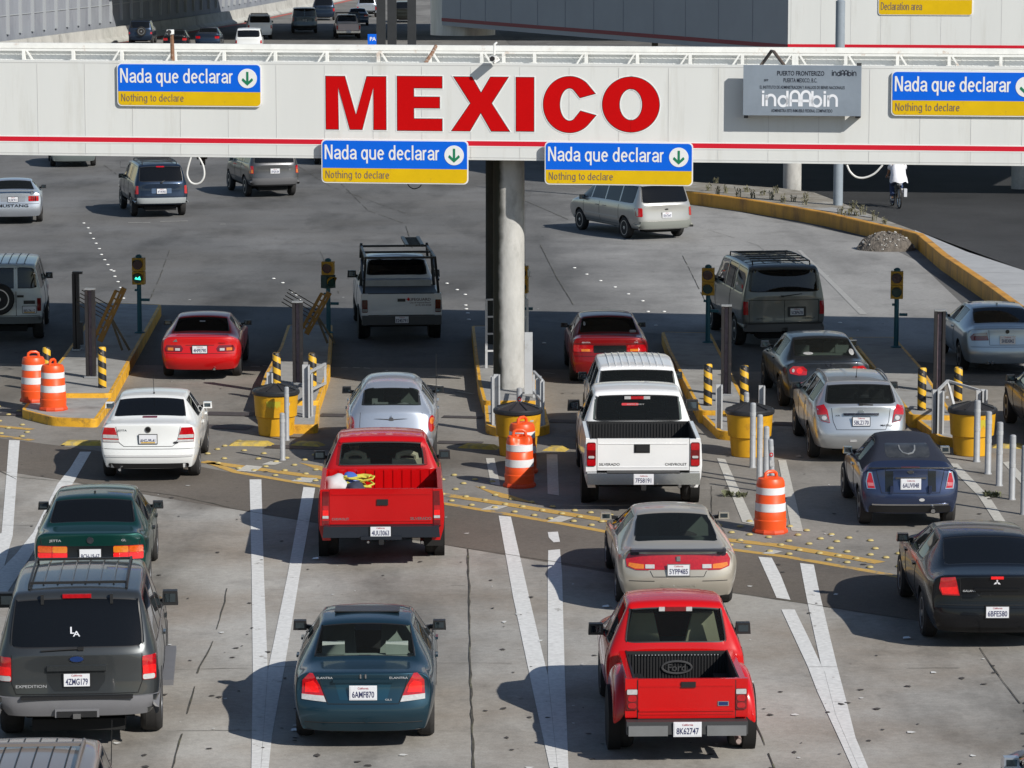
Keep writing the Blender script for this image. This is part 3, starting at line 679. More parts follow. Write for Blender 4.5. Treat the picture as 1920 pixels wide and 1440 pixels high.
for k in range(1, 12):
    c_ = loc_far(w0 + dwn * (lw * k / 12) + nw * .003); mb.box((c_.x, c_.y, 6.9), (.02, .02, 3.3), Matrix.Rotation(atan2(dwn.y, dwn.x) - FA, 4, 'Z'))
mb.build('panel_joint', mat('dark_joint', (.26, .275, .30), .7), far, smooth=0)
mb = MB(); cc = loc_far(w1 + nw * -1.2)                                # rounded sheet-metal end
pts = [(cc.x + 1.35 * cos(radians(a)), cc.y + 1.35 * sin(radians(a))) for a in range(0, 360, 12)]
mb.prism(pts, zb2 - .3, 8.6); mb.build('rounded_end', mat('ribbed_sheet', (.45, .46, .47), .35, metal=.5, var=.2, scale=5, stretch=(1, 1, .1)), far)
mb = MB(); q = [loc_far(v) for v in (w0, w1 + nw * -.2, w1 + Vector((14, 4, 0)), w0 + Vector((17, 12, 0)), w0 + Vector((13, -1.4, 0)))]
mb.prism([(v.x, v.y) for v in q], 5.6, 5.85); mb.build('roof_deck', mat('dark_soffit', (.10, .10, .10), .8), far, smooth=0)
customs_sign(None, None, 'yellow and blue sign on the second gantry, cut by the top of the frame', .03, (Vector((F0.x, F0.y, 0)), FA, fux, fuy), top='Declaracion', low='Declaration area', arrow=False,
             xy=((fp(1648, -56)), (fp(1823.5, 29))), split=.655)
p = at(1485, 365); pillar(p, .315, 5.6, 'round concrete pillar standing in the planter behind the gantry')
p = at(1913, 354); pillar(p, .32, 5.6, 'round concrete pillar cut by the right frame edge')
p = at(1571, 388, .3)
b = MB(); b.lathe([(.19, 0), (.19, .03), (.155, .05), (.15, 6.6), (.10, 6.62), (.10, 11)], 20); tag(b.build('steel_post', mat('post_blue_grey', (.25, .29, .33), .5, var=.08), None, loc=p), 'tall grey steel post standing in the planter', 'post')
p = at(1227, 300)
b = MB(); b.tube([(0, 0, 0), (.02, 0, 2), (-.02, .02, 4), (.03, 0, 6), (.0, 0, 8.5)], [.16, .13, .125, .12, .115], 10); tag(b.build('wooden_pole', mat('rough_trunk', (.22, .20, .175), .9, var=.3, scale=12, bump=.5, bscale=20, stretch=(1, 1, 3)), None, loc=p), 'slim rough grey pole in front of the shaded wall', 'pole')
# dark booth columns in the distance, and a blue board
M_DKCOL = mat('dark_column_paint', (.018, .02, .022), .6, var=.3, scale=1)
for px, Y, wd, lab in ((715.5, 196, .50, 'thick dark column, leftmost of three beyond the gantry'), (736, 204, .52, 'thick dark column, middle one of three beyond the gantry'), (773, 188, .46, 'thick dark column next to the rounded metal wall end')):
    b = MB(); b.box((0, 0, 3), (wd, wd, 6)); b.box((0, 0, .2), (wd * 1.25, wd * 1.25, .4)); tag(b.build('dark_column', M_DKCOL, None, bevel=.02, seg=1, loc=((px - 960) / FPX * Y, Y, 0)), lab, 'column')
r = empty('blue_board', ((700 - 960) / FPX * 200, 200, 0), 0, label='blue board with white letters beside the dark columns', cat='sign')
b = MB(); b.box((.03, 0, 1.9), (.64, .05, 1.2)); b.build('board', M_SBLUE, r, smooth=0)
b = MB(); b.bar((-.2, .04, 0), (-.2, .04, 1.3), .06, .06); b.bar((.25, .04, 0), (.25, .04, 1.3), .06, .06); b.build('post', M_DKCOL, r, smooth=0)
put_text('lettering', 'PA', .3, M_SWHITE, r, (0, -.03, 2.12), bold=.02)

# ---------------------------------------------------------------- far retaining wall with barrier, and the overpass that shades it
wl_pts = [Vector((-37.5, 200, 0)), Vector((-33.6, 226, 0)), Vector((-29.6, 250, 0)), Vector((-26.6, 270, 0)), Vector((-24.0, 289, 0)), Vector((-20.8, 325, 0)), Vector((-17.2, 372, 0)), Vector((-14, 430, 0))]
def along(pts, off, z0, z1, th, name, m, parent):
    mb = MB()
    for a, b_ in zip(pts, pts[1:]):
        n = Vector((-(b_ - a).y, (b_ - a).x, 0)).normalized()
        P = [a - n * off, b_ - n * off, b_ - n * (off - th), a - n * (off - th)]
        mb.prism([(v.x, v.y) for v in P], z0, z1)
    return mb.build(name, m, parent, smooth=0)
rw = empty('retaining_wall', (0, 0, 0), 0, label='tall grey concrete panel wall with ribs beyond the gantry', cat='wall')
M_WALL = mat('wall_panel_concrete', (.235, .25, .28), .8, var=.10, scale=.6, dirt=(.17, .18, .21), dscale=.35, damt=.5, stretch=(1, 1, .4))
along(wl_pts, .0, 0, 9.0, .4, 'wall_panels', M_WALL, rw)
mb = MB()
for a, b_ in zip(wl_pts, wl_pts[1:]):
    n = max(1, int((b_ - a).length / 2.6)); nn = Vector((-(b_ - a).y, (b_ - a).x, 0)).normalized()
    for k in range(n):
        p = a.lerp(b_, k / n) - nn * .06; mb.box((p.x, p.y, 5.2), (.22, .3, 7.6))
mb.build('wall_rib', mat('wall_rib_steel', (.33, .35, .37), .6), rw, smooth=0)
mb = MB()
for a, b_ in zip(wl_pts, wl_pts[1:]):
    nn = Vector((-(b_ - a).y, (b_ - a).x, 0)).normalized()
    for zz in (2.6, 4.9):
        mb.prism([(v.x, v.y) for v in (a - nn * .05, b_ - nn * .05, b_ - nn * .01, a - nn * .01)], zz, zz + .06)
mb.build('wall_band', mat('wall_rib_steel', (.33, .35, .37)), rw, smooth=0)
bar_m = mat('barrier_concrete', (.42, .42, .39), .85, var=.12, scale=.8, dirt=(.28, .28, .26), dscale=.6, damt=.4)
for a, b_ in zip(wl_pts, wl_pts[1:]):
    L_ = (b_ - a).length; d_ = (b_ - a).normalized(); nn = Vector((-d_.y, d_.x, 0)); k = 0.
    while k < L_ - .1:
        e_ = min(L_, k + 6.0); p0, p1 = a + d_ * (k + .02), a + d_ * (e_ - .03)
        mb = MB(); prof = [(1.15, 0), (1.15, .12), (.82, .35), (.72, 1.05), (.45, 1.05), (.45, 0)]
        A = mb.verts([(p0 - nn * x + Vector((0, 0, z_)))[:] for x, z_ in prof]); B = mb.verts([(p1 - nn * x + Vector((0, 0, z_)))[:] for x, z_ in prof])
        for i in range(6): mb.face([A[i], A[(i + 1) % 6], B[(i + 1) % 6], B[i]])
        mb.face(A); mb.face(B[::-1])
        tag(mb.build('concrete_barrier', bar_m, None, smooth=0), 'pale concrete barrier section at the foot of the far wall', 'barrier', 'barrier sections along the far wall'); k = e_
mb = MB(); pts = [p - Vector((-(wl_pts[-1] - wl_pts[0]).y, (wl_pts[-1] - wl_pts[0]).x, 0)).normalized() * 1.75 for p in wl_pts]
mb.strip(pts, .55, .02); struct(mb.build('red_kerb_line', mat('red_kerb', (.42, .10, .08), .8, var=.15), smooth=0))
ov = empty('overpass', (0, 0, 0), 0, label='dark overpass deck shading the far road', cat='bridge')
mb = MB(); mb.prism([(-60, 249), (40, 243), (40, 276), (-60, 282)], 8.6, 9.9); mb.build('bridge_deck', M_CONC, ov, smooth=0)
mb = MB(); mb.prism([(-60, 249), (40, 243), (40, 243.3), (-60, 249.3)], 9.9, 10.9); mb.build('bridge_parapet', M_CONC, ov, smooth=0)

# ================================================================== VEHICLES
# local frame: x right, y forward, z up; y = 0 is the rear bumper, the thing's origin lies on the ground under the rear axle
TAG_TRIM, TAG_ROOF = 20, 21
M_TRIM = mat('black_trim', (.012, .012, .013), .45)
M_RUBBER = mat('tyre_rubber', (.022, .021, .021), .85, var=.25, scale=12)
M_UNDER = mat('underbody_black', (.008, .008, .008), .9)
M_BADGE = mat('badge_silver', (.55, .56, .58), .35, metal=.35)
M_CHROME = mat('chrome', (.62, .63, .65), .16, metal=1.0)
M_ALLOY = mat('alloy_wheel', (.48, .49, .51), .3, metal=.85)
M_REDL = mat('tail_lamp_red', (.40, .004, .008), .12, coat=1., var=.22, scale=30)
M_REDLIT = mat('brake_lamp_lit', (.66, .008, .008), .2, coat=.6, emit=.28, var=.2, scale=25)
M_REDDK = mat('tail_lamp_dark_red', (.14, .004, .006), .12, coat=1., var=.2, scale=24)
M_WHL = mat('reverse_lamp_white', (.46, .46, .46), .15, coat=1., var=.15, scale=25)
M_AMB = mat('indicator_amber', (.62, .17, .012), .15, coat=1., var=.15, scale=25)
M_PLATEW = mat('plate_white', (.66, .67, .70), .5)
M_PLATEB = mat('plate_ink', (.03, .035, .10), .5)
M_PLATEY = mat('plate_gold', (.60, .38, .06), .5)
M_MIRR = mat('mirror_glass', (.10, .13, .15), .03, metal=.9)
M_SEATDK = mat('seat_dark', (.022, .022, .024), .85)
M_SEATBG = mat('seat_beige', (.46, .41, .30), .85, var=.1)
M_SEATGR = mat('seat_grey_green', (.30, .345, .31), .85, var=.1)
M_GAP = mat('panel_gap', (.006, .006, .007), .7)
G_DARK = glass_mat('privacy_glass', (.10, .11, .12), .25)
G_TINT = glass_mat('tinted_glass', (.48, .53, .51), .78)
G_CLEAR = glass_mat('clear_glass', (.78, .84, .82), .93)
def paint(name, col, metal=.0, rough=.34, coat=.6):
    if col[0] > 4 * max(col[1], col[2]): coat = min(coat, .6); col = (col[0], col[1] * .3, col[2] * .3)
    dk = max(col) < .1
    return mat(name, col, rough, metal=min(.8, metal * 1.4), coat=min(coat, .7) if dk else max(coat, .3), var=.045, scale=1.3, spec=.25 if dk else .3)
_wheels = {}
def wheel_mesh(r, w_, style):
    k = (round(r, 3), round(w_, 3), style)
    if k in _wheels: return _wheels[k]
    b = MB(); h = w_ / 2; ri = r * .66
    b.lathe([(ri, -h * .9), (r * .90, -h), (r * .985, -h * .72), (r, -h * .4), (r, h * .4), (r * .985, h * .72), (r * .90, h), (ri, h * .9)], 28, axis='x')
    for k_ in (-.45, 0, .45): b.lathe([(r * 1.004, w_ * k_ / 2 - .006), (r * 1.004, w_ * k_ / 2 + .006)], 28, axis='x')
    bmesh.ops.recalc_face_normals(b.bm, faces=b.bm.faces); ty = bpy.data.meshes.new('tyre'); b.bm.to_mesh(ty); ty.materials.append(M_RUBBER); finish(ty, 50)
    b = MB()
    b.lathe([(ri * 1.03, h * .86), (ri * 1.03, h * .93), (ri * .93, h * .93), (ri * .90, h * .55), (ri * .2, h * .5)], 28, axis='x')
    n = {'spoke5': 5, 'spoke8': 8, 'cap': 14, 'steel': 6}[style]
    for q in range(n):
        a = 2 * pi * q / n; b.box((h * .74, cos(a) * ri * .52, sin(a) * ri * .52), (h * .26, ri * .86, ri * {5: .30, 8: .17, 14: .10, 6: .28}[n]), Matrix.Rotation(a, 4, 'X'))
    b.lathe([(ri * .24, h * .5), (ri * .24, h * .9), (ri * .15, h * .95)], 16, axis='x')
    bmesh.ops.recalc_face_normals(b.bm, faces=b.bm.faces); rm = bpy.data.meshes.new('rim'); b.bm.to_mesh(rm); finish(rm, 35)
    rm.materials.append(M_ALLOY if style != 'steel' else mat('steel_wheel', (.12, .12, .13), .5, metal=.5))
    _wheels[k] = (ty, rm); return ty, rm

def sedan(L, W, H, tz, tl, gl, rl, wl, belt, roof=.64, nose=.68, z=(.26, .44, .60, .80), rear=(.06, -.01, 0., .05, .02), taper=.92, deck=.80, base=.76):
    """stations of a three-box car: (y, half width, belt z, top half width, top z, crown)."""
    h = W / 2; y2, y3 = tl, tl + gl; y5 = y3 + rl; y6 = y5 + wl
    S = [(0, h * taper, tz - .07, h * deck, tz - .012, .018), (.10, h * (taper + .02), tz - .05, h * deck, tz + .004, .02), (tl * .6, h * .985, (tz + belt) / 2 - .04, h * deck * .98, tz + .012, .02),
         (y2, h, belt - .02, h * base, tz + .03, .03), (y3, h, belt, h * roof, H - .055, .045), (y3 + rl * .5, h, belt - .005, h * (roof + .02), H - .03, .05), (y5, h, belt - .02, h * roof, H - .075, .05),
         (y6, h * .99, belt - .06, h * .76, belt + .0, .05), (y6 + (L - y6) * .5, h * .97, belt - .16, h * .74, belt - .08, .05), (L, h * .82, nose - .10, h * .62, nose - .04, .03)]
    return dict(S=S, rg=3, side=[4, 5, 6], ws=6, z=z, rear=rear, sidefrom=3)
def wagon(L, W, H, belt, rgl, rl, wl, roof=.74, nose=.85, z=(.34, .54, .72, .92), rear=(.05, -.02, 0., .03, .03), taper=.95, base=.84, mid=2, sill=None):
    """stations of a two-box car with an upright tail."""
    h = W / 2; sill = sill or belt; y5 = rgl + rl; y6 = y5 + wl
    S = [(0, h * taper, sill - .05, h * base, sill, .015), (rgl, h * .985, belt - .01, h * roof, H - .045, .03)]
    for k in range(1, mid + 1): S.append((rgl + rl * k / (mid + 1), h, belt, h * (roof + .015), H - .02 + .0 * k, .045))
    S += [(y5, h, belt - .015, h * (roof - .02), H - .075, .05), (y6, h * .99, belt - .05, h * .80, belt + .03, .05), (y6 + (L - y6) * .5, h * .97, belt - .10, h * .78, belt - .04, .05), (L, h * .86, nose - .10, h * .70, nose - .04, .03)]
    n = len(S)
    return dict(S=S, rg=0, side=list(range(1, n - 3)), ws=n - 4, z=z, rear=rear, sidefrom=0)

COLF = (-1., -.72, 0., .72, 1.)
def body_cage(g, crease):
    bm = bmesh.new(); S, zz, rear = g['S'], g['z'], g['rear']
    wf = g.get('wf', (.90, .97, .995, 1.0)); off0 = S[0][0]
    rings = []
    for k, (y, hw, zb, xt, zt, cr) in enumerate(S):
        lev = [(hw * wf[i], min(zz[i], zb - .03 * (4 - i))) for i in range(4)] + [(hw * g.get('belt_in', .965), zb), (xt, zt)]
        yo = (lambda i: y)
        if k == len(S) - 1: yo = lambda i: y - (.12, 0, .02, .05, .08, .12)[i]
        if k == 0: yo = lambda i: y + (list(rear) + [rear[4]])[min(i, 5)] + g.get('corner', .10)
        left = [bm.verts.new((-x, yo(i), zv)) for i, (x, zv) in enumerate(lev)]
        right = [bm.verts.new((x, yo(i), zv)) for i, (x, zv) in enumerate(lev)]
        yt = yo(5); cb = g.get('bow', .035) if k == 0 else 0
        top = [bm.verts.new((xt * f, yt - (g.get('corner', .10) * (.85 if f else 1) if k == 0 else 0), zt + cr * (.62 if f else 1))) for f in COLF[1:4]]
        yb = yo(0); bot = [bm.verts.new((lev[0][0] * f, yb - (g.get('corner', .10) * (.85 if f else 1) if k == 0 else 0), zz[0] - .02)) for f in (.72, 0, -.72)]
        rings.append(left + top + right[::-1] + bot)
    lay = bm.edges.layers.float.new('crease_edge'); N = 18
    for k in range(len(S) - 1):
        for i in range(N):
            f = bm.faces.new([rings[k][i], rings[k][(i + 1) % N], rings[k + 1][(i + 1) % N], rings[k + 1][i]])
            t = 0
            if i >= 14: t = TAG_TRIM
            if k == g['rg'] and 5 <= i <= 8: t = 1
            if k == g['ws'] and 5 <= i <= 8: t = 2
            if k in g['side'] and i in (4, 9): t = 3 + 2 * g['side'].index(k) + (i == 9)
            if g.get('soft') and g['sidefrom'] <= k < g['ws'] and (5 <= i <= 8 or (i in (4, 9) and k < g['soft'])): t = TAG_ROOF
            f.material_index = t
    def cap(ring, front):
        grid = [[ring[r]] + [None] * 3 + [ring[13 - r]] for r in range(6)]
        grid[5] = [ring[5], ring[6], ring[7], ring[8], ring[8 + 0] if False else ring[13 - 5]]
        grid[0] = [ring[0], ring[16], ring[15], ring[14], ring[13]] if False else [ring[0], ring[17], ring[16], ring[15], ring[14]]
        return grid
    for which in (0, -1):
        ring = rings[which]
        # ring: left 0..5, top 6..8, right 9..14 (9 = level 5 ... 14 = level 0), bottom 15..17 (from right to left)
        grid = []
        for r in range(6):
            if r == 5: grid.append([ring[5], ring[6], ring[7], ring[8], ring[9]]); continue
            if r == 0: grid.append([ring[0], ring[17], ring[16], ring[15], ring[14]]); continue
            a, b_ = ring[r].co, ring[14 - r].co; row = [ring[r]]
            for f in COLF[1:4]:
                x = b_.x * f; dy = (g.get('corner', .10) * (.85 if f else 1)) if which == 0 else -.10 * (1 - f * f)
                row.append(bm.verts.new((x, a.y - dy, a.z + (S[0][5] * .4 * (1 - f * f) if r == 4 else 0))))
            row.append(ring[14 - r]); grid.append(row)
        for r in range(5):
            for c in range(4):
                q = [grid[r][c], grid[r][c + 1], grid[r + 1][c + 1], grid[r + 1][c]]
                bm.faces.new(q if which == 0 else q[::-1])
        if which == 0:
            for c in range(4):
                for r, cv in ((5, g.get('cr_top', .35)), (2, g.get('cr_bump', .25)), (0, .6), (4, g.get('cr_sill', .15))):
                    e = bm.edges.get((grid[r][c], grid[r][c + 1]))
                    if e: e[lay] = cv
            for r in range(5):
                for c in (0, 4):
                    e = bm.edges.get((grid[r][c], grid[r + 1][c])); e[lay] = g.get('cr_side', .15)
    # ring index fix: right side runs 9 (top) .. 14 (sill)
    for k in range(len(S) - 1):
        for i, cv in ((4, g.get('cr_belt', .3)), (10, g.get('cr_belt', .3)), (0, .6), (14, .6), (5, g.get('cr_roof', .25)), (9, g.get('cr_roof', .25))):
            e = bm.edges.get((rings[k][i], rings[k + 1][i]))
            if e: e[lay] = max(e[lay], cv)
    for f in bm.faces:
        ts = f.material_index
        if 1 <= ts < 20:
            for e in f.edges: e[lay] = max(e[lay], g.get('cr_glass', .45) if any(l.material_index != ts for l in e.link_faces) else 0)
    bmesh.ops.recalc_face_normals(bm, faces=bm.faces)
    return bm

class Car:
    def __init__(s, name, g, paint_m, label, cat, ro, wb, tyre=.31, tw=.20, rim='spoke5', glass=G_DARK, side_glass=None, margin=.045, gasket=.016, arches=True, bed=None, roof_m=None, track=None, group=None, y0=0., front=True):
        s.g = g; s.ro = ro; s.wb = wb; s.paint = paint_m; s.glass = glass
        s.root = empty(name, (0, 0, 0), 0, label=label, cat=cat)
        if group: s.root['group'] = group
        s.hw = max(q[1] for q in g['S'])
        bm = body_cage(g, .4)
        me = bpy.data.meshes.new('cage'); bm.to_mesh(me); bm.free()
        slots = [mat('slot_%d' % k, (.5, .5, .5)) for k in range(24)]
        for q in slots: me.materials.append(q)
        o = link_mesh('cage', me); sub = o.modifiers.new('s', 'SUBSURF'); sub.levels = sub.render_levels = g.get('levels', 3)
        me2 = bpy.data.meshes.new_from_object(o.evaluated_get(_dg())); bpy.data.objects.remove(o)
        bm = bmesh.new(); bm.from_mesh(me2)
        tags = sorted({f.material_index for f in bm.faces if 1 <= f.material_index < 20})
        for t in tags:
            if t == 1 and g.get('no_rear_glass'):
                for f in bm.faces:
                    if f.material_index == 1: f.material_index = TAG_ROOF if g.get('soft') else 0
                continue
            fs = [f for f in bm.faces if f.material_index == t]
            mg = margin if t < 3 else g.get('side_margin', .035)
            if isinstance(mg, tuple): mg = mg[0]
            rr = bmesh.ops.inset_region(bm, faces=fs, thickness=mg, depth=0, use_even_offset=False, use_boundary=True)
            for f in rr['faces']: f.material_index = 0 if (t < 3 or not g.get('black_pillars')) else TAG_TRIM
            if g.get('soft') and t >= 3:
                for f in rr['faces']: f.material_index = TAG_ROOF
            rr = bmesh.ops.inset_region(bm, faces=fs, thickness=gasket, depth=-.004, use_even_offset=False, use_boundary=True)
            for f in rr['faces']: f.material_index = TAG_TRIM
        bm.normal_update(); bm.to_mesh(me2); bm.free()
        axles = [ro, ro + wb]; s.axles = axles; r = tyre
        if arches:
            b = MB()
            for ya in axles:
                for sg in (-1, 1):
                    b.mi = TAG_TRIM; b.lathe([(r + .055, s.hw - .30), (r + .055, s.hw + .2)] if sg > 0 else [(r + .055, -s.hw - .2), (r + .055, -s.hw + .30)], 26, (0, ya, r + .0), 'x')
            bmesh.ops.recalc_face_normals(b.bm, faces=b.bm.faces)
            cm = bpy.data.meshes.new('cut'); b.bm.to_mesh(cm); b.bm.free()
            for q in slots: cm.materials.append(q)
            co = link_mesh('cut', cm); o = link_mesh('body_tmp', me2); md = o.modifiers.new('b', 'BOOLEAN'); md.object = co; md.operation = 'DIFFERENCE'; md.solver = 'EXACT'; md.material_mode = 'INDEX'
            me3 = bpy.data.meshes.new_from_object(o.evaluated_get(_dg())); bpy.data.objects.remove(o); bpy.data.objects.remove(co)
            wide = max(abs(v.co.x) for v in me3.vertices) if len(me3.vertices) else 9
            if len(me3.polygons) > 200 and wide < s.hw + .06: me2 = me3
            else: print('ARCH CUT FAILED', name, wide)
        s.full = me2
        s.bvh = BVHTree.FromPolygons([v.co[:] for v in me2.vertices], [p.vertices[:] for p in me2.polygons])
        # split the shell into the body and its panes
        idx = [p.material_index for p in me2.polygons]
        body_t = {0, TAG_TRIM, TAG_ROOF}
        def sub_mesh(keep, name, mats, remap):
            bm = bmesh.new(); bm.from_mesh(me2); bm.faces.ensure_lookup_table()
            bmesh.ops.delete(bm, geom=[f for f in bm.faces if f.material_index not in keep], context='FACES')
            for f in bm.faces: f.material_index = remap.get(f.material_index, 0)
            m_ = bpy.data.meshes.new(name); bm.to_mesh(m_); bm.free()
            for q in mats: m_.materials.append(q)
            finish(m_, 38); return link_mesh(name, m_, s.root, (0, -ro, 0))
        s.body = sub_mesh(body_t, 'body', [paint_m, M_TRIM, roof_m or paint_m], {TAG_TRIM: 1, TAG_ROOF: 2})
        for t in sorted(set(idx)):
            if 1 <= t < 20: sub_mesh({t}, 'rear_window' if t == 1 else 'windscreen' if t == 2 else 'side_window', [glass if t < 3 else (side_glass or glass)], {})
        ty, rm = wheel_mesh(r, tw, rim)
        for ya in axles:
            for sg in (-1, 1):
                x = (track or (s.hw - tw / 2 - .025)) * sg
                wv = link_mesh('wheel', ty, s.root, (x, ya - ro, r)); rv = link_mesh('rim', rm, wv)
                if sg < 0: rv.rotation_euler = (0, 0, pi)
        s.under()
    def add(s, b, name, m, parent=None, **k):
        o = b.build(name, m, parent or s.root, **k)
        if parent is None: o.location = (0, -s.ro, 0)
        return o
    def under(s):
        L = s.g['S'][-1][0]; y0 = s.g['S'][0][0]; b = MB()
        b.box((0, y0 + .5, .30), (s.hw * 1.1, .5, .14)); b.bar((-s.hw * .7, s.ro, .30), (s.hw * .7, s.ro, .30), .09, .09); b.box((0, (y0 + L) / 2, .34), (s.hw * 1.3, (L - y0) * .72, .12))
        s.add(b, 'underbody', M_UNDER, smooth=0)
    def y_at(s, x, z):
        h = s.bvh.ray_cast(Vector((x, -3, z)), Vector((0, 1, 0)))
        if h[0] is not None and h[0].y < s.g['S'][-1][0] * .75: return h[0].y
        n = s.bvh.find_nearest(Vector((x, s.g['S'][0][0], z)))
        return n[0].y if n[0] is not None else 0.
    def x_at(s, y, z, sg):
        h = s.bvh.ray_cast(Vector((sg * 3, y, z)), Vector((-sg, 0, 0)))
        return h[0].x if h[0] is not None else sg * s.hw
    def z_at(s, x, y):
        h = s.bvh.ray_cast(Vector((x, y, 5)), Vector((0, 0, -1)))
        return h[0].z if h[0] is not None else 1.
    def _conform(s, poly, step):
        bm = bmesh.new(); vs = [bm.verts.new((p[0], 0, p[1])) for p in poly]; bm.faces.new(vs)
        xs = [p[0] for p in poly]; zs = [p[1] for p in poly]
        def cuts(lo, hi): n = max(1, int((hi - lo) / step)); return [lo + (hi - lo) * k / n for k in range(1, n)]
        for x in cuts(min(xs), max(xs)): bmesh.ops.bisect_plane(bm, geom=bm.verts[:] + bm.edges[:] + bm.faces[:], plane_co=(x, 0, 0), plane_no=(1, 0, 0))
        for z in cuts(min(zs), max(zs)): bmesh.ops.bisect_plane(bm, geom=bm.verts[:] + bm.edges[:] + bm.faces[:], plane_co=(0, 0, z), plane_no=(0, 0, 1))
        return bm
    def patch(s, name, poly, m, off=.008, parent=None, step=.05, sink=.03, flat=False):
        """a skin panel traced in rear view (x, z), pressed onto the tail and standing off it by off."""
        bm = s._conform(poly, step); ys = [s.y_at(v.co.x, v.co.z) for v in bm.verts]
        if flat: ys = [min(ys)] * len(ys)
        for v, y in zip(bm.verts, ys): v.co.y = y - off
        bmesh.ops.recalc_face_normals(bm, faces=bm.faces)
        if sum(f.normal.y * f.calc_area() for f in bm.faces) > 0: bmesh.ops.reverse_faces(bm, faces=bm.faces)
        edges = [e for e in bm.edges if len(e.link_faces) == 1]
        ex = bmesh.ops.extrude_edge_only(bm, edges=edges)
        for v in ex['geom']:
            if isinstance(v, bmesh.types.BMVert): v.co.y += off + sink
        bmesh.ops.recalc_face_normals(bm, faces=bm.faces)
        me = bpy.data.meshes.new(name); bm.to_mesh(me); bm.free(); me.materials.append(m); finish(me, 35)
        o = link_mesh(name, me, parent or s.root)
        if parent is None: o.location = (0, -s.ro, 0)
        return o
    def side_patch(s, name, poly, m, sg, off=.006, step=.12):
        """poly in (y, z) pressed on one flank."""
        bm = s._conform(poly, step)
        for v in bm.verts: v.co = Vector((s.x_at(v.co.x, v.co.z, sg) + sg * off, v.co.x, v.co.z))
        edges = [e for e in bm.edges if len(e.link_faces) == 1]; ex = bmesh.ops.extrude_edge_only(bm, edges=edges)
        for v in ex['geom']:
            if isinstance(v, bmesh.types.BMVert): v.co.x -= sg * (off + .01)
        bmesh.ops.recalc_face_normals(bm, faces=bm.faces)
        me = bpy.data.meshes.new(name); bm.to_mesh(me); bm.free(); me.materials.append(m); finish(me, 35)
        return link_mesh(name, me, s.root, (0, -s.ro, 0))
    def seam(s, lines, wd=.010, sides=(), m=M_GAP, name='panel_gap'):
        b = MB()
        for pts in lines:
            P = []
            for a, c in zip(pts, pts[1:]):
                n = max(1, int(hypot(c[0] - a[0], c[1] - a[1]) / .06))
                for k in range(n): P.append((a[0] + (c[0] - a[0]) * k / n, a[1] + (c[1] - a[1]) * k / n))
            P.append(pts[-1]); Q = [Vector((x, s.y_at(x, z) - .0015, z)) for x, z in P]
            b.tube(Q, wd / 2, 5)
        for sg in sides and (-1, 1):
            for pts in sides:
                P = []
                for a, c in zip(pts, pts[1:]):
                    n = max(1, int(hypot(c[0] - a[0], c[1] - a[1]) / .1))
                    for k in range(n): P.append((a[0] + (c[0] - a[0]) * k / n, a[1] + (c[1] - a[1]) * k / n))
                P.append(pts[-1]); b.tube([Vector((s.x_at(y, z, sg) + sg * .001, y, z)) for y, z in P], wd / 2, 5)
        return s.add(b, name, m)
    def lamps(s, pieces, off=.012):
        """pieces: [(polygon for the right-hand lamp, material)], mirrored; the first is the lamp, the rest its lenses."""
        for sg in (1, -1):
            par = None
            for k, (poly, m) in enumerate(pieces):
                P = [(sg * x, z) for x, z in poly]
                if sg < 0: P = P[::-1]
                o = s.patch('tail_light' if k == 0 else 'lamp_lens', P, m, off + .004 * k, par, step=.04)
                if k == 0: par = o
    def plate(s, txt, z, x=0., kind='us', frame=M_TRIM, w_=.305, h_=.152, y=None):
        y = y if y is not None else min(s.y_at(x, z - h_ / 2), s.y_at(x, z + h_ / 2), s.y_at(x + .14, z)) - .012
        b = MB(); b.box((x, y, z), (w_ + .024, .012, h_ + .024)); fr = s.add(b, 'license_plate', frame, bevel=.004, seg=1)
        b = MB(); b.box((x, y - .005, z), (w_, .008, h_)); pl = b.build('plate_face', M_PLATEW, fr, smooth=0)
        put_text('plate_number', txt, .105 if kind == 'us' else .085, M_PLATEB, fr, (x, y - .011, z - .055), fit=w_ * .86, bold=.018)
        if kind == 'us': put_text('plate_number', 'California', .034, mat('plate_red_script', (.35, .03, .05), .5), fr, (x, y - .011, z + .045), fit=w_ * .42, bold=.012)
        else:
            b = MB(); b.box((x, y - .0105, z - .060), (w_ * .8, .002, .02)); b.build('plate_band', M_PLATEY, fr, smooth=0)
        return fr
    def mirrors(s, y, z, size=(.20, .14, .14), m=None, x=None):
        size = [size[0] * .86, size[1], size[2] * .92]
        for sg in (-1, 1):
            x0 = (x or s.hw + size[0] / 2 - .015) - .05; b = MB(); b.box((sg * x0, y, z), (size[0], size[1], size[2]), taper=(.9, .9))
            o = s.add(b, 'side_mirror', m or M_TRIM, bevel=min(size) * .44, seg=4)
            b = MB(); b.bar((sg * (x0 - size[0] * .3), y + .03, z - size[2] * .2), (sg * (s.hw - .16), y + .04, z - size[2] * .4), .05, .06); b.build('mirror_arm', M_TRIM, o, bevel=.012)
            b = MB(); b.box((sg * x0, y - size[1] / 2 - .001, z + size[2] * .03), (size[0] * .66, .006, size[2] * .60)); b.build('mirror_glass', M_MIRR, o, smooth=0)
    def text(s, txt, size, x, z, m=M_BADGE, name='badge', fit=None, bold=.01, align='CENTER'):
        y = min(s.y_at(x - (fit or .2) / 2 * (align == 'CENTER'), z), s.y_at(x, z), s.y_at(x + (fit or .2) / 2, z)) - .006
        o = put_text(name, txt, size, m, s.root, (x, y - s.ro, z), fit=fit, bold=bold, align=align); return o
    def disc(s, name, x, z, rx, rz, m, off=.012, parent=None): return s.patch(name, ellipse(x, z, rx, rz, 0, 345, 23), m, off, parent, step=.06)
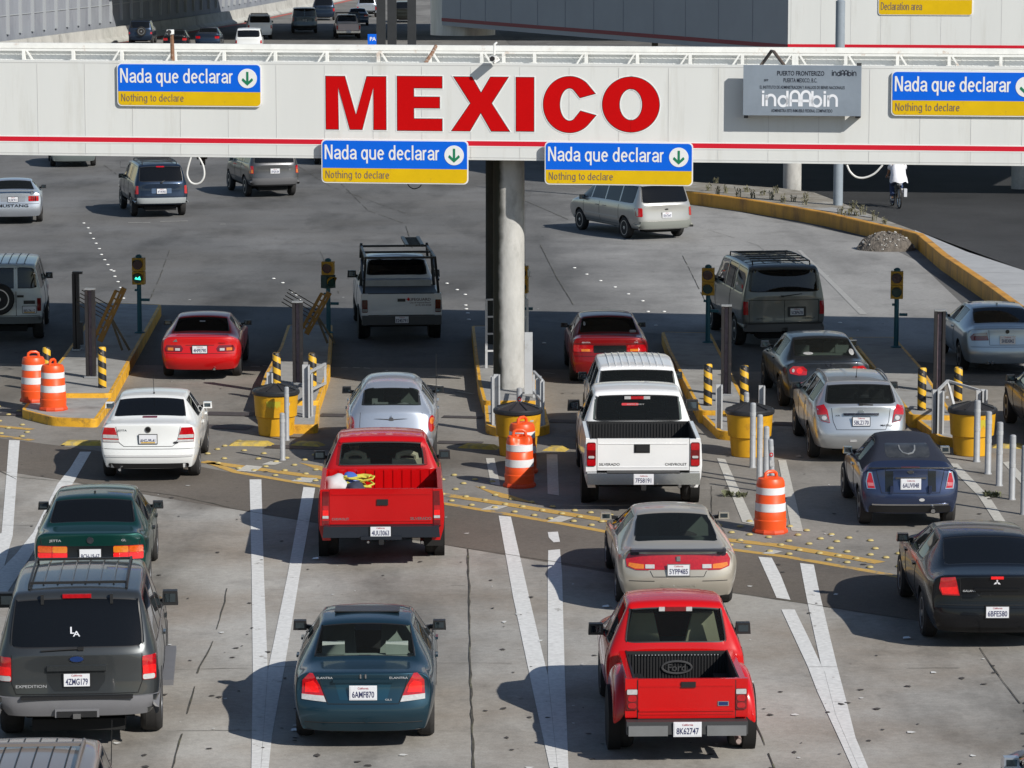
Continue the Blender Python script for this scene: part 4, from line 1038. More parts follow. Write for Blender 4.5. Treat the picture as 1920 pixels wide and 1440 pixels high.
    def seats(s, m, rear_y, shelf, heads=True, front_y=None, top=None, head_z=None, n_heads=2, wmul=1., head_h=.15):
        """cabin floor and dash, rear bench with head restraints, front pair."""
        h = s.hw * wmul; b = MB(); L = s.g['S'][s.g['ws'] + 1][0]
        b.box((0, (rear_y + L) / 2 - .1, .45), (h * 1.55, L - rear_y + .3, .2)); b.box((0, L - .25, shelf - .12), (h * 1.5, .5, .24))
        s.add(b, 'dashboard', M_SEATDK, bevel=.03)
        b = MB(); b.box((0, rear_y - .12, shelf - .02), (h * 1.5, .42, .05)); s.add(b, 'parcel_shelf', m, bevel=.015)
        b = MB(); top = top or shelf + .06; b.box((0, rear_y + .14, (top + .4) / 2), (h * 1.42, .17, top - .4)); o = s.add(b, 'rear_seat', m, bevel=.05, seg=3)
        if heads:
            for x in ([-.38 * h / .85, .38 * h / .85] if n_heads == 2 else [0]):
                b = MB(); b.box((x, rear_y + .15, top + head_h * .55), (.27, .10, head_h)); b.build('head_restraint', m, o, bevel=.035, seg=3)
        if front_y:
            for x in (-.36 * h / .85, .36 * h / .85):
                b = MB(); b.box((x, front_y, .86), (.46, .14, .62), taper=(.82, 1)); f = s.add(b, 'front_seat', m, bevel=.05, seg=3)
                b = MB(); b.box((x, front_y - .01, 1.26 if head_z is None else head_z), (.26, .10, .17)); b.build('head_restraint', m, f, bevel=.035, seg=3)
    def rails(s, x, y0, y1, h=.07, cross=(), m=M_TRIM, r=.016, cw=.03):
        b = MB(); zr = lambda y: s.z_at(x, y)
        for sg in (-1, 1):
            pts = [(sg * x, y0, zr(y0))] + [(sg * x, y0 + (y1 - y0) * k / 6, zr(y0 + (y1 - y0) * k / 6) + h) for k in range(0, 7)] + [(sg * x, y1, zr(y1))]
            pts[1] = (sg * x, y0 + .05, pts[1][2]); pts[-2] = (sg * x, y1 - .05, pts[-2][2]); b.tube(pts, r, 8)
        for y in cross: b.bar((-x, y, zr(y) + h), (x, y, zr(y) + h), .03, cw)
        return s.add(b, 'roof_rack', m, smooth=40)
    def ribs(s, xs, y0, y1, m, r=.012):
        b = MB()
        for x in xs:
            b.tube([(x, y0 + (y1 - y0) * k / 8, s.z_at(x, y0 + (y1 - y0) * k / 8) + .002) for k in range(9)], r, 6)
        return s.add(b, 'roof_rib', m)
    def place(s, px, py, slope=-.02, z=0.):
        p = at(px, py, z); s.root.location = p; s.root.rotation_euler = (0, 0, atan2(-slope, 1)); return s
    def place_xy(s, X, Y, slope=-.02): s.root.location = (X, Y, 0); s.root.rotation_euler = (0, 0, atan2(-slope, 1)); return s

def bed(c, y0, y1, W, floor, rail, wall=.10, m=None, liner=None, gate_gap=.0, flare=False, bulk=True, name='cargo_bed'):
    """open box of a pickup from the tailgate (y0) to the cab (y1)."""
    h = W / 2; m = m or c.paint; b = MB()
    prof = [(h * .93, .42), (h * .985, .60), (h, .80), (h * .985, rail - .10), (h * .965, rail), (h - wall, rail), (h - wall, floor), (h - wall - .02, floor - .06), (h * .80, .42)]
    if flare: prof = [(h * .80, .46), (h * .82, .62), (h * .83, .80), (h * .82, rail - .08), (h * .80, rail), (h * .80 - wall, rail), (h * .80 - wall, floor), (h * .80 - wall - .02, floor - .06), (h * .70, .46)]
    for sg in (-1, 1):
        b = MB(); A = b.verts([(sg * x, y0 + .035, z_) for x, z_ in prof]); Mv = b.verts([(sg * x, (y0 + y1) / 2, z_) for x, z_ in prof]); B = b.verts([(sg * x, y1, z_) for x, z_ in prof]); n = len(prof)
        for P, Q in ((A, Mv), (Mv, B)):
            for i in range(n): b.face([P[i], P[(i + 1) % n], Q[(i + 1) % n], Q[i]])
        b.face(A); b.face(B[::-1]); o = b.build('bed_side', m, c.root, bevel=.014, seg=2, loc=(0, -c.ro, 0))
    # arches
    r = .42 if not flare else .40
    ln = liner or m; b = MB(); iw = (h if not flare else h * .80) - wall
    b.box((0, (y0 + y1) / 2, floor - .04), (iw * 2, y1 - y0 - .02, .06)); nr = 11
    for k in range(nr): b.box((-iw + (k + .5) * 2 * iw / nr, (y0 + y1) / 2, floor - .006), (iw / nr * 1.1, y1 - y0 - .05, .02))
    if bulk:
        b.box((0, y1 - .035, (floor + rail) / 2), (iw * 2, .05, rail - floor - (.0 if liner else .03)))
        nr = 12 if liner is None else 34
        for k in range(nr): b.box((-iw + (k + .5) * 2 * iw / nr, y1 - .066, (floor + rail) / 2), (iw / nr * .95, .016, (rail - floor) * .86))
    if liner:
        for sg in (-1, 1): b.box((sg * (iw - .012), (y0 + y1) / 2, (floor + rail) / 2 + .005), (.02, y1 - y0 - .05, rail - floor + .012))
    for sg in (-1, 1): b.box((sg * (iw - .10), c.ro, floor + .08), (.2, .85, .18))
    c.add(b, 'bed_liner' if liner else 'bed_floor', ln, bevel=.006, seg=1)
    for sg in (-1, 1): b = MB(); b.lathe([(r, h - .14 if sg > 0 else -h - .012), (r, h + .012 if sg > 0 else -h + .14)], 26, (0, c.ro, c.tyre_r), 'x'); c.add(b, 'wheel_arch', M_UNDER)
    return o
def tailgate(c, y, W, z0, z1, m=None, t=.05, bevel=.02, crown=.0):
    b = MB(); b.box((-W / 2 - .004, y + .0, (z0 + z1) / 2), (.014, t - .012, z1 - z0 - .03)); b.box((W / 2 + .004, y, (z0 + z1) / 2), (.014, t - .012, z1 - z0 - .03)); b.box((0, y, z0 - .006), (W, t - .012, .014)); c.add(b, 'panel_gap', M_GAP, smooth=0)
    b = MB(); b.box((0, y - t / 2 - .002, z1 - .085), (W - .05, .012, .012)); b.box((0, y - t / 2 - .002, z0 + .05), (W - .05, .012, .012)); c.add(b, 'pressed_line', m or c.paint, bevel=.004, seg=1)
    b = MB(); b.box((0, y, (z0 + z1) / 2), (W, t, z1 - z0)); return c.add(b, 'tailgate', m or c.paint, bevel=bevel, seg=3)
def boxpart(c, name, ctr, size, m, bevel=.012, seg=2, parent=None, rot=None, taper=None):
    b = MB(); b.box(ctr, size, rot, taper); return c.add(b, name, m, parent, bevel=bevel, seg=seg)
def person_in(c, x, y, z, shirt=(.25, .22, .2), skin=(.36, .2, .13), hair=(.02, .015, .012), name='driver'):
    b = MB(); b.lathe([(.02, z - .30), (.20, z - .26), (.21, z - .12), (.10, z - .06), (.055, z - .03), (.055, z + .0)], 16, (x, y, 0)); o = c.add(b, name, mat('shirt_%d' % int(shirt[0] * 1000), shirt, .8))
    b = MB(); b.lathe([(.03, z - .02), (.075, z + .03), (.09, z + .10), (.088, z + .16), (.05, z + .21)], 14, (x, y, 0)); b.build('head', mat('skin_tone', skin, .6), o)
    b = MB(); b.lathe([(.088, z + .08), (.098, z + .14), (.09, z + .19), (.03, z + .225)], 14, (x, y - .012, 0)); b.build('hair', mat('dark_hair', hair, .7), o)
    return o

QG = 'vehicles queuing at the border booths'; FG = 'vehicles driving off beyond the gantry'
def shift(g, dy):
    g['S'] = [(q[0] + dy, *q[1:]) for q in g['S']]; return g
def pickup(L, W, H, y0, sill, rgl, rl, wl, belt, roof=.72, base=.80, z=(.40, .55, .72, .90), nose=.95):
    g = wagon(L - y0, W, H, belt, rgl, rl, wl, roof=roof, base=base, z=z, nose=nose, sill=sill, mid=1, rear=(.0, 0, 0, 0, 0), taper=.97); g['corner'] = .05
    return shift(g, y0)
def bedlamps(c, y, pieces):
    for sg in (1, -1):
        par = None
        for k, (poly, m) in enumerate(pieces):
            b = MB(); P = [(sg * x, z) for x, z in poly]; b.plate(P, y - .015 - .004 * k, y + .06)
            o = b.build('tail_light' if k == 0 else 'lamp_lens', m, par or c.root, bevel=.006, seg=1)
            if par is None: par = o; o.location = (0, -c.ro, 0)
def text_y(c, name, txt, size, x, y, z, m, fit=None, bold=.012):
    return put_text(name, txt, size, m, c.root, (x, y - c.ro, z), fit=fit, bold=bold)
def R4(x0, z0, x1, z1, r=.02): return rrect(x0, z0, x1, z1, r, 3)
def bumper(c, z0, z1, hw, m, off=.035, name='rear_bumper', r=.04): return c.patch(name, R4(-hw, z0, hw, z1, r), m, off, step=.07, sink=.02)
def side_lines(c, ys, z0, z1, sill=.42, wd=.010):
    return c.seam([], wd, [[(y, z0), (y, z1)] for y in ys] + [[(ys[0], sill), (ys[-1], sill)]], name='door_gap')
def handles(c, ys, z, m=None):
    b = MB()
    for sg in (-1, 1):
        for y in ys: b.box((c.x_at(y, z, sg) + sg * .012, y, z), (.03, .17, .03))
    return c.add(b, 'door_handle', m or c.paint, bevel=.01)
def exhaust(c, x, y, z, r=.03, m=M_CHROME, L=.25):
    b = MB(); b.tube([(x, y, z), (x, y + L, z + .02)], r, 14, cap=False); b.tube([(x, y + .001, z), (x, y + L, z + .02)], r * .8, 14); return c.add(b, 'exhaust_pipe', m)
def antenna(c, x, y, h=.7, lean=.2):
    b = MB(); z = c.z_at(x, y); b.tube([(x, y, z), (x, y - lean, z + h)], [.006, .004], 6); b.tube([(x, y, z - .01), (x, y, z + .03)], .014, 8); return c.add(b, 'antenna', M_TRIM)
def wiper(c, x0, z0, x1, z1):
    b = MB(); y = lambda x, z: c.y_at(x, z) - .02
    b.tube([(x0, y(x0, z0), z0), (x1, y(x1, z1), z1)], [.014, .009], 6); b.box((x0, y(x0, z0) - .0, z0), (.07, .03, .04)); return c.add(b, 'wiper', M_TRIM)

# ---- dark grey SUV, bottom left
c = Car('suv', wagon(5.23, 2.0, 1.90, 1.19, .40, 2.35, .62, roof=.755, base=.86, z=(.46, .60, .72, .95), taper=.965), paint('gun_grey_paint', (.060, .065, .068), .45), 'large dark grey suv with roof rack and big black mirrors', 'suv', 1.18, 3.02, .385, .26, rim='spoke5', margin=.05, group=QG)
M_BMPG = mat('grey_bumper_plastic', (.15, .15, .16), .55, var=.06)
bumper(c, .47, .70, .965, M_BMPG, .06); boxpart(c, 'step_pad', (0, c.y_at(0, .7) - .03, .70), (1.32, .10, .03), M_TRIM, .008)
c.lamps([(R4(.775, .88, .935, 1.165), M_REDL), (R4(.78, .885, .92, .945), M_WHL), (R4(.78, .95, .93, 1.05), M_REDLIT)], .016)
c.seam([[(-.77, 1.19), (-.77, .86), (-.72, .73), (.72, .73), (.77, .86), (.77, 1.19)]], .012, [[(1.75, .52), (1.75, 1.18)], [(2.75, .52), (2.75, 1.18)], [(3.75, .6), (3.75, 1.1)], [(.4, .62), (.62, .92)]])
c.patch('plate_recess', [(-.27, .765), (.25, .765), (.33, .88), (.34, 1.01), (-.36, 1.01), (-.35, .88)], paint('gun_grey_recess', (.038, .041, .043), .4), .003)
boxpart(c, 'gate_handle', (0, c.y_at(0, 1.04) - .014, 1.04), (.70, .045, .06), c.paint, .018, 3)
c.plate('4ZMG179', .90, 0); pl = c.disc('badge', 0, 1.147, .092, .042, M_CHROME, .010); c.patch('badge_field', ellipse(0, 1.147, .080, .033, 0, 345, 23), mat('badge_blue', (.01, .03, .12), .3), .013, pl)
c.text('Ford', .05, 0, 1.132, M_BADGE, fit=.09); c.text('EXPEDITION', .05, -.54, .81, M_BADGE, fit=.36, bold=.0)
bz = boxpart(c, 'hitch_frame', (0, c.y_at(0, .53) - .075, .515), (.52, .04, .10), M_BMPG, .01); boxpart(c, 'hitch_opening', (0, c.y_at(0, .53) - .092, .505), (.47, .03, .07), M_GAP, .006); boxpart(c, 'tow_hitch', (0, c.y_at(0, .53) - .10, .49), (.09, .10, .06), M_CHROME, .008)
boxpart(c, 'stop_lamp', (0, c.y_at(0, 1.835) - .012, 1.84), (.34, .05, .045), M_REDL, .014, 3)
for x in (-.41, .41): boxpart(c, 'window_hinge', (x, c.y_at(x, 1.80) - .02, 1.81), (.035, .05, .12), M_TRIM, .008)
wiper(c, .05, 1.27, -.42, 1.245)
for tx, dx, dz, sz in (('L', -.045, .0, .19), ('A', .03, -.05, .15)): c.text(tx, sz * .62, -.02 + dx * .62, 1.43 + dz * .62, mat('decal_white', (.72, .74, .80), .5), 'window_decal', fit=.065 if tx == 'L' else .085, bold=.012)
c.mirrors(3.30, 1.22, (.24, .14, .20)); c.rails(.58, .62, 2.5, .05, (.75, 2.3), cw=.03); c.ribs((-.42, -.25, -.08, .08, .25, .42), .8, 2.6, c.paint, .012)
handles(c, (1.95, 2.95), 1.06); c.seats(M_SEATDK, 1.1, 1.15, front_y=2.7)
for sg in (-1, 1): b = MB(); b.box((sg * 1.03, 2.72, .46), (.14, 2.0, .07)); c.add(b, 'running_board', M_BMPG, bevel=.02); c.place(155, 1370, -.077)

# ---- taupe SUV whose roof shows in the corner
c = Car('suv', wagon(4.6, 1.82, 1.74, 1.10, .35, 2.35, .66, roof=.74, z=(.40, .55, .7, .88)), paint('taupe_paint', (.24, .205, .185), .25), 'taupe suv with ribbed roof rack, cut off by the bottom left corner', 'suv', .95, 2.65, .36, .24, group=QG)
c.rails(.52, .55, 2.35, .05, (2.05,), cw=.07, m=mat('taupe_rack', (.16, .14, .13), .4)); c.ribs((-.40, -.24, -.08, .08, .24, .40), .5, 2.5, M_TRIM, .008)
c.mirrors(2.85, 1.12, (.22, .12, .16)); c.seats(M_SEATDK, .9, 1.05, front_y=2.3); c.lamps([(R4(.72, .75, .86, 1.05), M_REDL)]); c.plate('3KTR112', .75); bumper(c, .45, .66, .86, M_TRIM)
b = MB(); b.tube([(.72, 3.25, 1.0), (.75, 3.15, 1.75)], [.006, .004], 6); c.add(b, 'antenna', M_TRIM)
p = at(62, 1378, 1.72); c.place_xy(p.x + .12, p.y - 1.72, -.06)

# ---- green sedan behind it
c = Car('sedan', sedan(4.40, 1.69, 1.42, 1.03, .52, .60, 1.25, .70, .96, roof=.67, deck=.83, base=.79, rear=(.05, -.04, -.01, .03, .02), z=(.28, .45, .62, .82)), paint('bottle_green_paint', (.006, .050, .042), .4), 'dark green sedan with wide orange and red tail lights', 'car', .92, 2.47, .30, group=QG)
M_BLKP = mat('black_gloss_panel', (.006, .007, .008), .25)
c.patch('rear_panel', R4(-.70, .665, .70, .86), M_BLKP, .006)
c.lamps([(R4(.33, .665, .76, .86), M_REDL), (R4(.33, .765, .545, .855), M_AMB), (R4(.555, .765, .755, .855), mat('lamp_orange', (.60, .09, .01), .15, coat=1., var=.2, scale=30)), (R4(.33, .67, .545, .76), M_REDLIT), (R4(.555, .67, .755, .76), M_REDLIT)], .012)
c.plate('BCH-19-67', .745, kind='mx'); c.disc('badge', 0, .945, .05, .05, M_CHROME); c.text('JETTA', .045, -.50, .925, fit=.17); c.text('GL', .045, .48, .925, fit=.07)
c.seam([[(-.72, .96), (-.70, .87)], [(.72, .96), (.70, .87)], [(-.70, .64), (.70, .64)]], .010, [[(1.55, .4), (1.5, .93)], [(2.55, .4), (2.6, .92)]]); bumper(c, .38, .60, .80, c.paint, .03)
c.mirrors(2.72, .99, (.19, .12, .12), M_TRIM); handles(c, (1.62, 2.62), .84, M_TRIM); c.seats(M_SEATDK, .72, 1.0, front_y=2.0); antenna(c, 0, 1.35, .02, .01); exhaust(c, -.5, -.02, .27); c.place(178, 1111, -.06)

# ---- white sedan
c = Car('sedan', sedan(4.38, 1.735, 1.41, 1.04, .50, .62, 1.22, .72, .97, roof=.66, deck=.82, base=.77, rear=(.04, -.05, -.01, .02, .015), z=(.28, .46, .62, .82)), paint('white_paint', (.70, .71, .70), 0, .3), 'white sedan with dark rear glass and a short roof antenna', 'car', .93, 2.51, .31, glass=G_DARK, group=QG)
c.lamps([([(.50, .735), (.79, .735), (.80, .86), (.765, .985), (.58, .985)], M_REDL), ([(.515, .80), (.785, .80), (.79, .86), (.535, .86)], M_WHL), ([(.50, .74), (.785, .74), (.788, .775), (.507, .775)], M_WHL)], .010)
c.plate('AHG-99-41', .79, kind='mx', frame=M_TRIM); bdg = c.disc('badge', 0, .955, .055, .055, M_CHROME); c.disc('badge_field', 0, .955, .042, .042, M_BLKP, .014, bdg); c.text('VW', .06, 0, .934, M_CHROME, fit=.06); c.text('JETTA', .045, -.45, .925, M_TRIM, fit=.17); c.disc('badge', .48, .725, .045, .018, M_TRIM)
c.seam([[(-.56, 1.0), (-.50, .72), (-.42, .66), (.42, .66), (.50, .72), (.56, 1.0)], [(-.80, .615), (.80, .615)]], .009, [[(1.6, .4), (1.5, .95)], [(2.6, .4), (2.62, .94)]])
c.patch('bumper_strip', R4(-.80, .475, .80, .51, .01), mat('white_strip', (.52, .52, .52), .4), .012); c.patch('lower_valance', R4(-.70, .27, .70, .36, .03), M_TRIM, .01); c.patch('stop_lamp', R4(-.13, 1.095, .13, 1.12, .008), M_REDDK, .004)
c.mirrors(2.70, 1.0, (.19, .12, .12), c.paint); handles(c, (1.66, 2.66), .86); c.seats(M_SEATDK, .72, 1.0, front_y=2.0); antenna(c, .02, 1.30, .36, .18); exhaust(c, -.5, -.0, .25); c.place(286, 891, -.03)

# ---- red full-size pickup
P_RED = paint('red_truck_paint', (.44, .008, .012), 0, .28)
c = Car('pickup_truck', pickup(5.40, 1.95, 1.70, 2.10, 1.15, .14, 1.15, .75, 1.10, roof=.70, base=.80), P_RED, 'red pickup with an empty red bed holding rope and bags, centre lane', 'pickup', 1.22, 3.34, .37, .26, glass=G_CLEAR, rim='steel', margin=.085, track=.80, group=QG)
c.tyre_r = .37; bed(c, .06, 2.06, 1.92, .80, 1.22); tailgate(c, .05, 1.56, .68, 1.225)
for sg in (-1, 1): b = MB(); b.box((sg * .855, .06, .94), (.14, .07, .56)); c.add(b, 'corner_post', P_RED, bevel=.02)
bedlamps(c, .03, [([(.795, .66), (.90, .66), (.885, 1.19), (.79, 1.19)], M_REDDK), ([(.80, .74), (.895, .74), (.89, .97), (.80, .97)], M_REDL), ([(.80, .82), (.89, .82), (.89, .90), (.80, .90)], M_REDLIT), ([(.80, .775), (.89, .775), (.89, .815), (.80, .815)], M_WHL)])
boxpart(c, 'tailgate_handle', (.02, .020, 1.02), (.17, .03, .09), M_TRIM, .012); text_y(c, 'badge', 'CHEVROLET', .05, -.62, .022, .745, M_CHROME, fit=.26); text_y(c, 'badge', 'SILVERADO', .06, .60, .022, .745, M_CHROME, fit=.32)
b = MB(); b.box((0, -.04, .585), (1.78, .16, .17), taper=(.98, .9)); b.box((0, -.08, .50), (.62, .18, .05)); c.add(b, 'rear_bumper', mat('dark_navy_bumper', (.012, .015, .022), .35), bevel=.03, seg=3)
c.plate('4UU3063', .595, -.01, y=-.135); boxpart(c, 'tow_hitch', (0, -.14, .445), (.075, .14, .075), M_TRIM, .006); b = MB(); b.tube([(-.2, -.06, .42), (-.2, .1, .42)], .02, 8); c.add(b, 'tow_hook', M_CHROME); exhaust(c, .62, .15, .37, .03); boxpart(c, 'mud_flap', (.80, .75, .36), (.30, .02, .30), M_UNDER, .004)
b = MB(); b.box((.80, .74, .52), (.2, .03, .05)); c.add(b, 'chrome_trim', M_CHROME, bevel=.005)
c.seats(M_SEATBG, 2.75, .9, heads=False); c.root.children
b = MB()
for x in (-.42, .40): b.box((x, 2.62, 1.02), (.52, .14, .50), taper=(.9, 1))
o = c.add(b, 'bench_seat', M_SEATBG, bevel=.05, seg=3)
for x in (-.42, .40):
    b = MB(); b.tube([(x - .15, 2.62, 1.24), (x - .14, 2.62, 1.33), (x - .05, 2.62, 1.365), (x + .05, 2.62, 1.365), (x + .14, 2.62, 1.33), (x + .15, 2.62, 1.24)], .045, 8); b.build('head_restraint', M_SEATBG, o)
person_in(c, -.44, 2.95, 1.36, (.03, .03, .035), (.20, .12, .08)); c.mirrors(3.35, 1.22, (.22, .12, .15), M_TRIM); side_lines(c, (2.35, 3.55), .5, 1.15); c.seam([[(-.80, .695), (.80, .695)]], .01)
c.place(716, 1038, -.033); RED1 = c

# ---- silver retro hatchback
g = wagon(4.29, 1.68, 1.50, 1.02, .62, 1.5, .7, roof=.58, base=.67, z=(.30, .48, .64, .84), rear=(.03, -.05, -.02, .06, .12), taper=.90); g['S'] = [(*q[:5], q[5] * (1.5 if q[4] > 1.3 else 1)) for q in g['S']]; g['cr_glass'] = .15; g['cr_roof'] = 0; g['cr_top'] = .1
c = Car('hatchback', g, paint('silver_paint', (.50, .54, .60), .5, .3), 'silver retro hatchback with rounded tail and oval orange lamps', 'car', .85, 2.62, .32, glass=G_TINT, margin=.07, group=QG)
c.lamps([(ellipse(.725, .80, .062, .14, 0, 345, 23), M_REDL), (ellipse(.728, .85, .040, .055, 0, 345, 23), M_AMB)], .012)
b = MB(); y = c.y_at(0, .90) - .008
b.plate([(-.30, .91), (-.06, .90), (0, .875), (.06, .90), (.30, .91), (.06, .885), (0, .85), (-.06, .885)], y - .008, y); b.lathe([(.045, -.006), (.045, .006)], 16, (0, y, .885), 'y'); b.bar((0, y, .9), (0, y, .96), .01, .01); c.add(b, 'badge', mat('badge_grey', (.20, .21, .23), .3, metal=.7), smooth=30)
c.seam([[(-.55, 1.0), (-.57, .6), (.57, .6), (.55, 1.0)]], .009, [[(1.4, .4), (1.4, 1.0)], [(2.4, .4), (2.4, 1.0)]]); c.plate('5BTW218', .66); bumper(c, .34, .54, .74, mat('grey_bumper', (.3, .32, .35), .4), .03)
c.mirrors(2.62, 1.07, (.20, .12, .13), M_TRIM); handles(c, (1.5, 2.5), .9); c.seats(M_SEATGR, .95, .98, heads=False, front_y=1.9); antenna(c, .80, 3.0, .75, .0)
b = MB(); b.box((-.3, .62, 1.09), (.10, .08, .20)); b.box((-.18, .6, 1.06), (.24, .14, .12)); b.lathe([(.01, 1.03), (.14, 1.03), (.13, 1.09), (.02, 1.12)], 12, (.22, .62, 0)); c.add(b, 'parcel_clutter', mat('pale_cloth', (.5, .52, .5), .8), bevel=.02); c.place(735, 866, -.02)

# ---- teal sedan, bottom centre
c = Car('sedan', sedan(4.52, 1.72, 1.37, .955, .62, .66, 1.12, .75, .90, rear=(.07, -.04, -.01, .055, .045), z=(.27, .44, .585, .78)), paint('teal_paint', (.017, .050, .075), .45), 'teal sedan with pale head restraints in its rear window, bottom centre lane', 'car', .95, 2.61, .305, glass=G_CLEAR, margin=.04, group=QG)
c.lamps([([(.44, .625), (.735, .65), (.725, .87), (.645, .955), (.60, .955), (.515, .81)], M_REDL), ([(.44, .625), (.735, .65), (.735, .71), (.47, .695)], M_WHL), ([(.52, .73), (.70, .73), (.69, .84), (.60, .87), (.55, .82)], M_REDLIT)], .010)
c.plate('6AMF870', .735, 0, frame=M_PLATEW); c.patch('plate_recess', [(-.28, .645), (.28, .645), (.345, .86), (-.345, .86)], paint('teal_recess', (.014, .062, .098), .4), .002); boxpart(c, 'plate_light_bar', (0, c.y_at(0, .87) - .012, .872), (.72, .035, .035), c.paint, .012, 3)
c.seam([[(-.54, .94), (-.50, .80), (-.42, .60), (.42, .60), (.50, .80), (.54, .94)], [(-.70, .372), (.70, .372)]], .010, [[(1.68, .38), (1.60, .92)], [(2.72, .38), (2.75, .9)]])
for sx in (-.03, .03): boxpart(c, 'badge', (sx * 1.0, c.y_at(0, .93) - .01, .928), (.018, .012, .05), M_CHROME, .003, 1)
c.text('ELANTRA', .035, -.46, .895, fit=.19); c.text('ELANTRA', .035, .42, .895, fit=.22); c.text('GLS', .03, .30, .64, fit=.08); c.disc('tow_cover', 0.04, .40, .03, .03, c.paint, .006)
c.seats(M_SEATGR, .78, .935, front_y=2.1, head_h=.15, top=1.0, head_z=1.18); c.mirrors(2.78, .98, (.20, .12, .13), M_TRIM); handles(c, (1.75, 2.78), .82)
b = MB(); b.box((0, 1.85, c.z_at(0, 1.85) + .004), (.80, .40, .016), Matrix.Rotation(radians(-1.5), 4, 'X')); c.add(b, 'sunroof', mat('smoked_panel', (.02, .022, .025), .35, spec=.3), bevel=.008); b = MB(); b.box((0, .76, 1.0), (.14, .06, .05)); c.add(b, 'stop_lamp', M_REDDK, bevel=.01)
c.place(686, 1377, -.012)

# ---- champagne coupe
c = Car('coupe', sedan(4.57, 1.73, 1.29, .93, .38, .95, .90, .85, .86, roof=.60, deck=.80, base=.74, rear=(.06, -.05, -.02, .02, .05), z=(.27, .44, .60, .74), taper=.90), paint('champagne_paint', (.42, .385, .325), .3, .3), 'champagne coupe with a full-width red tail panel and black spoiler', 'car', .98, 2.60, .30, glass=G_TINT, margin=.03, group=QG)
c.patch('tail_panel', [(-.42, .66), (.42, .66), (.50, .70), (.72, .70), (.745, .80), (.70, .875), (-.70, .875), (-.745, .80), (-.72, .70), (-.50, .70)], M_REDL, .008)
c.lamps([([(.42, .655), (.60, .655), (.73, .70), (.745, .80), (.70, .88), (.50, .875)], M_REDL), ([(.49, .675), (.62, .675), (.71, .71), (.70, .755), (.49, .735)], M_AMB), ([(.34, .68), (.47, .68), (.47, .735), (.34, .735)], M_WHL)], .013)
c.plate('5YPP485', .66, 0, frame=M_CHROME); b = MB(); b.box((0, -.02, .93), (1.34, .20, .035), Matrix.Rotation(radians(-4), 4, 'X')); b.box((-.62, .03, .90), (.12, .14, .08)); b.box((.62, .03, .90), (.12, .14, .08)); sp = c.add(b, 'spoiler', mat('navy_spoiler', (.012, .014, .025), .3, coat=.6), bevel=.016, seg=3); sp.location.y = -c.ro + c.y_at(0, .90) + .05
b = MB(); y = c.y_at(0, .80) - .02; b.box((0, y, .815), (.055, .012, .07)); c.add(b, 'badge', M_CHROME, bevel=.004); c.text('SATURN', .07, .0, .42, mat('embossed_tan', (.40, .37, .32), .3, metal=.5), fit=.50, bold=.012)
c.seam([[(-.40, .64), (-.36, .56), (.36, .56), (.40, .64)], [(-.70, .50), (-.34, .50)], [(.34, .50), (.70, .50)]], .011, [[(1.5, .38), (1.6, .88)], [(2.95, .4), (3.0, .85)]])
c.seats(M_SEATGR, .80, .89, heads=False, front_y=1.9, top=.96, head_z=1.05); person_in(c, .24, 1.95, .96, (.10, .09, .09)); c.mirrors(2.72, .96, (.19, .12, .11), c.paint); c.place(1262, 1128, -.028)

# ---- red compact pickup, flared bed
P_RED2 = paint('bright_red_paint', (.50, .010, .012), 0, .26, 1.)
c = Car('pickup_truck', pickup(4.50, 1.74, 1.60, 1.66, 1.03, .16, .95, .70, 1.0, roof=.66, base=.78, z=(.38, .5, .66, .84)), P_RED2, 'bright red compact pickup with black ribbed bed liner, bottom right lane', 'pickup', .95, 2.65, .355, .25, glass=G_CLEAR, rim='steel', margin=.045, track=.70, group=QG)
c.tyre_r = .355; bed(c, .05, 1.62, 1.74, .62, 1.02, .07, liner=mat('bed_liner_black', (.010, .010, .011), .6), flare=True); tailgate(c, .04, 1.14, .56, 1.03); boxpart(c, 'gate_lip', (0, .012, .655), (1.12, .02, .02), P_RED2, .006)
for sg in (-1, 1): b = MB(); b.box((sg * .645, .06, .80), (.15, .07, .46)); c.add(b, 'corner_post', P_RED2, bevel=.018)
for sg in (-1, 1):
    b = MB(); prof = []
    for i in range(9):
        a = pi * i / 8; yy = c.ro - .66 * cos(a); zt = .52 + .46 * sin(a) ** .7
        prof.append([(sg * .68, yy, zt + .03), (sg * .76, yy, zt + .02), (sg * .835, yy, zt - .06), (sg * .85, yy, max(.36, zt - .22)), (sg * .84, yy, .40 if i in (0, 8) else .40 + .30 * sin(a))])
    V = [b.verts(r_) for r_ in prof]
    for i in range(8):
        for j in range(4): b.face([V[i][j], V[i][j + 1], V[i + 1][j + 1], V[i + 1][j]])
    b.face([V[0][j] for j in range(5)]); b.face([V[8][j] for j in range(5)])
    o = c.add(b, 'rear_fender', P_RED2, smooth=60); sm = o.modifiers.new('s', 'SUBSURF'); sm.levels = sm.render_levels = 2
bedlamps(c, .02, [(R4(.575, .665, .705, .915), M_REDDK), (R4(.58, .85, .70, .91, .01), M_WHL), (R4(.59, .765, .69, .84, .03), M_REDL), (R4(.59, .685, .69, .75, .03), M_REDL)])
boxpart(c, 'tailgate_handle', (.02, .012, .965), (.17, .035, .065), M_TRIM, .014); bd = boxpart(c, 'badge', (.43, .012, .735), (.13, .012, .055), M_CHROME, .026, 3); boxpart(c, 'badge_field', (.43, .005, .735), (.108, .006, .040), mat('badge_blue', (.01, .03, .12)), .002, 1, )
M_DBMP = mat('grey_step_bumper', (.20, .205, .21), .4, metal=.3, var=.1)
b = MB(); b.box((0, -.05, .475), (1.42, .16, .15), taper=(1, .85)); o = c.add(b, 'rear_bumper', mat('dark_step_pad', (.035, .036, .038), .5), bevel=.025, seg=3)
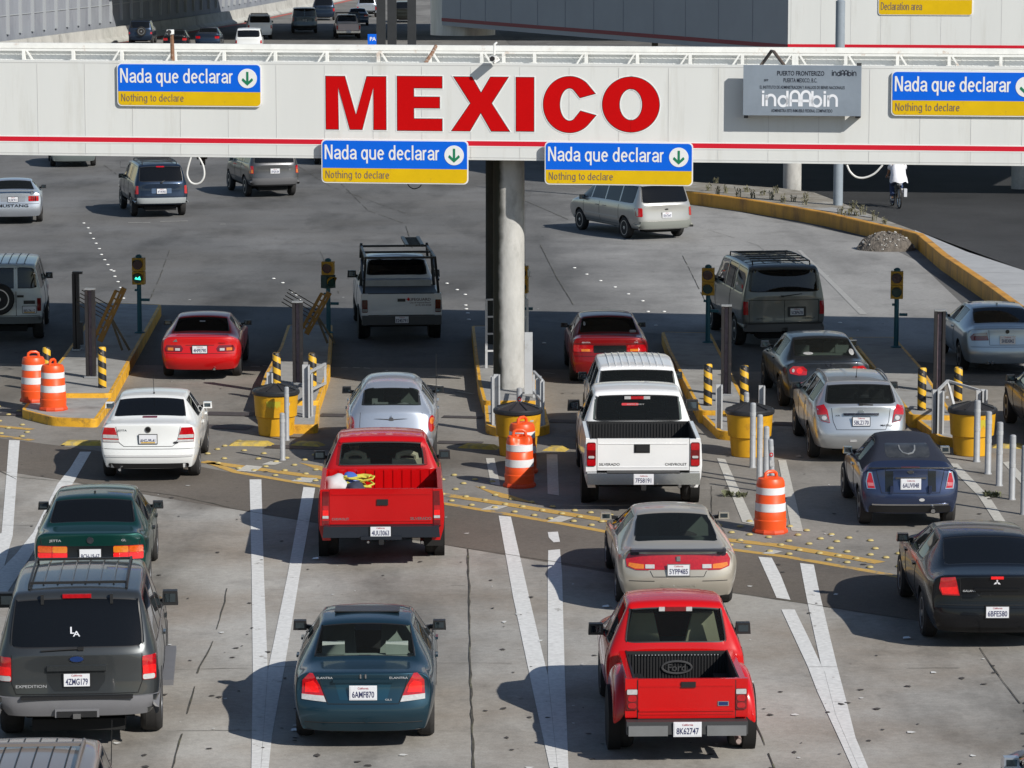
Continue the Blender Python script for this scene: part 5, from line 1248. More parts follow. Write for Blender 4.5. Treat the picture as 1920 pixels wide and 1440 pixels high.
b = MB(); b.box((-.46, -.07, .445), (.46, .15, .12)); b.build('bumper_end', M_DBMP, o, bevel=.025, seg=3); b = MB(); b.box((.46, -.07, .445), (.46, .15, .12)); b.build('bumper_end', M_DBMP, o, bevel=.025, seg=3)
c.plate('8K62747', .465, .0, y=-.145, frame=M_PLATEW); exhaust(c, .62, .05, .27, .04, mat('pipe_pink', (.42, .33, .30), .4, metal=.3), .4)
b = MB(); y = 1.62 - .085; b.tube([(.0 + .18 * cos(a * .2618), y, .83 + .075 * sin(a * .2618)) for a in range(24)], .014, 6, close=True); c.add(b, 'liner_emblem', mat('liner_grey', (.05, .05, .052), .5)); text_y(c, 'liner_lettering', 'Ford', .12, 0, y - .01, .79, mat('liner_grey', (.05, .05, .052)), fit=.22)
b = MB()
for k in range(26): b.box((-.5 + k * .04, y - .006, .985), (.012, .006, .010))
c.add(b, 'liner_rivets', mat('rivet_grey', (.35, .36, .37), .5), smooth=0)
sl_ = boxpart(c, 'stop_lamp', (0, c.y_at(0, 1.50) - .008, 1.50), (.26, .03, .05), M_REDDK, .014)
for x in (-.16, .16): boxpart(c, 'cargo_lamp', (x, c.y_at(x, 1.50) - .008, 1.50), (.085, .03, .05), M_WHL, .014)
c.seats(M_SEATBG, 2.3, .8, heads=False)
b = MB()
for x in (-.37, .37):
    Q = b.verts([(x - .27, 2.20, .75), (x + .27, 2.20, .75), (x + .27, 2.35, .75), (x - .27, 2.35, .75), (x - .13, 2.13, 1.38), (x + .13, 2.13, 1.38), (x + .13, 2.22, 1.38), (x - .13, 2.22, 1.38)])
    for f in ((3, 2, 1, 0), (4, 5, 6, 7), (0, 1, 5, 4), (1, 2, 6, 5), (2, 3, 7, 6), (3, 0, 4, 7)): b.face([Q[i] for i in f])
c.add(b, 'front_seat', mat('seat_olive', (.30, .29, .20), .85, var=.1), bevel=.05, seg=3); c.mirrors(2.75, 1.06, (.22, .12, .15), M_TRIM, .97); side_lines(c, (1.9, 3.0), .5, 1.0); c.place(1275, 1398, -.03)

# ---- white full-size pickup
P_WH = paint('white_truck_paint', (.74, .745, .745), 0, .28)
c = Car('pickup_truck', pickup(5.6, 1.99, 1.76, 2.02, 1.16, .18, 1.4, .75, 1.14, roof=.74, base=.82), P_WH, 'white pickup with black bed liner and chrome bumper, right of the orange barrels', 'pickup', 1.22, 3.55, .39, .26, glass=G_TINT, rim='spoke5', margin=.07, track=.83, group=QG)
c.tyre_r = .39; bed(c, .06, 1.98, 1.96, .82, 1.25, .10, liner=mat('bed_liner_black', (.010, .010, .011))); tailgate(c, .05, 1.52, .72, 1.25)
for sg in (-1, 1): b = MB(); b.box((sg * .86, .06, .97), (.18, .07, .54)); c.add(b, 'corner_post', P_WH, bevel=.025)
bedlamps(c, .025, [(R4(.785, .79, .935, 1.19, .03), M_REDDK), (R4(.79, 1.06, .93, 1.17, .02), M_REDL), (R4(.79, .80, .93, .90, .02), M_REDL), (R4(.81, .925, .91, .965, .015), M_WHL)])
boxpart(c, 'tailgate_handle', (-.02, .018, 1.085), (.20, .04, .10), M_TRIM, .02); boxpart(c, 'handle_dish', (-.02, .024, 1.085), (.26, .02, .14), M_TRIM, .02, 2)
text_y(c, 'badge', 'SILVERADO', .06, -.56, .022, .80, M_TRIM, fit=.34); text_y(c, 'badge', 'CHEVROLET', .06, .54, .022, .80, M_TRIM, fit=.36)
b = MB(); b.box((0, -.05, .60), (1.86, .18, .19), taper=(1, .85)); c.add(b, 'rear_bumper', M_CHROME, bevel=.04, seg=3); boxpart(c, 'step_pad', (0, -.06, .70), (1.2, .16, .02), M_TRIM, .005); c.plate('7F58191', .60, .0, y=-.16, frame=M_PLATEW)
boxpart(c, 'tow_hitch', (0, -.12, .46), (.08, .16, .08), M_TRIM, .006); exhaust(c, .62, .2, .42, .035, M_CHROME); sl_ = boxpart(c, 'stop_lamp', (0, c.y_at(0, 1.63) - .012, 1.63), (.22, .03, .05), M_REDL, .014)
for x in (-.16, .16): boxpart(c, 'cargo_lamp', (x, c.y_at(x, 1.63) - .01, 1.63), (.12, .03, .05), M_WHL, .014)
c.patch('window_sticker', R4(-.27, 1.50, .02, 1.54, .015), mat('sticker_red', (.5, .02, .03), .5), .004); c.text('AUTO BODY', .03, -.03, 1.51, M_WHL, 'sticker_text', fit=.30)
c.seats(M_SEATDK, 2.7, .95, front_y=3.6); c.mirrors(3.75, 1.27, (.26, .13, .20), M_TRIM); side_lines(c, (2.4, 3.2, 4.2), .5, 1.2); c.place(1199, 939, -.012)

# ---- white SUV just in front of it
c = Car('suv', wagon(4.4, 1.78, 1.60, 1.06, .30, 2.2, .6, roof=.77, base=.86, z=(.38, .5, .66, .86)), P_WH, 'white suv with a ribbed roof, hidden behind the white pickup cab', 'suv', .95, 2.6, .34, .22, glass=G_TINT, margin=.05, group=QG)
c.ribs((-.5, -.38, -.26, -.13, 0, .13, .26, .38, .5), .36, 2.3, P_WH, .014); c.lamps([(R4(.72, .72, .85, .98), M_REDL)]); c.plate('6DXE552', .74); bumper(c, .42, .60, .84, M_TRIM); c.seats(M_SEATDK, .9, 1.02, front_y=2.0); c.mirrors(2.75, 1.08, (.2, .12, .14), M_TRIM); side_lines(c, (1.4, 2.4), .45, 1.02); c.place(1190, 836, -.015)

# ---- maroon sedan in the shade
c = Car('sedan', sedan(4.32, 1.66, 1.38, 1.0, .45, .62, 1.2, .68, .94, roof=.66, deck=.84, base=.79, rear=(.03, -.04, -.01, .02, .01), z=(.27, .44, .60, .78)), paint('maroon_paint', (.20, .008, .014), .1), 'maroon sedan in gantry shade, right of the round pillar', 'car', .9, 2.43, .29, rim='steel', group=QG)
c.lamps([(R4(.36, .72, .76, .86), M_REDL), (R4(.42, .73, .60, .78, .01), M_AMB)]); c.patch('plate_recess', R4(-.34, .70, .34, .86), M_BLKP, .004); c.plate('4CRB703', .60, .0); c.text('SENTRA', .04, -.5, .905, fit=.18); c.text('GXE', .04, .55, .905, fit=.08)
c.seam([[(-.74, .885), (.74, .885)], [(-.74, .63), (.74, .63)]], .010, [[(1.5, .4), (1.45, .92)], [(2.5, .4), (2.52, .9)]]); c.disc('window_sticker', -.50, 1.22, .025, .035, M_WHL, .004); c.patch('window_sticker', R4(.44, 1.07, .58, 1.11, .015), M_WHL, .004)
c.mirrors(2.62, .98, (.18, .11, .11), M_TRIM); c.seats(M_SEATDK, .68, .97, front_y=1.9); c.place(1139, 713, -.03)

# ---- red coupe in the shade
c = Car('coupe', sedan(4.42, 1.71, 1.28, .93, .50, .70, 1.05, .80, .88, roof=.62, deck=.80, base=.75, rear=(.05, -.06, -.03, .02, .02), z=(.26, .42, .58, .74), taper=.90), paint('red_coupe_paint', (.50, .014, .018), 0, .35), 'red coupe half in gantry shade, left lane', 'car', .95, 2.53, .30, rim='steel', group=QG)
c.lamps([([(.38, .64), (.72, .64), (.74, .70), (.70, .77), (.40, .77), (.35, .70)], M_REDDK), ([(.56, .66), (.68, .66), (.68, .72), (.56, .72)], M_AMB), ([(.42, .66), (.52, .66), (.52, .71), (.42, .71)], M_WHL)], .010); c.plate('4HPE790', .685); c.text('CELICA', .04, .46, .80, M_TRIM, fit=.14)
c.seam([[(-.30, .77), (.30, .77)], [(-.72, .60), (.72, .60)]], .010, [[(1.6, .36), (1.7, .86)]]); c.patch('paint_scuff', [(-.58, .84), (-.47, .84), (-.50, .90)], mat('primer_grey', (.12, .12, .12), .7), .002); exhaust(c, .3, .0, .26); c.patch('window_sticker', R4(-.06, 1.16, .06, 1.18, .008), M_WHL, .004)
c.mirrors(2.72, .93, (.19, .12, .11), M_TRIM); c.seats(M_SEATDK, .85, .9, front_y=1.9, head_z=1.10); c.place(381, 704, -.022)

# ---- lifeguard pickup with ladder rack
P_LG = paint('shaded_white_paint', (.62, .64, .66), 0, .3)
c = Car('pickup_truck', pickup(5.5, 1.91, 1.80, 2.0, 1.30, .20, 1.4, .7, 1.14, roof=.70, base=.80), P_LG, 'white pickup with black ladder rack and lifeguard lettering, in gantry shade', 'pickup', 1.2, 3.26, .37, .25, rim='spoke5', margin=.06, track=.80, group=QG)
c.tyre_r = .37; bed(c, .06, 1.96, 1.88, .80, 1.14, .10, liner=mat('bed_liner_black', (.010, .010, .011))); tailgate(c, .05, 1.52, .66, 1.14)
for sg in (-1, 1): b = MB(); b.box((sg * .84, .06, .90), (.16, .07, .50)); c.add(b, 'corner_post', P_LG, bevel=.02); bedlamps(c, .025, [(R4(.775, .72, .905, 1.01, .02), M_REDDK), (R4(.78, .74, .90, .80, .015), M_WHL)])
boxpart(c, 'tailgate_handle', (.0, .018, 1.0), (.18, .03, .07), M_TRIM, .02); text_y(c, 'door_lettering', 'LIFEGUARD', .085, .42, .022, .985, mat('letter_dark', (.06, .02, .03), .5), fit=.50, bold=.02); text_y(c, 'door_lettering', 'City of Imperial Beach', .05, .43, .022, .925, mat('letter_dark', (.06, .02, .03)), fit=.48); text_y(c, 'door_lettering', '(619) 423-8328', .05, .50, .022, .865, mat('letter_dark', (.06, .02, .03)), fit=.36)
b = MB(); b.box((.155, .02, 1.02), (.08, .006, .025)); b.box((.155, .02, 1.02), (.025, .0065, .08)); c.add(b, 'red_cross', M_RED, smooth=0)
b = MB(); b.box((0, -.05, .55), (1.82, .18, .20), taper=(1, .85)); c.add(b, 'rear_bumper', mat('dark_step_pad', (.035, .036, .038)), bevel=.03, seg=3); c.plate('E245791', .57, y=-.155)
boxpart(c, 'bed_cover', (0, 1.0, 1.13), (1.66, 1.80, .05), mat('cover_black', (.012, .013, .015), .5), .015); boxpart(c, 'tool_box', (0, 1.74, 1.21), (1.56, .36, .18), mat('tool_box_grey', (.36, .37, .39), .4, metal=.3, var=.1), .02)
b = MB()
for sg in (-1, 1):
    b.bar((sg * .86, .12, 1.12), (sg * .80, .45, 1.93), .05, .05); b.bar((sg * .86, 1.85, 1.12), (sg * .80, 1.80, 1.93), .05, .05); b.bar((sg * .80, .40, 1.93), (sg * .78, 3.3, 1.93), .05, .05); b.bar((sg * .86, .12, 1.45), (sg * .84, 1.85, 1.75), .04, .04); b.bar((sg * .78, 3.25, 2.0), (sg * .80, 3.3, 1.65), .05, .05)
for y in (.45, 1.75, 3.2): b.bar((-.82, y, 1.935), (.82, y, 1.935), .05, .05)
c.add(b, 'ladder_rack', mat('rack_black', (.012, .012, .013), .4), bevel=.008, seg=1)
b = MB()
for x in (.22, .58): b.bar((x, 1.6, 2.10), (x, 3.6, 2.10), .05, .08)
for k in range(9): b.bar((.22, 1.7 + k * .22, 2.10), (.58, 1.7 + k * .22, 2.10), .03, .03)
c.add(b, 'ladder', mat('rack_black', (.012, .012, .013)), smooth=0); c.mirrors(3.55, 1.24, (.25, .12, .18), M_TRIM); c.seats(M_SEATDK, 2.6, .95, front_y=3.3); side_lines(c, (2.3, 3.2, 4.1), .5, 1.12); c.place(748, 632, -.085)

# ---- pale off-roader on the left with spare wheel
c = Car('suv', wagon(4.4, 1.75, 1.82, 1.16, .10, 2.75, .5, roof=.80, base=.90, z=(.46, .6, .76, .98), rear=(.0, -.02, 0, 0, 0), taper=.97), paint('pale_blue_white', (.56, .62, .64), 0, .35), 'boxy pale off-roader with spare wheel on its tail, left edge', 'suv', .85, 2.65, .37, .25, rim='spoke5', margin=.07, group=QG)
c.g['corner'] = .05; c.ribs((-.45, -.27, -.09, .09, .27, .45), .25, 2.7, M_TRIM, .012); ty, rm = wheel_mesh(.36, .22, 'spoke8'); y0 = c.y_at(-.12, .95)
sw = link_mesh('spare_wheel', ty, c.root, (-.13, y0 - .13 - c.ro, 1.02)); sw.rotation_euler = (0, 0, -pi / 2); rr_ = link_mesh('rim', rm, sw)
c.lamps([(R4(.735, .72, .825, 1.02, .01), M_REDDK)]); c.plate('BEJ-74-12', .76, .56, kind='mx'); c.seam([[(.26, 1.72), (.26, .62)], [(-.80, .62), (.80, .62)]], .014, [[(1.3, .55), (1.3, 1.7)], [(2.3, .55), (2.3, 1.7)]]); c.patch('door_pillar', R4(.215, 1.18, .30, 1.74, .01), c.paint, .008); boxpart(c, 'door_handle', (.36, c.y_at(.36, 1.07) - .012, 1.07), (.15, .03, .05), M_TRIM, .01); boxpart(c, 'door_handle', (.56, c.y_at(.56, .93) - .008, .93), (.26, .03, .08), M_TRIM, .01)
bumper(c, .44, .60, .84, mat('dull_bumper', (.12, .13, .13), .6), .06); c.side_patch('side_decal', [(2.2, .98), (2.6, .94), (3.1, .96), (3.0, 1.02), (2.5, 1.04)], mat('decal_pink', (.50, .36, .36), .6), 1); c.mirrors(2.95, 1.24, (.20, .12, .15), M_TRIM); c.seats(M_SEATDK, .9, 1.1, front_y=2.1); c.place(14, 634, -.09)

# ---- grey van
c = Car('van', wagon(4.8, 1.96, 1.92, 1.22, .14, 3.1, .75, roof=.80, base=.89, z=(.44, .58, .74, 1.0), rear=(.0, -.03, -.01, 0, .0), taper=.97), paint('grey_green_van_paint', (.135, .14, .135), .35), 'grey-green van with roof rack and dark tail window, in gantry shade right of centre', 'van', 1.05, 2.82, .35, .24, rim='spoke5', margin=.075, group=QG)
c.g['corner'] = .06; c.lamps([(R4(.825, .80, .93, 1.10, .01), M_REDL)], .014); c.seam([[(-.80, 1.13), (.80, 1.13)], [(0.0, 1.13), (0.0, .62)], [(-.80, 1.13), (-.80, .62), (.80, .62), (.80, 1.13)]], .012, [[(1.5, .55), (1.5, 1.75)], [(3.2, .55), (3.2, 1.15)]])
c.patch('plate_recess', R4(.07, .75, .50, .98, .02), M_TRIM, .006); c.plate('5CBP678', .865, .285); c.text('CHEVROLET', .05, .55, .70, M_TRIM, fit=.3); c.text('ASTRO', .05, -.55, .70, M_TRIM, fit=.2); bumper(c, .42, .60, .93, mat('grey_bumper_van', (.13, .13, .13), .5), .05); boxpart(c, 'step_pad', (0, c.y_at(0, .6) - .02, .615), (1.7, .1, .03), M_TRIM, .008)
wiper(c, -.05, 1.22, .40, 1.27); c.rails(.66, .4, 3.0, .08, (.5, .95, 1.4, 1.85, 2.3, 2.75)); c.ribs((-.35, 0, .35), .5, 2.9, M_TRIM, .012); c.mirrors(3.45, 1.28, (.24, .12, .17), M_TRIM); c.seats(M_SEATDK, 1.0, 1.15, front_y=2.9); c.side_patch('side_trim', [(.3, .60), (4.0, .60), (4.0, .68), (.3, .68)], mat('grey_bumper_van', (.13, .13, .13)), -1); c.place(1452, 645, -.135)

# ---- dark grey sedan with lit lamps
c = Car('sedan', sedan(4.55, 1.78, 1.39, .99, .48, .72, 1.2, .78, .93, roof=.64, deck=.78, base=.74, rear=(.05, -.05, -.02, .03, .03), z=(.28, .46, .63, .82), taper=.90), paint('graphite_paint', (.040, .046, .055), .5), 'graphite sedan with glowing red tail lights, ahead of the silver hatchback', 'car', .98, 2.58, .315, glass=G_TINT, margin=.035, group=QG)
c.lamps([([(.44, .75), (.60, .74), (.76, .77), (.775, .85), (.70, .92), (.50, .915), (.43, .85)], M_REDL), (ellipse(.58, .83, .06, .06, 0, 345, 23), M_REDLIT), (ellipse(.70, .835, .025, .035, 0, 345, 23), M_WHL)], .012)
bdg = c.disc('badge', 0, .965, .055, .055, M_CHROME); c.plate('5SKV221', .78, frame=M_CHROME); c.seam([[(-.42, 1.0), (-.42, .70), (.42, .70), (.42, 1.0)]], .009, [[(1.7, .4), (1.6, .94)], [(2.75, .4), (2.78, .92)]]); c.disc('window_sticker', .55, 1.12, .05, .05, M_WHL, .004); c.patch('window_sticker', ellipse(-.33, 1.105, .10, .022, 0, 345, 23), M_WHL, .004)
c.seats(M_SEATGR, .85, 1.0, front_y=2.0); c.mirrors(2.85, 1.02, (.20, .12, .13), c.paint); handles(c, (1.8, 2.85), .88); exhaust(c, -.55, .02, .27); exhaust(c, -.47, .02, .27); c.place(1540, 760, -.055)

# ---- silver hatchback
c = Car('hatchback', wagon(4.35, 1.775, 1.47, 1.04, .50, 1.9, .8, roof=.66, base=.78, z=(.30, .47, .64, .86), rear=(.04, -.06, -.02, .05, .06), taper=.92), paint('bright_silver_paint', (.52, .54, .56), .55, .3), 'bright silver hatchback with red and clear lamps, behind the graphite sedan', 'car', .88, 2.60, .32, glass=G_TINT, margin=.055, group=QG)
c.lamps([([(.56, .76), (.72, .79), (.785, .90), (.79, 1.03), (.66, 1.08), (.60, .98)], M_REDL), ([(.565, .77), (.72, .80), (.775, .89), (.62, .91)], mat('smoked_lens', (.14, .12, .13), .15, coat=1, var=.3, scale=25)), (ellipse(.66, .845, .045, .04, 0, 345, 23), M_WHL)], .012)
c.plate('5BLZ170', .79, frame=M_TRIM); boxpart(c, 'gate_garnish', (0, c.y_at(0, .91) - .014, .915), (.64, .03, .045), M_CHROME, .012, 3); b = c.disc('badge', 0, .955, .055, .035, M_CHROME, .012); c.text('XR', .04, -.42, .875, M_TRIM, fit=.09); c.text('MATRIX', .05, .46, .70, M_TRIM, fit=.22)
c.seam([[(-.53, 1.02), (-.50, .78), (-.44, .64), (.44, .64), (.50, .78), (.53, 1.02)]], .010, [[(1.45, .4), (1.4, 1.02)], [(2.45, .4), (2.45, 1.0)]]); c.patch('bumper_reflector', R4(-.20, .42, -.08, .46, .01), M_WHL, .008); c.patch('bumper_reflector', R4(.08, .42, .20, .46, .01), M_WHL, .008)
wiper(c, .0, 1.09, .22, 1.08); antenna(c, .0, .85, .30, .16); c.mirrors(2.65, 1.08, (.20, .12, .13), M_TRIM); c.seats(M_SEATDK, .9, 1.0, front_y=2.0); person_in(c, .32, 2.1, 1.1, (.08, .08, .09)); side = 0
c.rails(.55, .62, 2.4, .035, (), m=mat('rail_grey', (.16, .16, .17), .4)); c.place(1603, 857, -.02)

# ---- blue convertible with dark soft top
g = sedan(3.64, 1.60, 1.40, .98, .20, .66, .80, .55, .94, roof=.53, deck=.80, base=.82, rear=(.05, -.05, -.02, .03, .04), z=(.27, .45, .62, .80), taper=.92); g['soft'] = 4; g['no_rear_glass'] = True
c = Car('convertible', g, paint('steel_blue_paint', (.045, .062, .125), .5, .3), 'small steel blue convertible with dark navy soft top', 'car', .58, 2.47, .31, glass=G_CLEAR, side_glass=G_TINT, roof_m=mat('navy_soft_top', (.010, .014, .028), .85, var=.15, scale=40, bump=.2, bscale=200), rim='spoke5', group=QG)
c.patch('rear_window', R4(-.36, 1.12, .36, 1.30, .05), mat('soft_window', (.040, .041, .042), .12, coat=1., var=.5, scale=5), .006); b = MB(); y = c.y_at(0, 1.2) - .012
b.tube([(x, c.y_at(x, z) - .008, z) for x, z in ((-.13, 1.27), (-.12, 1.22), (-.08, 1.18), (0, 1.165), (.08, 1.18), (.12, 1.22), (.13, 1.27))], .016, 8); c.add(b, 'roll_bar', mat('grey_bar', (.16, .17, .18), .5))
c.lamps([([(.56, .66), (.70, .66), (.72, .78), (.685, .93), (.62, .93)], M_CHROME), ([(.575, .675), (.685, .675), (.70, .78), (.668, .915), (.632, .915)], M_REDL), ([(.59, .71), (.68, .71), (.69, .76), (.60, .76)], mat('lamp_pink', (.5, .15, .16), .15, coat=1))], .014)
for x in (-.345, .345): c.patch('black_stripe', R4(x - .065, .62, x + .065, .985, .005), M_BLKP, .004)
for x in (-.31, .31): boxpart(c, 'hinge', (x, c.y_at(x, .64) - .02, .66), (.05, .05, .12), c.paint, .02, 3)
boxpart(c, 'boot_handle', (0, c.y_at(0, .84) - .015, .84), (.50, .03, .03), M_CHROME, .012, 3); c.plate('6AUV048', .745, frame=M_PLATEW); c.disc('badge', 0, .935, .055, .028, M_CHROME); boxpart(c, 'chrome_strip', (0, c.y_at(0, .99) - .01, 1.0), (1.36, .02, .02), M_CHROME, .006); boxpart(c, 'stop_lamp', (0, c.y_at(0, 1.0) - .016, 1.0), (.30, .025, .03), M_REDDK, .008)
c.seam([[(-.55, .96), (-.47, .60), (.47, .60), (.55, .96)]], .010, [[(1.25, .4), (1.2, .94)], [(2.35, .4), (2.3, .9)]]); c.patch('bumper_trim', R4(-.62, .395, .62, .42, .008), M_CHROME, .012); c.patch('lower_valance', R4(-.66, .27, .66, .385, .03), M_TRIM, .012); c.disc('bumper_sticker', .18, .49, .045, .026, M_WHL, .006); exhaust(c, .36, -.06, .31, .045)
c.seats(M_SEATDK, .8, .96, heads=False, front_y=1.3); c.mirrors(1.95, 1.0, (.18, .12, .12), M_CHROME); handles(c, (1.4,), .86, M_CHROME); c.place(1698, 981, -.012)

# ---- black sedan, right
c = Car('sedan', sedan(4.83, 1.84, 1.39, 1.03, .55, .80, 1.25, .82, .97, roof=.64, deck=.80, base=.74, rear=(.05, -.03, .02, .05, .04), z=(.28, .45, .62, .82), taper=.92), paint('black_paint', (.004, .0045, .006), .0, .25, .35), 'shiny black sedan cut by the right edge, with one red lamp lit', 'car', 1.06, 2.75, .325, rim='spoke5', glass=G_DARK, margin=.03, group=QG)
c.lamps([([(.50, .77), (.73, .77), (.775, .86), (.75, 1.0), (.56, 1.02), (.53, .90)], M_REDL), ([(.52, .79), (.73, .79), (.755, .87), (.54, .89)], M_REDLIT)], .012); c.plate('6BFE580', .56, .0, y=c.y_at(0, .56) - .055)
for a in (90, 210, 330):
    b = MB(); y = c.y_at(0, .96) - .012; q = radians(a); P = [(0, .952), (.026 * cos(q + .52), .952 + .026 * sin(q + .52)), (.055 * cos(q), .952 + .055 * sin(q)), (.026 * cos(q - .52), .952 + .026 * sin(q - .52))]; b.plate(P, y, y + .008); c.add(b, 'badge', M_PLATEW, smooth=0)
boxpart(c, 'stop_lamp', (0, c.y_at(0, 1.0) - .012, 1.015), (.17, .03, .035), M_REDLIT, .012, 3); c.text('GALANT', .04, -.37, .82, fit=.18); boxpart(c, 'garnish', (0, c.y_at(0, .85) - .01, .855), (.62, .025, .03), c.paint, .01, 3)
c.seam([[(-.50, 1.0), (-.48, .70), (.48, .70), (.50, 1.0)], [(-.80, .64), (.80, .64)]], .010, [[(1.8, .4), (1.7, .95)], [(2.9, .4), (2.95, .93)], [(1.8, .36), (3.9, .36)]]); bumper(c, .34, .60, .84, c.paint, .03)
c.seats(M_SEATDK, .95, 1.0, front_y=2.2); c.mirrors(3.05, 1.02, (.20, .12, .12), c.paint); handles(c, (1.95, 3.0), .86); c.place(1848, 1192, .0)

# ---- pale blue sedan
c = Car('sedan', sedan(4.52, 1.82, 1.37, 1.0, .50, .75, 1.2, .80, .95, roof=.62, deck=.79, base=.74, rear=(.05, -.06, -.02, .02, .03), z=(.27, .44, .61, .80), taper=.92), paint('ice_blue_paint', (.36, .42, .48), .4, .3), 'ice blue sedan in gantry shade at the right edge', 'car', .98, 2.76, .32, rim='spoke5', glass=G_DARK, margin=.035, group=QG)
c.lamps([([(.40, .76), (.76, .75), (.795, .83), (.72, .90), (.44, .925), (.42, .85)], M_REDDK), ([(.43, .86), (.72, .85), (.70, .90), (.45, .92)], mat('lamp_smoke', (.35, .33, .34), .15, coat=1))], .010); c.plate('5HBX842', .77, frame=M_CHROME); c.disc('badge', 0, .945, .042, .042, M_BLKP); c.seam([[(-.40, .98), (-.38, .66), (.38, .66), (.40, .98)], [(-.78, .62), (.78, .62)]], .010, [[(1.7, .38), (1.6, .93)], [(2.8, .38), (2.85, .9)]])
b = MB(); z_ = c.z_at(0, 1.45); b.prism([(-.02, 1.40), (.02, 1.40), (.008, 1.52), (-.008, 1.52)], z_ - .02, z_ + .05); c.add(b, 'antenna_fin', c.paint); exhaust(c, -.40, .02, .27, .035); exhaust(c, -.31, .02, .27, .035); c.seats(M_SEATDK, .9, .98, front_y=2.1); c.mirrors(2.85, 1.0, (.2, .12, .12), c.paint); handles(c, (1.8, 2.85), .86); c.place(1873, 693, -.035)

# ---- black car at the right edge, only its flank and nose in view
c = Car('sedan', sedan(4.7, 1.80, 1.45, 1.03, .5, .75, 1.25, .8, .96, roof=.64, z=(.28, .46, .63, .82)), paint('black_paint', (.006, .0065, .008)), 'black sedan of which only a flank shows at the right edge', 'car', 1.0, 2.7, .33, rim='spoke5', group=QG)
c.lamps([(R4(.5, .78, .78, .95), M_REDL)]); c.plate('4MDL663', .78); c.mirrors(2.9, 1.0, (.2, .12, .13), M_TRIM); c.seats(M_SEATDK, .9, .98, front_y=2.1); side_lines(c, (1.7, 2.8), .4, .9); p = at(1893, 793); c.place_xy(p.x + .84, p.y - 2.7, -.02)
# ---- silver car at the lower right corner
c = Car('sedan', sedan(4.6, 1.80, 1.44, 1.02, .5, .75, 1.25, .8, .95, roof=.64), paint('silver_paint', (.50, .54, .60)), 'silver car of which only a mirror and roof edge show in the lower right corner', 'car', 1.0, 2.7, .32, group=QG)
c.lamps([(R4(.5, .78, .78, .95), M_REDL)]); c.plate('3PTD430', .78); c.mirrors(2.85, .98, (.2, .12, .13), c.paint); c.seats(M_SEATDK, .9, .98, front_y=2.1); p = at(1884, 1428, .98); c.place_xy(p.x + 1.02, p.y - 1.85, -.02)

# ---- vehicles already through the gantry
def far_car(kind, label, g, m, ro, wb, tyre, px, py, slope, lamps, plate=None, grp=FG, cat='car', **k):
    c = Car(kind, g, m, label, cat, ro, wb, tyre, group=grp, **k)
    if lamps: c.lamps([(lamps, M_REDL)], .014)
    if plate: c.plate(plate, k.get('pz', .78) if False else (.80 if kind in ('suv', 'minivan', 'van') else .74))
    c.seats(M_SEATDK, .9, .98, heads=False); c.place(px, py, slope); return c
g = sedan(4.65, 1.86, 1.35, 1.0, .55, .70, .9, .85, .92, roof=.60, deck=.82, base=.76, rear=(.04, -.05, -.02, .01, .01), z=(.27, .44, .62, .80))
c = far_car('coupe', 'silver coupe with spoiler and black lettering on its bumper, left edge', g, paint('silver_paint', (.50, .54, .60)), 1.05, 2.57, .32, 26, 416, -.13, R4(.48, .74, .80, .90, .02), None, rim='spoke5', glass=G_TINT)
c.plate('5LSK911', .80); c.patch('plate_recess', R4(-.38, .72, .38, .90), paint('silver_recess', (.34, .36, .40), .4), .004); b = MB(); b.box((0, .05, 1.075), (1.5, .22, .03)); b.box((-.6, .06, 1.03), (.08, .12, .1)); b.box((.6, .06, 1.03), (.08, .12, .1)); c.add(b, 'spoiler', c.paint, bevel=.01); c.text('MUSTANG', .12, 0, .56, M_TRIM, 'bumper_lettering', fit=.95, bold=.02); c.mirrors(2.85, .97, (.19, .12, .12), M_TRIM); c.seam([[(-.8, .66), (.8, .66)]], .012)
for k_ in (-.27, 0, .27): boxpart(c, 'lamp_lens', (.64 + k_ * .25, c.y_at(.64, .82) - .02, .82), (.02, .02, .14), M_TRIM, .004, 1)
g = wagon(4.8, 1.80, 1.72, 1.10, .36, 2.7, .6, roof=.75, base=.86, z=(.44, .56, .70, .90))
c = far_car('suv', 'dark blue suv with roof rack and sun glint on its rear glass', g, paint('navy_paint', (.018, .032, .060), .4), 1.05, 2.83, .36, 296, 404, -.235, R4(.74, .78, .86, 1.04, .02), None, cat='suv', rim='spoke8')
c.plate('4TVK905', .87); c.patch('plate_recess', R4(-.32, .80, .32, .96), paint('navy_light', (.10, .15, .24), .4), .004); bumper(c, .48, .66, .86, mat('pale_bumper', (.42, .45, .46), .35, metal=.3), .06); c.rails(.55, .5, 2.7, .07, (.7, 1.2, 1.7, 2.2, 2.6)); c.patch('stop_lamp', R4(-.13, 1.615, .13, 1.65, .01), M_REDL, .01); c.mirrors(3.1, 1.15, (.2, .12, .15), M_TRIM); side_lines(c, (1.5, 2.6, 3.5), .5, 1.6); c.side_patch('lower_cladding', [(.2, .48), (4.2, .48), (4.2, .62), (.2, .62)], mat('grey_cladding', (.16, .15, .15), .5), -1); wiper(c, 0, 1.14, .1, 1.2); c.seam([[(-.75, 1.08), (-.75, .70), (.75, .70), (.75, 1.08)]], .012)
g = wagon(4.4, 1.80, 1.75, 1.12, .30, 2.4, .6, roof=.76, base=.86, z=(.42, .55, .70, .92))
c = far_car('suv', 'dark grey suv half hidden by the gantry edge, its glass glinting', g, paint('dark_silver_grey', (.10, .10, .105), .5), .95, 2.62, .36, 505, 367, -.30, R4(.74, .84, .87, 1.10, .02), None, cat='suv', rim='spoke5')
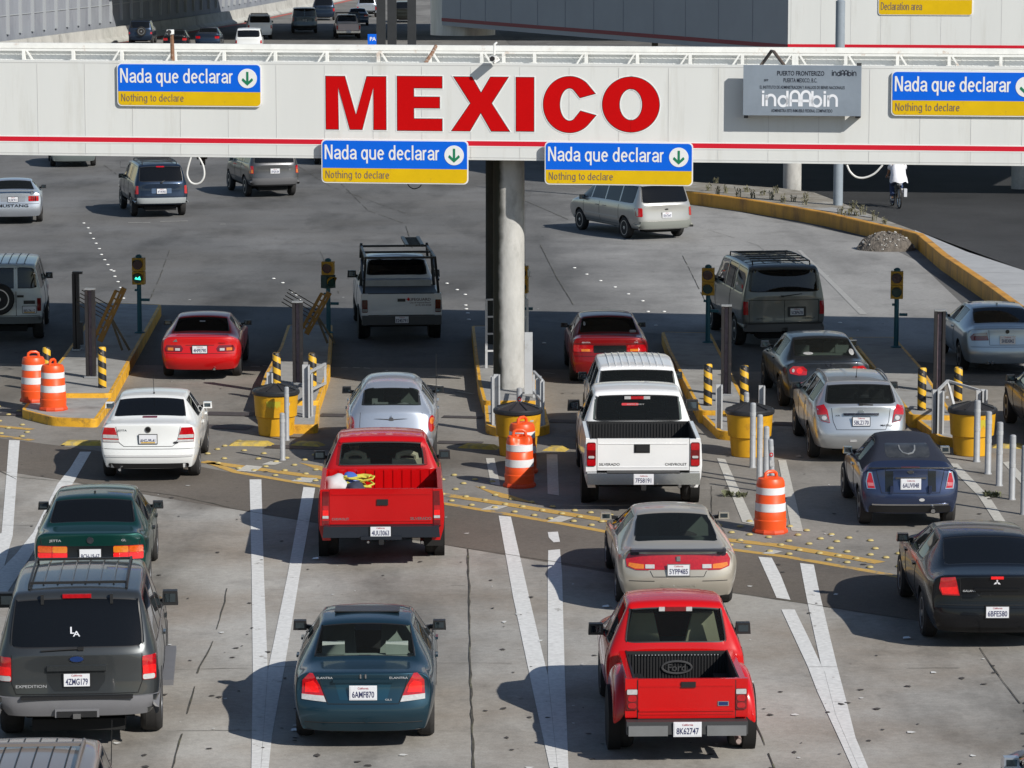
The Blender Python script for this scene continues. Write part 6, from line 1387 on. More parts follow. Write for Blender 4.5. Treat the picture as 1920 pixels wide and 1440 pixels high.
c.plate('5PQR184', .92, frame=M_WHL); bumper(c, .46, .68, .86, mat('grey_cladding2', (.10, .10, .105), .5), .05); c.mirrors(2.85, 1.15, (.2, .12, .15), M_CHROME); side_lines(c, (1.4, 2.4), .5, 1.6); c.lamps([([(.76, .86), (.86, .86), (.86, .97), (.76, .97)], M_AMB)], .018); c.side_patch('lower_cladding', [(.2, .46), (4.0, .46), (4.0, .62), (.2, .62)], mat('grey_cladding2', (.10, .10, .105)), -1)
g = sedan(4.6, 1.78, 1.44, 1.02, .5, .7, 1.25, .8, .95)
c = far_car('sedan', 'pale grey-green sedan mostly hidden behind the left of the gantry', g, paint('sage_grey_paint', (.25, .29, .29), .4), 1.0, 2.65, .32, 137, 311, -.16, R4(.5, .76, .8, .94, .02), '4KLM552', rim='spoke5', glass=G_TINT)
c = far_car('suv', 'dark suv mostly hidden behind the sign left of the pillar', wagon(4.6, 1.82, 1.75, 1.12, .3, 2.5, .6), paint('dark_olive_paint', (.02, .022, .02), .3), 1.0, 2.7, .36, 632, 307, -.12, R4(.74, .8, .87, 1.05, .02), '3FGH771', cat='suv')
g = wagon(5.1, 1.95, 1.70, 1.05, .36, 2.9, .85, roof=.74, base=.86, z=(.34, .50, .66, .88), taper=.94)
c = far_car('minivan', 'silver minivan with dark windows turning right of the pillar', g, paint('pewter_paint', (.43, .425, .41), .4, .3), 1.0, 3.07, .33, 1222, 445, -.46, R4(.78, .72, .93, .98, .03), None, cat='van', rim='spoke8')
c.plate('5RNT647', .76, frame=M_WHL); bumper(c, .36, .58, .92, mat('pewter_bumper', (.22, .23, .21), .4), .05); c.mirrors(3.75, 1.06, (.2, .12, .15), M_TRIM); side_lines(c, (1.35, 2.65, 3.75), .42, 1.02); handles(c, (2.3, 2.8), .90); c.side_patch('side_trim', [(.4, .60), (4.3, .60), (4.3, .64), (.4, .64)], mat('trim_bright', (.42, .42, .40), .3), -1); c.disc('badge', 0, .93, .06, .025, M_TRIM)
# the far road
P_DB = paint('navy_paint', (.018, .032, .060)); P_FW = paint('white_paint', (.70, .71, .70))
c = far_car('suv', 'dark navy suv with a spare wheel beside the far wall', wagon(4.3, 1.78, 1.70, 1.1, .25, 2.4, .6), P_DB, .9, 2.6, .34, 265, 83, -.02, R4(.72, .75, .86, .9, .02), None, cat='suv')
ty, rm = wheel_mesh(.33, .2, 'spoke8'); o = link_mesh('spare_wheel', ty, c.root, (.1, c.y_at(0, .9) - .12 - c.ro, .95)); o.rotation_euler = (0, 0, -pi / 2); link_mesh('rim', rm, o)
far_car('sedan', 'small dark car beside the navy suv on the far road', sedan(4.4, 1.7, 1.45, 1.05, .4, .5, 1.3, .6, .98, roof=.72), paint('black_paint', (.006, .0065, .008)), .95, 2.5, .31, 330, 96, -.03, R4(.5, .76, .78, .92, .02), None, glass=G_TINT)
far_car('sedan', 'dark blue sedan left of the white suvs far away', sedan(4.6, 1.8, 1.48, 1.08, .5, .6, 1.3, .7, .98), P_DB, .95, 2.7, .32, 391, 92, -.02, R4(.5, .76, .8, .92, .02), None, glass=G_CLEAR)
far_car('suv', 'nearer white suv half hidden by the gantry rail', wagon(4.6, 1.85, 1.75, 1.12, .3, 2.6, .6, roof=.8), P_FW, 1.0, 2.7, .35, 467, 103, -.05, R4(.76, .8, .88, 1.0, .02), None, cat='suv', margin=.09)
c = far_car('suv', 'farther white suv with roof rack at the edge of the overpass shade', wagon(4.9, 1.9, 1.80, 1.14, .3, 2.8, .6, roof=.77), P_FW, 1.05, 2.87, .38, 487, 73, -.10, R4(.76, .8, .90, 1.05, .02), None, cat='suv', margin=.08); c.rails(.6, .5, 2.7, .07, (.7, 1.4, 2.1)); c.mirrors(3.2, 1.2, (.22, .12, .16), M_TRIM)
c = far_car('van', 'slate blue van with red lamps on the far road', wagon(4.9, 1.98, 1.95, 1.25, .15, 3.4, .6, roof=.82), paint('slate_blue_paint', (.06, .085, .11), .3), 1.0, 2.9, .35, 571, 62, -.08, R4(.82, .95, .95, 1.25, .02), None, cat='van'); c.patch('door_pillar', R4(-.04, 1.25, .04, 1.85, .01), c.paint, .01); c.plate('2KJN551', 1.0, frame=M_TRIM); bumper(c, .4, .6, .92, M_TRIM, .05)
far_car('suv', 'dark navy suv just ahead of the slate blue van', wagon(4.9, 1.95, 1.85, 1.2, .3, 2.9, .6), P_DB, 1.05, 2.9, .38, 607, 38, -.06, R4(.78, .8, .92, 1.05, .02), None, cat='suv')
c = Car('pickup_truck', pickup(5.2, 1.85, 1.72, 2.0, 1.15, .14, 1.1, .7, 1.1), paint('faded_silver_red', (.34, .30, .30), .3), 'faded silver pickup with a rack over its bed on the far road', 'pickup', 1.1, 3.1, .35, glass=G_TINT, group=FG); c.tyre_r = .35
bed(c, .05, 1.96, 1.82, .75, 1.1); tailgate(c, .04, 1.5, .62, 1.1, paint('pale_gate', (.5, .42, .42), .2)); bedlamps(c, .02, [(R4(.76, .7, .88, .98), M_REDL)]); boxpart(c, 'rear_bumper', (0, -.05, .52), (1.75, .15, .16), M_CHROME, .03); c.plate('7A33914', .54, y=-.14)
b = MB()
for sg in (-1, 1): b.bar((sg * .84, .15, 1.1), (sg * .84, .15, 1.9), .05, .05); b.bar((sg * .84, 1.9, 1.1), (sg * .84, 1.9, 1.9), .05, .05); b.bar((sg * .84, .15, 1.9), (sg * .84, 2.0, 1.9), .05, .05)
b.bar((-.84, .15, 1.9), (.84, .15, 1.9), .05, .05); b.bar((-.84, 1.9, 1.9), (.84, 1.9, 1.9), .05, .05); c.add(b, 'ladder_rack', M_TRIM, smooth=0); c.place(652, 72, -.10)
far_car('sedan', 'dark blue sedan ahead of the faded silver pickup', sedan(4.6, 1.8, 1.42, 1.04, .5, .6, 1.3, .7, .96), paint('mid_blue_paint', (.04, .07, .13), .4), .95, 2.7, .32, 671, 48, -.06, R4(.5, .76, .8, .92, .02), None, glass=G_TINT)
c = Car('pickup_truck', pickup(5.0, 1.8, 1.65, 2.0, 1.1, .14, 1.1, .7, 1.05), paint('silver_paint', (.50, .54, .60)), 'pale pickup carrying red goods, farthest along the far road', 'pickup', 1.1, 3.0, .34, glass=G_CLEAR, group=FG); c.tyre_r = .34; bed(c, .05, 1.96, 1.78, .7, 1.05); tailgate(c, .04, 1.4, .6, 1.05); bedlamps(c, .02, [(R4(.74, .66, .86, .94), M_REDL)]); c.place(688, 32, -.05)
far_car('suv', 'very dark green suv seen between the dark columns', wagon(4.6, 1.85, 1.75, 1.12, .3, 2.6, .6), paint('dark_olive_paint', (.02, .022, .02)), 1.0, 2.7, .36, 759, 42, -.02, R4(.74, .8, .88, 1.05, .02), None, cat='suv')

# goods in the red pickup's bed
def in_bed(c, name, b, m, x, y, z, label, cat, **k):
    o = b.build(name, m, None, **k); M = Matrix.Translation(c.root.location) @ Matrix.Rotation(c.root.rotation_euler.z, 4, 'Z')
    o.location = M @ Vector((x, y - c.ro, z)); return tag(o, label, cat)
def lump(r, sq, seed, n=14):
    b = MB(); bmesh.ops.create_icosphere(b.bm, subdivisions=3, radius=r)
    for v in b.bm.verts:
        v.co *= 1 + .35 * mnoise.noise(v.co * (2.2 / r) * .5 + Vector((seed, 0, 0))); v.co.z = v.co.z * sq + r * sq * .9
    return b
in_bed(RED1, 'plastic_bag', lump(.20, .95, 3), mat('bag_white', (.48, .48, .49), .6), -.70, 1.70, .82, 'white plastic bag in the red pickup bed', 'bag')
in_bed(RED1, 'plastic_bag', lump(.15, 1.3, 8), mat('bag_blue', (.05, .12, .42), .5), -.50, 1.78, .82, 'blue bag between the white bag and yellow rope in the red pickup bed', 'bag')
b = MB(); pts = []
for k in range(60): a = k * .62; rr_ = .10 + .07 * sin(k * .9); pts.append((rr_ * 1.5 * cos(a), rr_ * sin(a), .10 + .16 * (.5 + .5 * sin(k * .37 + 1))))
b.tube(pts, .016, 6); in_bed(RED1, 'rope', b, mat('rope_yellow', (.50, .46, .06), .8), -.36, 1.72, .88, 'tangled yellow rope in the red pickup bed', 'rope')
in_bed(RED1, 'cloth_bundle', lump(.17, .8, 15), mat('cloth_navy', (.03, .035, .06), .8), -.42, 1.55, .82, 'dark cloth bundle under the yellow rope in the red pickup bed', 'bundle')

# ================================================================== ISLANDS, KERBS, STREET FURNITURE
ZI, ZN = .26, .17                                               # booth island top, lower nose top
def island(label, top, nose, z=ZI, zn=ZN, kerb_sides=True):
    """raised booth island from photo outlines of its top faces; yellow painted kerb all round."""
    r = empty('traffic_island', (0, 0, 0), 0, label=label, cat='traffic island', group='concrete booth islands'); r['kind'] = 'structure'
    for pix, zz in ((top, z), (nose, zn)):
        if not pix: continue
        P = [at(*p, zz) for p in pix]; c = sum(P, Vector()) / len(P)
        area = sum(P[i].x * P[(i + 1) % len(P)].y - P[(i + 1) % len(P)].x * P[i].y for i in range(len(P)))
        if area < 0: P = P[::-1]
        # soften the corners
        Q = []
        n = len(P)
        for i in range(n):
            a, b_, d = P[i - 1], P[i], P[(i + 1) % n]; rr = min(.16, (a - b_).length * .3, (d - b_).length * .3)
            for k in range(4): t = k / 3; p0 = b_ + (a - b_).normalized() * rr; p1 = b_ + (d - b_).normalized() * rr; Q.append(p0.lerp(b_, t).lerp(b_.lerp(p1, t), t))
        inn = []
        n = len(Q)
        for i in range(n):
            d1 = (Q[i] - Q[i - 1]).normalized(); d2 = (Q[(i + 1) % n] - Q[i]).normalized(); nn = Vector((-d1.y - d2.y, d1.x + d2.x, 0))
            if nn.length > 1e-6: nn.normalize()
            inn.append(Q[i] + nn * .07)
        b = MB(); b.prism([(q.x, q.y) for q in Q], -.02, zz - .012, cap=False)
        A = b.verts([(q.x, q.y, zz - .012) for q in Q]); Bv = b.verts([(q.x * .9 + w_.x * .1, q.y * .9 + w_.y * .1, zz + .002) for q, w_ in zip(Q, inn)]); Cv = b.verts([(q.x, q.y, zz + .002) for q in inn])
        for i in range(n):
            j = (i + 1) % n; b.face([A[i], A[j], Bv[j], Bv[i]]); b.face([Bv[i], Bv[j], Cv[j], Cv[i]])
        b.build('kerb', M_YKERB, r, smooth=50)
        b = MB(); b.poly([(q.x, q.y, zz) for q in Q]); bmesh.ops.triangulate(b.bm, faces=b.bm.faces[:]); b.build('island_top', M_WALK, r, smooth=0)
    return r
island('leftmost concrete island carrying two orange barrels on its yellow nose', [(176, 567), (303, 571), (246, 672), (209, 738), (60, 738), (116, 671), (153, 619)], [(212, 744), (182, 786), (98, 783), (40, 768), (62, 742)])
island('concrete island with a yellow bin at its nose, left of the silver retro hatchback', [(539, 609), (624, 609), (619, 690), (598, 752), (478, 752), (497, 700), (525, 650)], [(600, 758), (596, 797), (520, 797), (480, 770), (482, 756)])
island('middle concrete island around the round pillar', [(884, 611), (978, 611), (1000, 700), (1018, 752), (906, 752), (896, 715)], [(1021, 758), (1031, 797), (1010, 803), (930, 803), (911, 796), (908, 757)])
island('concrete island right of the white pickup with a tall black post', [(1240, 622), (1333, 624), (1368, 692), (1408, 772), (1311, 770), (1275, 700), (1252, 655)], [(1412, 777), (1432, 815), (1347, 808), (1315, 776)])
island('rightmost concrete island with a grey pipe barrier', [(1590, 632), (1678, 632), (1727, 687), (1790, 780), (1706, 778), (1650, 704)], [(1796, 786), (1830, 830), (1760, 818), (1715, 784)])

# ---- orange traffic drums
M_DRUM = mat('drum_orange', (.78, .085, .012), .42, var=.07, scale=3, dirt=(.45, .06, .015), dscale=5, damt=.12); M_REFL = mat('drum_white_band', (.70, .71, .72), .4, var=.06, scale=9, dirt=(.45, .44, .42), dscale=7, damt=.2)
def drum(p, label, rz=0., bent=False):
    r = empty('traffic_barrel', p, rz, label=label, cat='traffic barrel', group='orange traffic barrels')
    b = MB(); b.lathe([(.255, .07), (.262, .22), (.252, .235), (.252, .345), (.245, .36), (.245, .50), (.236, .515), (.236, .62), (.228, .635), (.228, .79), (.222, .84), (.20, .885), (.13, .905), (.04, .91)], 30); body = b.build('barrel_body', M_DRUM, r, smooth=32)
    if bent:
        for v in body.data.vertices:
            if v.co.y < 0 and v.co.z > .62: k = max(0, 1 - abs(v.co.x) / .17) * min(1, (v.co.z - .62) / .16); v.co.y += .14 * k; v.co.z -= .05 * k
    for z0, z1, ra, rb in ((.36, .50, .2475, .2475), (.635, .755, .2315, .231)):
        b = MB(); b.lathe([(ra - .02, z0 + .004), (ra, z0 + .004), (rb, z1 - .004), (rb - .02, z1 - .004)], 30); b.build('reflective_band', M_REFL, r, smooth=60)
    b = MB(); b.lathe([(.285, 0), (.29, .03), (.275, .065), (.25, .085)], 10); b.build('rubber_base', mat('drum_base', (.62, .06, .012), .6, var=.1), r, smooth=20)
    b = MB(); b.tube([(-.11, 0, .89), (-.10, 0, .96), (-.05, 0, .99), (.05, 0, .99), (.10, 0, .96), (.11, 0, .89)], .028, 8); b.build('carry_handle', M_DRUM, r)
    return r
drum(at(64, 752, ZN), 'orange barrel behind its twin on the left yellow nose, half in shadow', .3); drum(at(100, 768, ZN), 'front orange barrel of the two on the left yellow nose', 1.2)
drum(at(974, 912), 'dented orange barrel in front of the yellow bin by the pillar', .1, True); drum(at(979, 886), 'orange barrel hidden right behind the dented orange barrel', .8)
drum(at(1444, 998), 'lone orange barrel on the road in front of four grey posts', .5)

# ---- yellow crash bins with black lids
M_BINY = mat('bin_yellow', (.66, .34, .012), .45, var=.10, scale=2, dirt=(.38, .18, .02), dscale=2.5, damt=.35); M_LID = mat('bin_lid_black', (.020, .021, .024), .4, var=.15, scale=5)
def bin_(p, label, rz=0., decals=()):
    r = empty('crash_bin', p, rz, label=label, cat='barrel', group='yellow crash bins with black lids')
    r.scale = (.79, .79, .80)
    b = MB(); b.lathe([(.40, 0), (.42, .02), (.455, .44), (.475, .46), (.50, .47), (.535, .98), (.54, 1.0)], 36); b.build('bin_body', M_BINY, r, smooth=35)
    b = MB(); b.lathe([(.56, .98), (.575, 1.0), (.575, 1.06), (.55, 1.09), (.50, 1.10), (.10, 1.22), (.03, 1.23)], 36); o = b.build('bin_lid', M_LID, r, smooth=30)
    b = MB()
    for k in range(8):
        a = k * pi / 4 + .2; b.bar((.10 * cos(a), .10 * sin(a), 1.222), (.52 * cos(a), .52 * sin(a), 1.104), .03, .02)
    b.build('lid_rib', M_LID, o, smooth=0)
    for a, z, w_, h_, col in decals:
        b = MB(); rad = .535 - .04 * (1 - z); aa = -pi / 2 + a; q = []
        for k in range(5):
            t = aa - w_ / 2 / rad + w_ / rad * k / 4; q.append((t,))
        lo = b.verts([((rad + .002 - .028) * cos(t[0]), (rad + .002 - .028) * sin(t[0]), z - h_ / 2) for t in q]); hi = b.verts([((rad + .012) * cos(t[0]), (rad + .012) * sin(t[0]), z + h_ / 2) for t in q])
        for k in range(4): b.face([lo[k], lo[k + 1], hi[k + 1], hi[k]])
        b.build('sticker', mat(col[0], col[1], .5), r)
    return r
bin_(at(518, 815), 'yellow bin with black lid behind two white posts, left of centre', .2, [(-.25, .72, .34, .30, ('faded_lime', (.50, .42, .03))), (.45, .75, .10, .14, ('sticker_pale', (.55, .55, .5)))])
bin_(at(971, 853), 'yellow bin with black lid under the round pillar', 1.0, [(-.75, .78, .09, .17, ('sticker_pale', (.55, .55, .5))), (-.35, .82, .10, .10, ('sticker_pale', (.55, .55, .5)))])
bin_(at(1405, 854), 'yellow bin with black lid behind four grey posts', .6); bin_(at(1822, 852), 'yellow bin with black lid beside the grey pipe barrier', .9, [(-.4, .70, .42, .34, ('faded_lime', (.50, .42, .03)))])

# ---- striped bollards
def stripes_mat():
    m = bpy.data.materials.new('black_yellow_stripes'); m.use_nodes = True; N = m.node_tree.nodes; L = m.node_tree.links; b = N['Principled BSDF']; b.inputs['Roughness'].default_value = .5
    tc = N.new('ShaderNodeTexCoord'); sx = N.new('ShaderNodeSeparateXYZ'); L.new(tc.outputs['Object'], sx.inputs[0])
    at2 = N.new('ShaderNodeMath'); at2.operation = 'ARCTAN2'; L.new(sx.outputs[1], at2.inputs[0]); L.new(sx.outputs[0], at2.inputs[1])
    m1 = N.new('ShaderNodeMath'); m1.operation = 'MULTIPLY_ADD'; L.new(at2.outputs[0], m1.inputs[0]); m1.inputs[1].default_value = .039 * 1.0; L.new(sx.outputs[2], m1.inputs[2])
    md = N.new('ShaderNodeMath'); md.operation = 'MULTIPLY'; L.new(m1.outputs[0], md.inputs[0]); md.inputs[1].default_value = 1 / .245
    fr = N.new('ShaderNodeMath'); fr.operation = 'FRACT'; L.new(md.outputs[0], fr.inputs[0])
    gt = N.new('ShaderNodeMath'); gt.operation = 'GREATER_THAN'; L.new(fr.outputs[0], gt.inputs[0]); gt.inputs[1].default_value = .48
    nz = N.new('ShaderNodeTexNoise'); nz.inputs['Scale'].default_value = 9; nz.inputs['Detail'].default_value = 5; L.new(tc.outputs['Object'], nz.inputs['Vector'])
    gr = N.new('ShaderNodeMapRange'); gr.inputs['From Min'].default_value = .63; gr.inputs['From Max'].default_value = .66; L.new(nz.outputs[0], gr.inputs[0])
    mx = N.new('ShaderNodeMix'); mx.data_type = 'RGBA'; L.new(gt.outputs[0], mx.inputs[0]); mx.inputs[6].default_value = (.66, .38, .02, 1); mx.inputs[7].default_value = (.012, .012, .014, 1)
    m2 = N.new('ShaderNodeMix'); m2.data_type = 'RGBA'; L.new(gr.outputs[0], m2.inputs[0]); L.new(mx.outputs[2], m2.inputs[6]); m2.inputs[7].default_value = (.30, .22, .12, 1)
    L.new(m2.outputs[2], b.inputs['Base Color']); return m
M_STRIPE = stripes_mat()
def striped(px, py, top, label, z=ZI):
    p = at(px, py, z); d = ray(px, top); H = CAMH + d.z * (p.y / d.y) - z
    b = MB(); b.lathe([(.085, 0), (.085, H - .03), (.07, H - .005), (.02, H)], 18); return tag(b.build('striped_bollard', M_STRIPE, None, loc=p, smooth=50), label, 'bollard', 'black and yellow striped bollards')
striped(88, 712, 651, 'striped bollard behind the two left orange barrels'); striped(192, 727, 650, 'chipped striped bollard beside a black steel post on the left island')
striped(519, 728, 661, 'striped bollard rising behind the left yellow bin'); striped(586, 728, 662, 'striped bollard behind the grey guard plate, right of a black steel post')
striped(1327, 760, 682, 'striped bollard left of the black post behind the four grey posts'); striped(1395, 758, 685, 'striped bollard right of the black post behind the four grey posts')
striped(1728, 769, 689, 'striped bollard left of the pipe barrier on the rightmost island'); striped(1796, 752, 688, 'striped bollard behind the pipe barrier on the rightmost island')

# ---- tall black steel posts (open channels)
M_CHAN = mat('black_steel', (.018, .016, .017), .5, var=.3, scale=6, dirt=(.10, .06, .05), dscale=9, damt=.1); M_CHIN = mat('channel_mauve', (.23, .17, .19), .6, var=.25, scale=7, dirt=(.05, .04, .04), dscale=8, damt=.3)
def chan(px, py, top, label, wpx, z=ZI, front=True, cap=False):
    p = at(px, py, z); s = (at(px + 50, py, z) - p).length / 50; d = ray(px, top); H = CAMH + d.z * (p.y / d.y) - z; W = wpx * s
    r = empty('steel_post', p, GA * .3, label=label, cat='post', group='tall black steel posts at the booths')
    b = MB(); b.box((0, .06, H / 2), (W, .03, H)); b.box((-W / 2 + .03, 0, H / 2), (.06, .14, H)); b.box((W / 2 - .03, 0, H / 2), (.06, .14, H)); b.build('post_channel', M_CHAN, r, bevel=.004, seg=1)
    if front: b = MB(); b.box((0, .03, H / 2), (W * .34, .05, H - .04)); b.build('post_core', M_CHIN, r, smooth=0)
    if cap: b = MB(); b.box((W * .3, 0, H + .02), (W * 1.5, .12, .05)); b.box((W * .75, .0, .38), (W * .5, .16, .5)); b.build('post_box', M_CHAN, r, smooth=0)
    else: b = MB(); b.box((0, .02, H + .01), (W * 1.02, .16, .03)); b.build('post_cap', M_STEEL, r, smooth=0)
    b = MB(); b.box((0, .02, .02), (W * 1.3, .24, .03)); b.build('base_plate', M_STEEL, r, smooth=0)
    return r
chan(144, 657, 513, 'tall black post with a side box, at the far left of the left island', 12, front=False, cap=True); chan(171, 708, 543, 'scuffed tall black post beside the chipped striped bollard', 18)
chan(559, 720, 567, 'tall black post between two striped bollards, left of the silver retro hatchback', 19); chan(1361, 741, 574, 'tall black post between two striped bollards, in front of the grey van', 19)
chan(1760, 735, 583, 'tall black post beside the ice blue sedan', 21)

# ---- slim grey delineator posts
M_DELIN = mat('delineator_grey', (.30, .31, .325), .5, var=.12, scale=9, dirt=(.25, .25, .25), dscale=8, damt=.25); M_BAND = mat('delineator_band', (.40, .41, .42), .35)
def delin(px, py, top, label, wpx=11, sticker=False, lean=0., z=0.):
    p = at(px, py, z); s = (at(px + 50, py, z) - p).length / 50; d = ray(px, top); H = CAMH + d.z * (p.y / d.y) - z; R_ = wpx * s / 2
    r = empty('marker_post', p, 0, label=label, cat='post', group='slim grey marker posts'); r.rotation_euler = (0, lean, 0)
    b = MB(); b.lathe([(R_ * 1.25, 0), (R_ * 1.25, .015), (R_, .03), (R_, H - .03), (R_ * .9, H - .01), (R_ * .5, H)], 16); b.build('post_tube', M_DELIN, r, smooth=50)
    for f in (.50, .80): b = MB(); b.lathe([(R_ * .9, H * f), (R_ * 1.05, H * f + .003), (R_ * 1.05, H * f + .062), (R_ * .9, H * f + .065)], 16); b.build('reflector_band', M_BAND, r, smooth=50)
    if sticker:
        b = MB(); b.plate(ellipse(0, H * .72, R_ * .7, R_ * .8, 0, 340, 17), -R_ - .006, -R_ + .002); o = b.build('round_sticker', M_RED, r, smooth=0); b = MB(); b.plate(ellipse(0, H * .72, R_ * .38, R_ * .4, 0, 330, 11), -R_ - .010, -R_ - .0065); b.build('sticker_mark', M_WHL, o, smooth=0)
        b = MB(); b.plate(rrect(-R_ * .7, H * .50, R_ * .7, H * .62, .01), -R_ - .005, -R_ + .002); b.build('paper_sticker', M_WHL, r, smooth=0)
    return r
delin(530, 863, 774, 'front white post of the two before the left yellow bin', 10); delin(538, 826, 725, 'rear white post of the two before the left yellow bin', 9)
delin(974, 800, 727, 'grey post with a round red sticker behind the dented orange barrel', 11, True)
for x, y, t, l in ((1411, 877, 755, 'tallest and leftmost of four grey posts before the yellow bin'), (1424, 902, 777, 'second from left of four grey posts before the yellow bin'), (1436, 912, 799, 'third from left of four grey posts before the yellow bin')): delin(x, y, t, l, 11)
delin(1449, 925, 823, 'grey post with a red sticker right above the lone orange barrel', 10, True, -.05); delin(1399, 812, 735, 'short grey post stub behind the black bin lid', 10)
for x, y, t, l in ((1831, 866, 750, 'first of five grey posts in a row at right, in front of the yellow bin'), (1852, 889, 771, 'second of five grey posts in a row at right'), (1873, 911, 791, 'middle one of five grey posts in a row at right'), (1897, 937, 815, 'fourth of five grey posts in a row at right'), (1919, 965, 835, 'last of five grey posts, cut by the right frame edge')): delin(x, y, t, l, 12)

# ---- grey guard plates and rails at the island noses
M_GUARD = mat('guard_grey', (.46, .47, .48), .45, var=.08, scale=3, dirt=(.28, .27, .25), dscale=4, damt=.3)
def guard(items, label):
    """items: ((px, py, z), (px, top) or bars between two such points)."""
    b = MB(); first = at(*items[0][0])
    def up(px, py, z, top): p = at(px, py, z); d = ray(px, top); return p, CAMH + d.z * (p.y / d.y)
    for it in items:
        if len(it) == 3:                                             # an upright plate
            (px, py, z), top, wd = it; p, zt = up(px, py, z, top); b.box(((p - first).x, (p - first).y, (z + zt) / 2), (wd, .10, zt - z))
            b.box(((p - first).x + wd * .5, (p - first).y - .05, (z + zt) / 2), (.03, .16, zt - z))
        else:                                                        # a bar
            a, b_ = it; pa, za = up(*a); pb, zb_ = up(*b_); b.bar(pa - first + Vector((0, 0, za)) - Vector((0, 0, first.z)) * 0 - Vector((0, 0, pa.z - 0)) + Vector((0, 0, 0)), pb - first + Vector((0, 0, zb_ - pb.z)), .06, .07)
    return tag(b.build('guard_rail', M_GUARD, None, bevel=.006, seg=1, loc=(first.x, first.y, 0)), label, 'guard rail', 'grey guard rails at the island noses')
for its, lab in (([((574, 782, ZN), 684, .13), ((584, 779, ZN), 700, .04)], 'grey guard plate right of the left yellow bin'), ([((506, 727, ZI), 698, .12)], 'grey guard plate left of the left yellow bin'), ([((931, 795, ZN), 702, .11), ((922, 795, ZN), 705, .04)], 'grey guard plate at the left of the pillar bin'), ([((1009, 770, ZN), 705, .10), ((1017, 795, ZN), 714, .05)], 'grey guard plate at the right of the pillar bin'),
                 ([((1347, 802, ZN), 721, .11)], 'grey guard plate left of the bin behind four grey posts'), ([((1427, 790, ZN), 723, .10)], 'grey guard plate right of the bin behind four grey posts'), ([((1752, 812, ZN), 731, .10), ((1760, 812, ZN), 733, .13)], 'grey guard plate at the left end of the pipe frame'), ([((1843, 790, ZN), 730, .10), ((1835, 790, ZN), 732, .12)], 'grey guard plate at the right end of the pipe frame')):
    guard(its, lab)
def frame(bars, label, name, m, wd=.045, cat='barrier'):
    b = MB()
    for a, c_ in bars: b.bar(a, c_, wd, wd)
    return tag(b.build(name, m, None, bevel=.004, seg=1), label, cat)
def hgt(px, py, z, top):
    p = at(px, py, z); d = ray(px, top); return Vector((p.x, p.y, CAMH + d.z * (p.y / d.y)))
A, B_, C_, D_ = hgt(1755, 806, ZN, 735), hgt(1776, 770, ZI, 714), hgt(1838, 788, ZN, 733), hgt(1800, 780, ZI, 750)
frame([(A, B_), (B_, C_), (B_, Vector((C_.x - .4, C_.y, C_.z - .7))), (C_, Vector((C_.x - .35, C_.y, C_.z - .75))), (A + Vector((.2, 0, -.1)), Vector((B_.x, B_.y, .5)))], 'grey pipe frame leaning over the rightmost island nose', 'pipe_barrier', M_GUARD)
A, B_ = hgt(577, 780, ZN, 700), hgt(610, 720, ZI, 682)
frame([(A, B_), (Vector((A.x, A.y, A.z - .35)), Vector((B_.x, B_.y, B_.z - .4))), (B_, Vector((B_.x, B_.y, ZI)))], 'grey rail sloping back along the island edge beside the left yellow bin', 'guard_rail', M_GUARD)
A, B_ = hgt(1017, 795, ZN, 714), hgt(1001, 745, ZI, 697)
frame([(A, B_), (B_, Vector((B_.x, B_.y, ZI))), (Vector((A.x, A.y, A.z - .4)), Vector((B_.x, B_.y, B_.z - .4)))], 'grey rail beside the right foot of the round pillar', 'guard_rail', M_GUARD)
# ladder frame either side of the pillar
for (x0, x1, yb, yt, lab) in ((912, 927, 690, 562, 'grey ladder frame left of the round pillar'), (981, 989, 690, 562, 'grey ladder frame right of the round pillar')):
    b = MB(); p0, p1 = at(x0, yb, ZI), at(x1, yb, ZI); zt = hgt(x0, yb, ZI, yt).z
    b.bar((p0.x, p0.y, ZI), (p0.x, p0.y, zt), .05, .05); b.bar((p1.x, p1.y + .05, ZI), (p1.x, p1.y + .05, zt), .05, .05)
    for k in range(1, 5): z_ = ZI + (zt - ZI) * k / 4; b.bar((p0.x, p0.y, z_), (p1.x, p1.y + .05, z_), .035, .035)
    tag(b.build('ladder_frame', M_GUARD, None, smooth=0), lab, 'frame')
b = MB(); p = at(991, 738, ZI); b.box((0, 0, .62), (.16, .06, 1.24)); tag(b.build('guard_plate', M_GUARD, None, bevel=.006, seg=1, loc=p), 'tall grey guard plate at the right foot of the round pillar', 'guard rail')

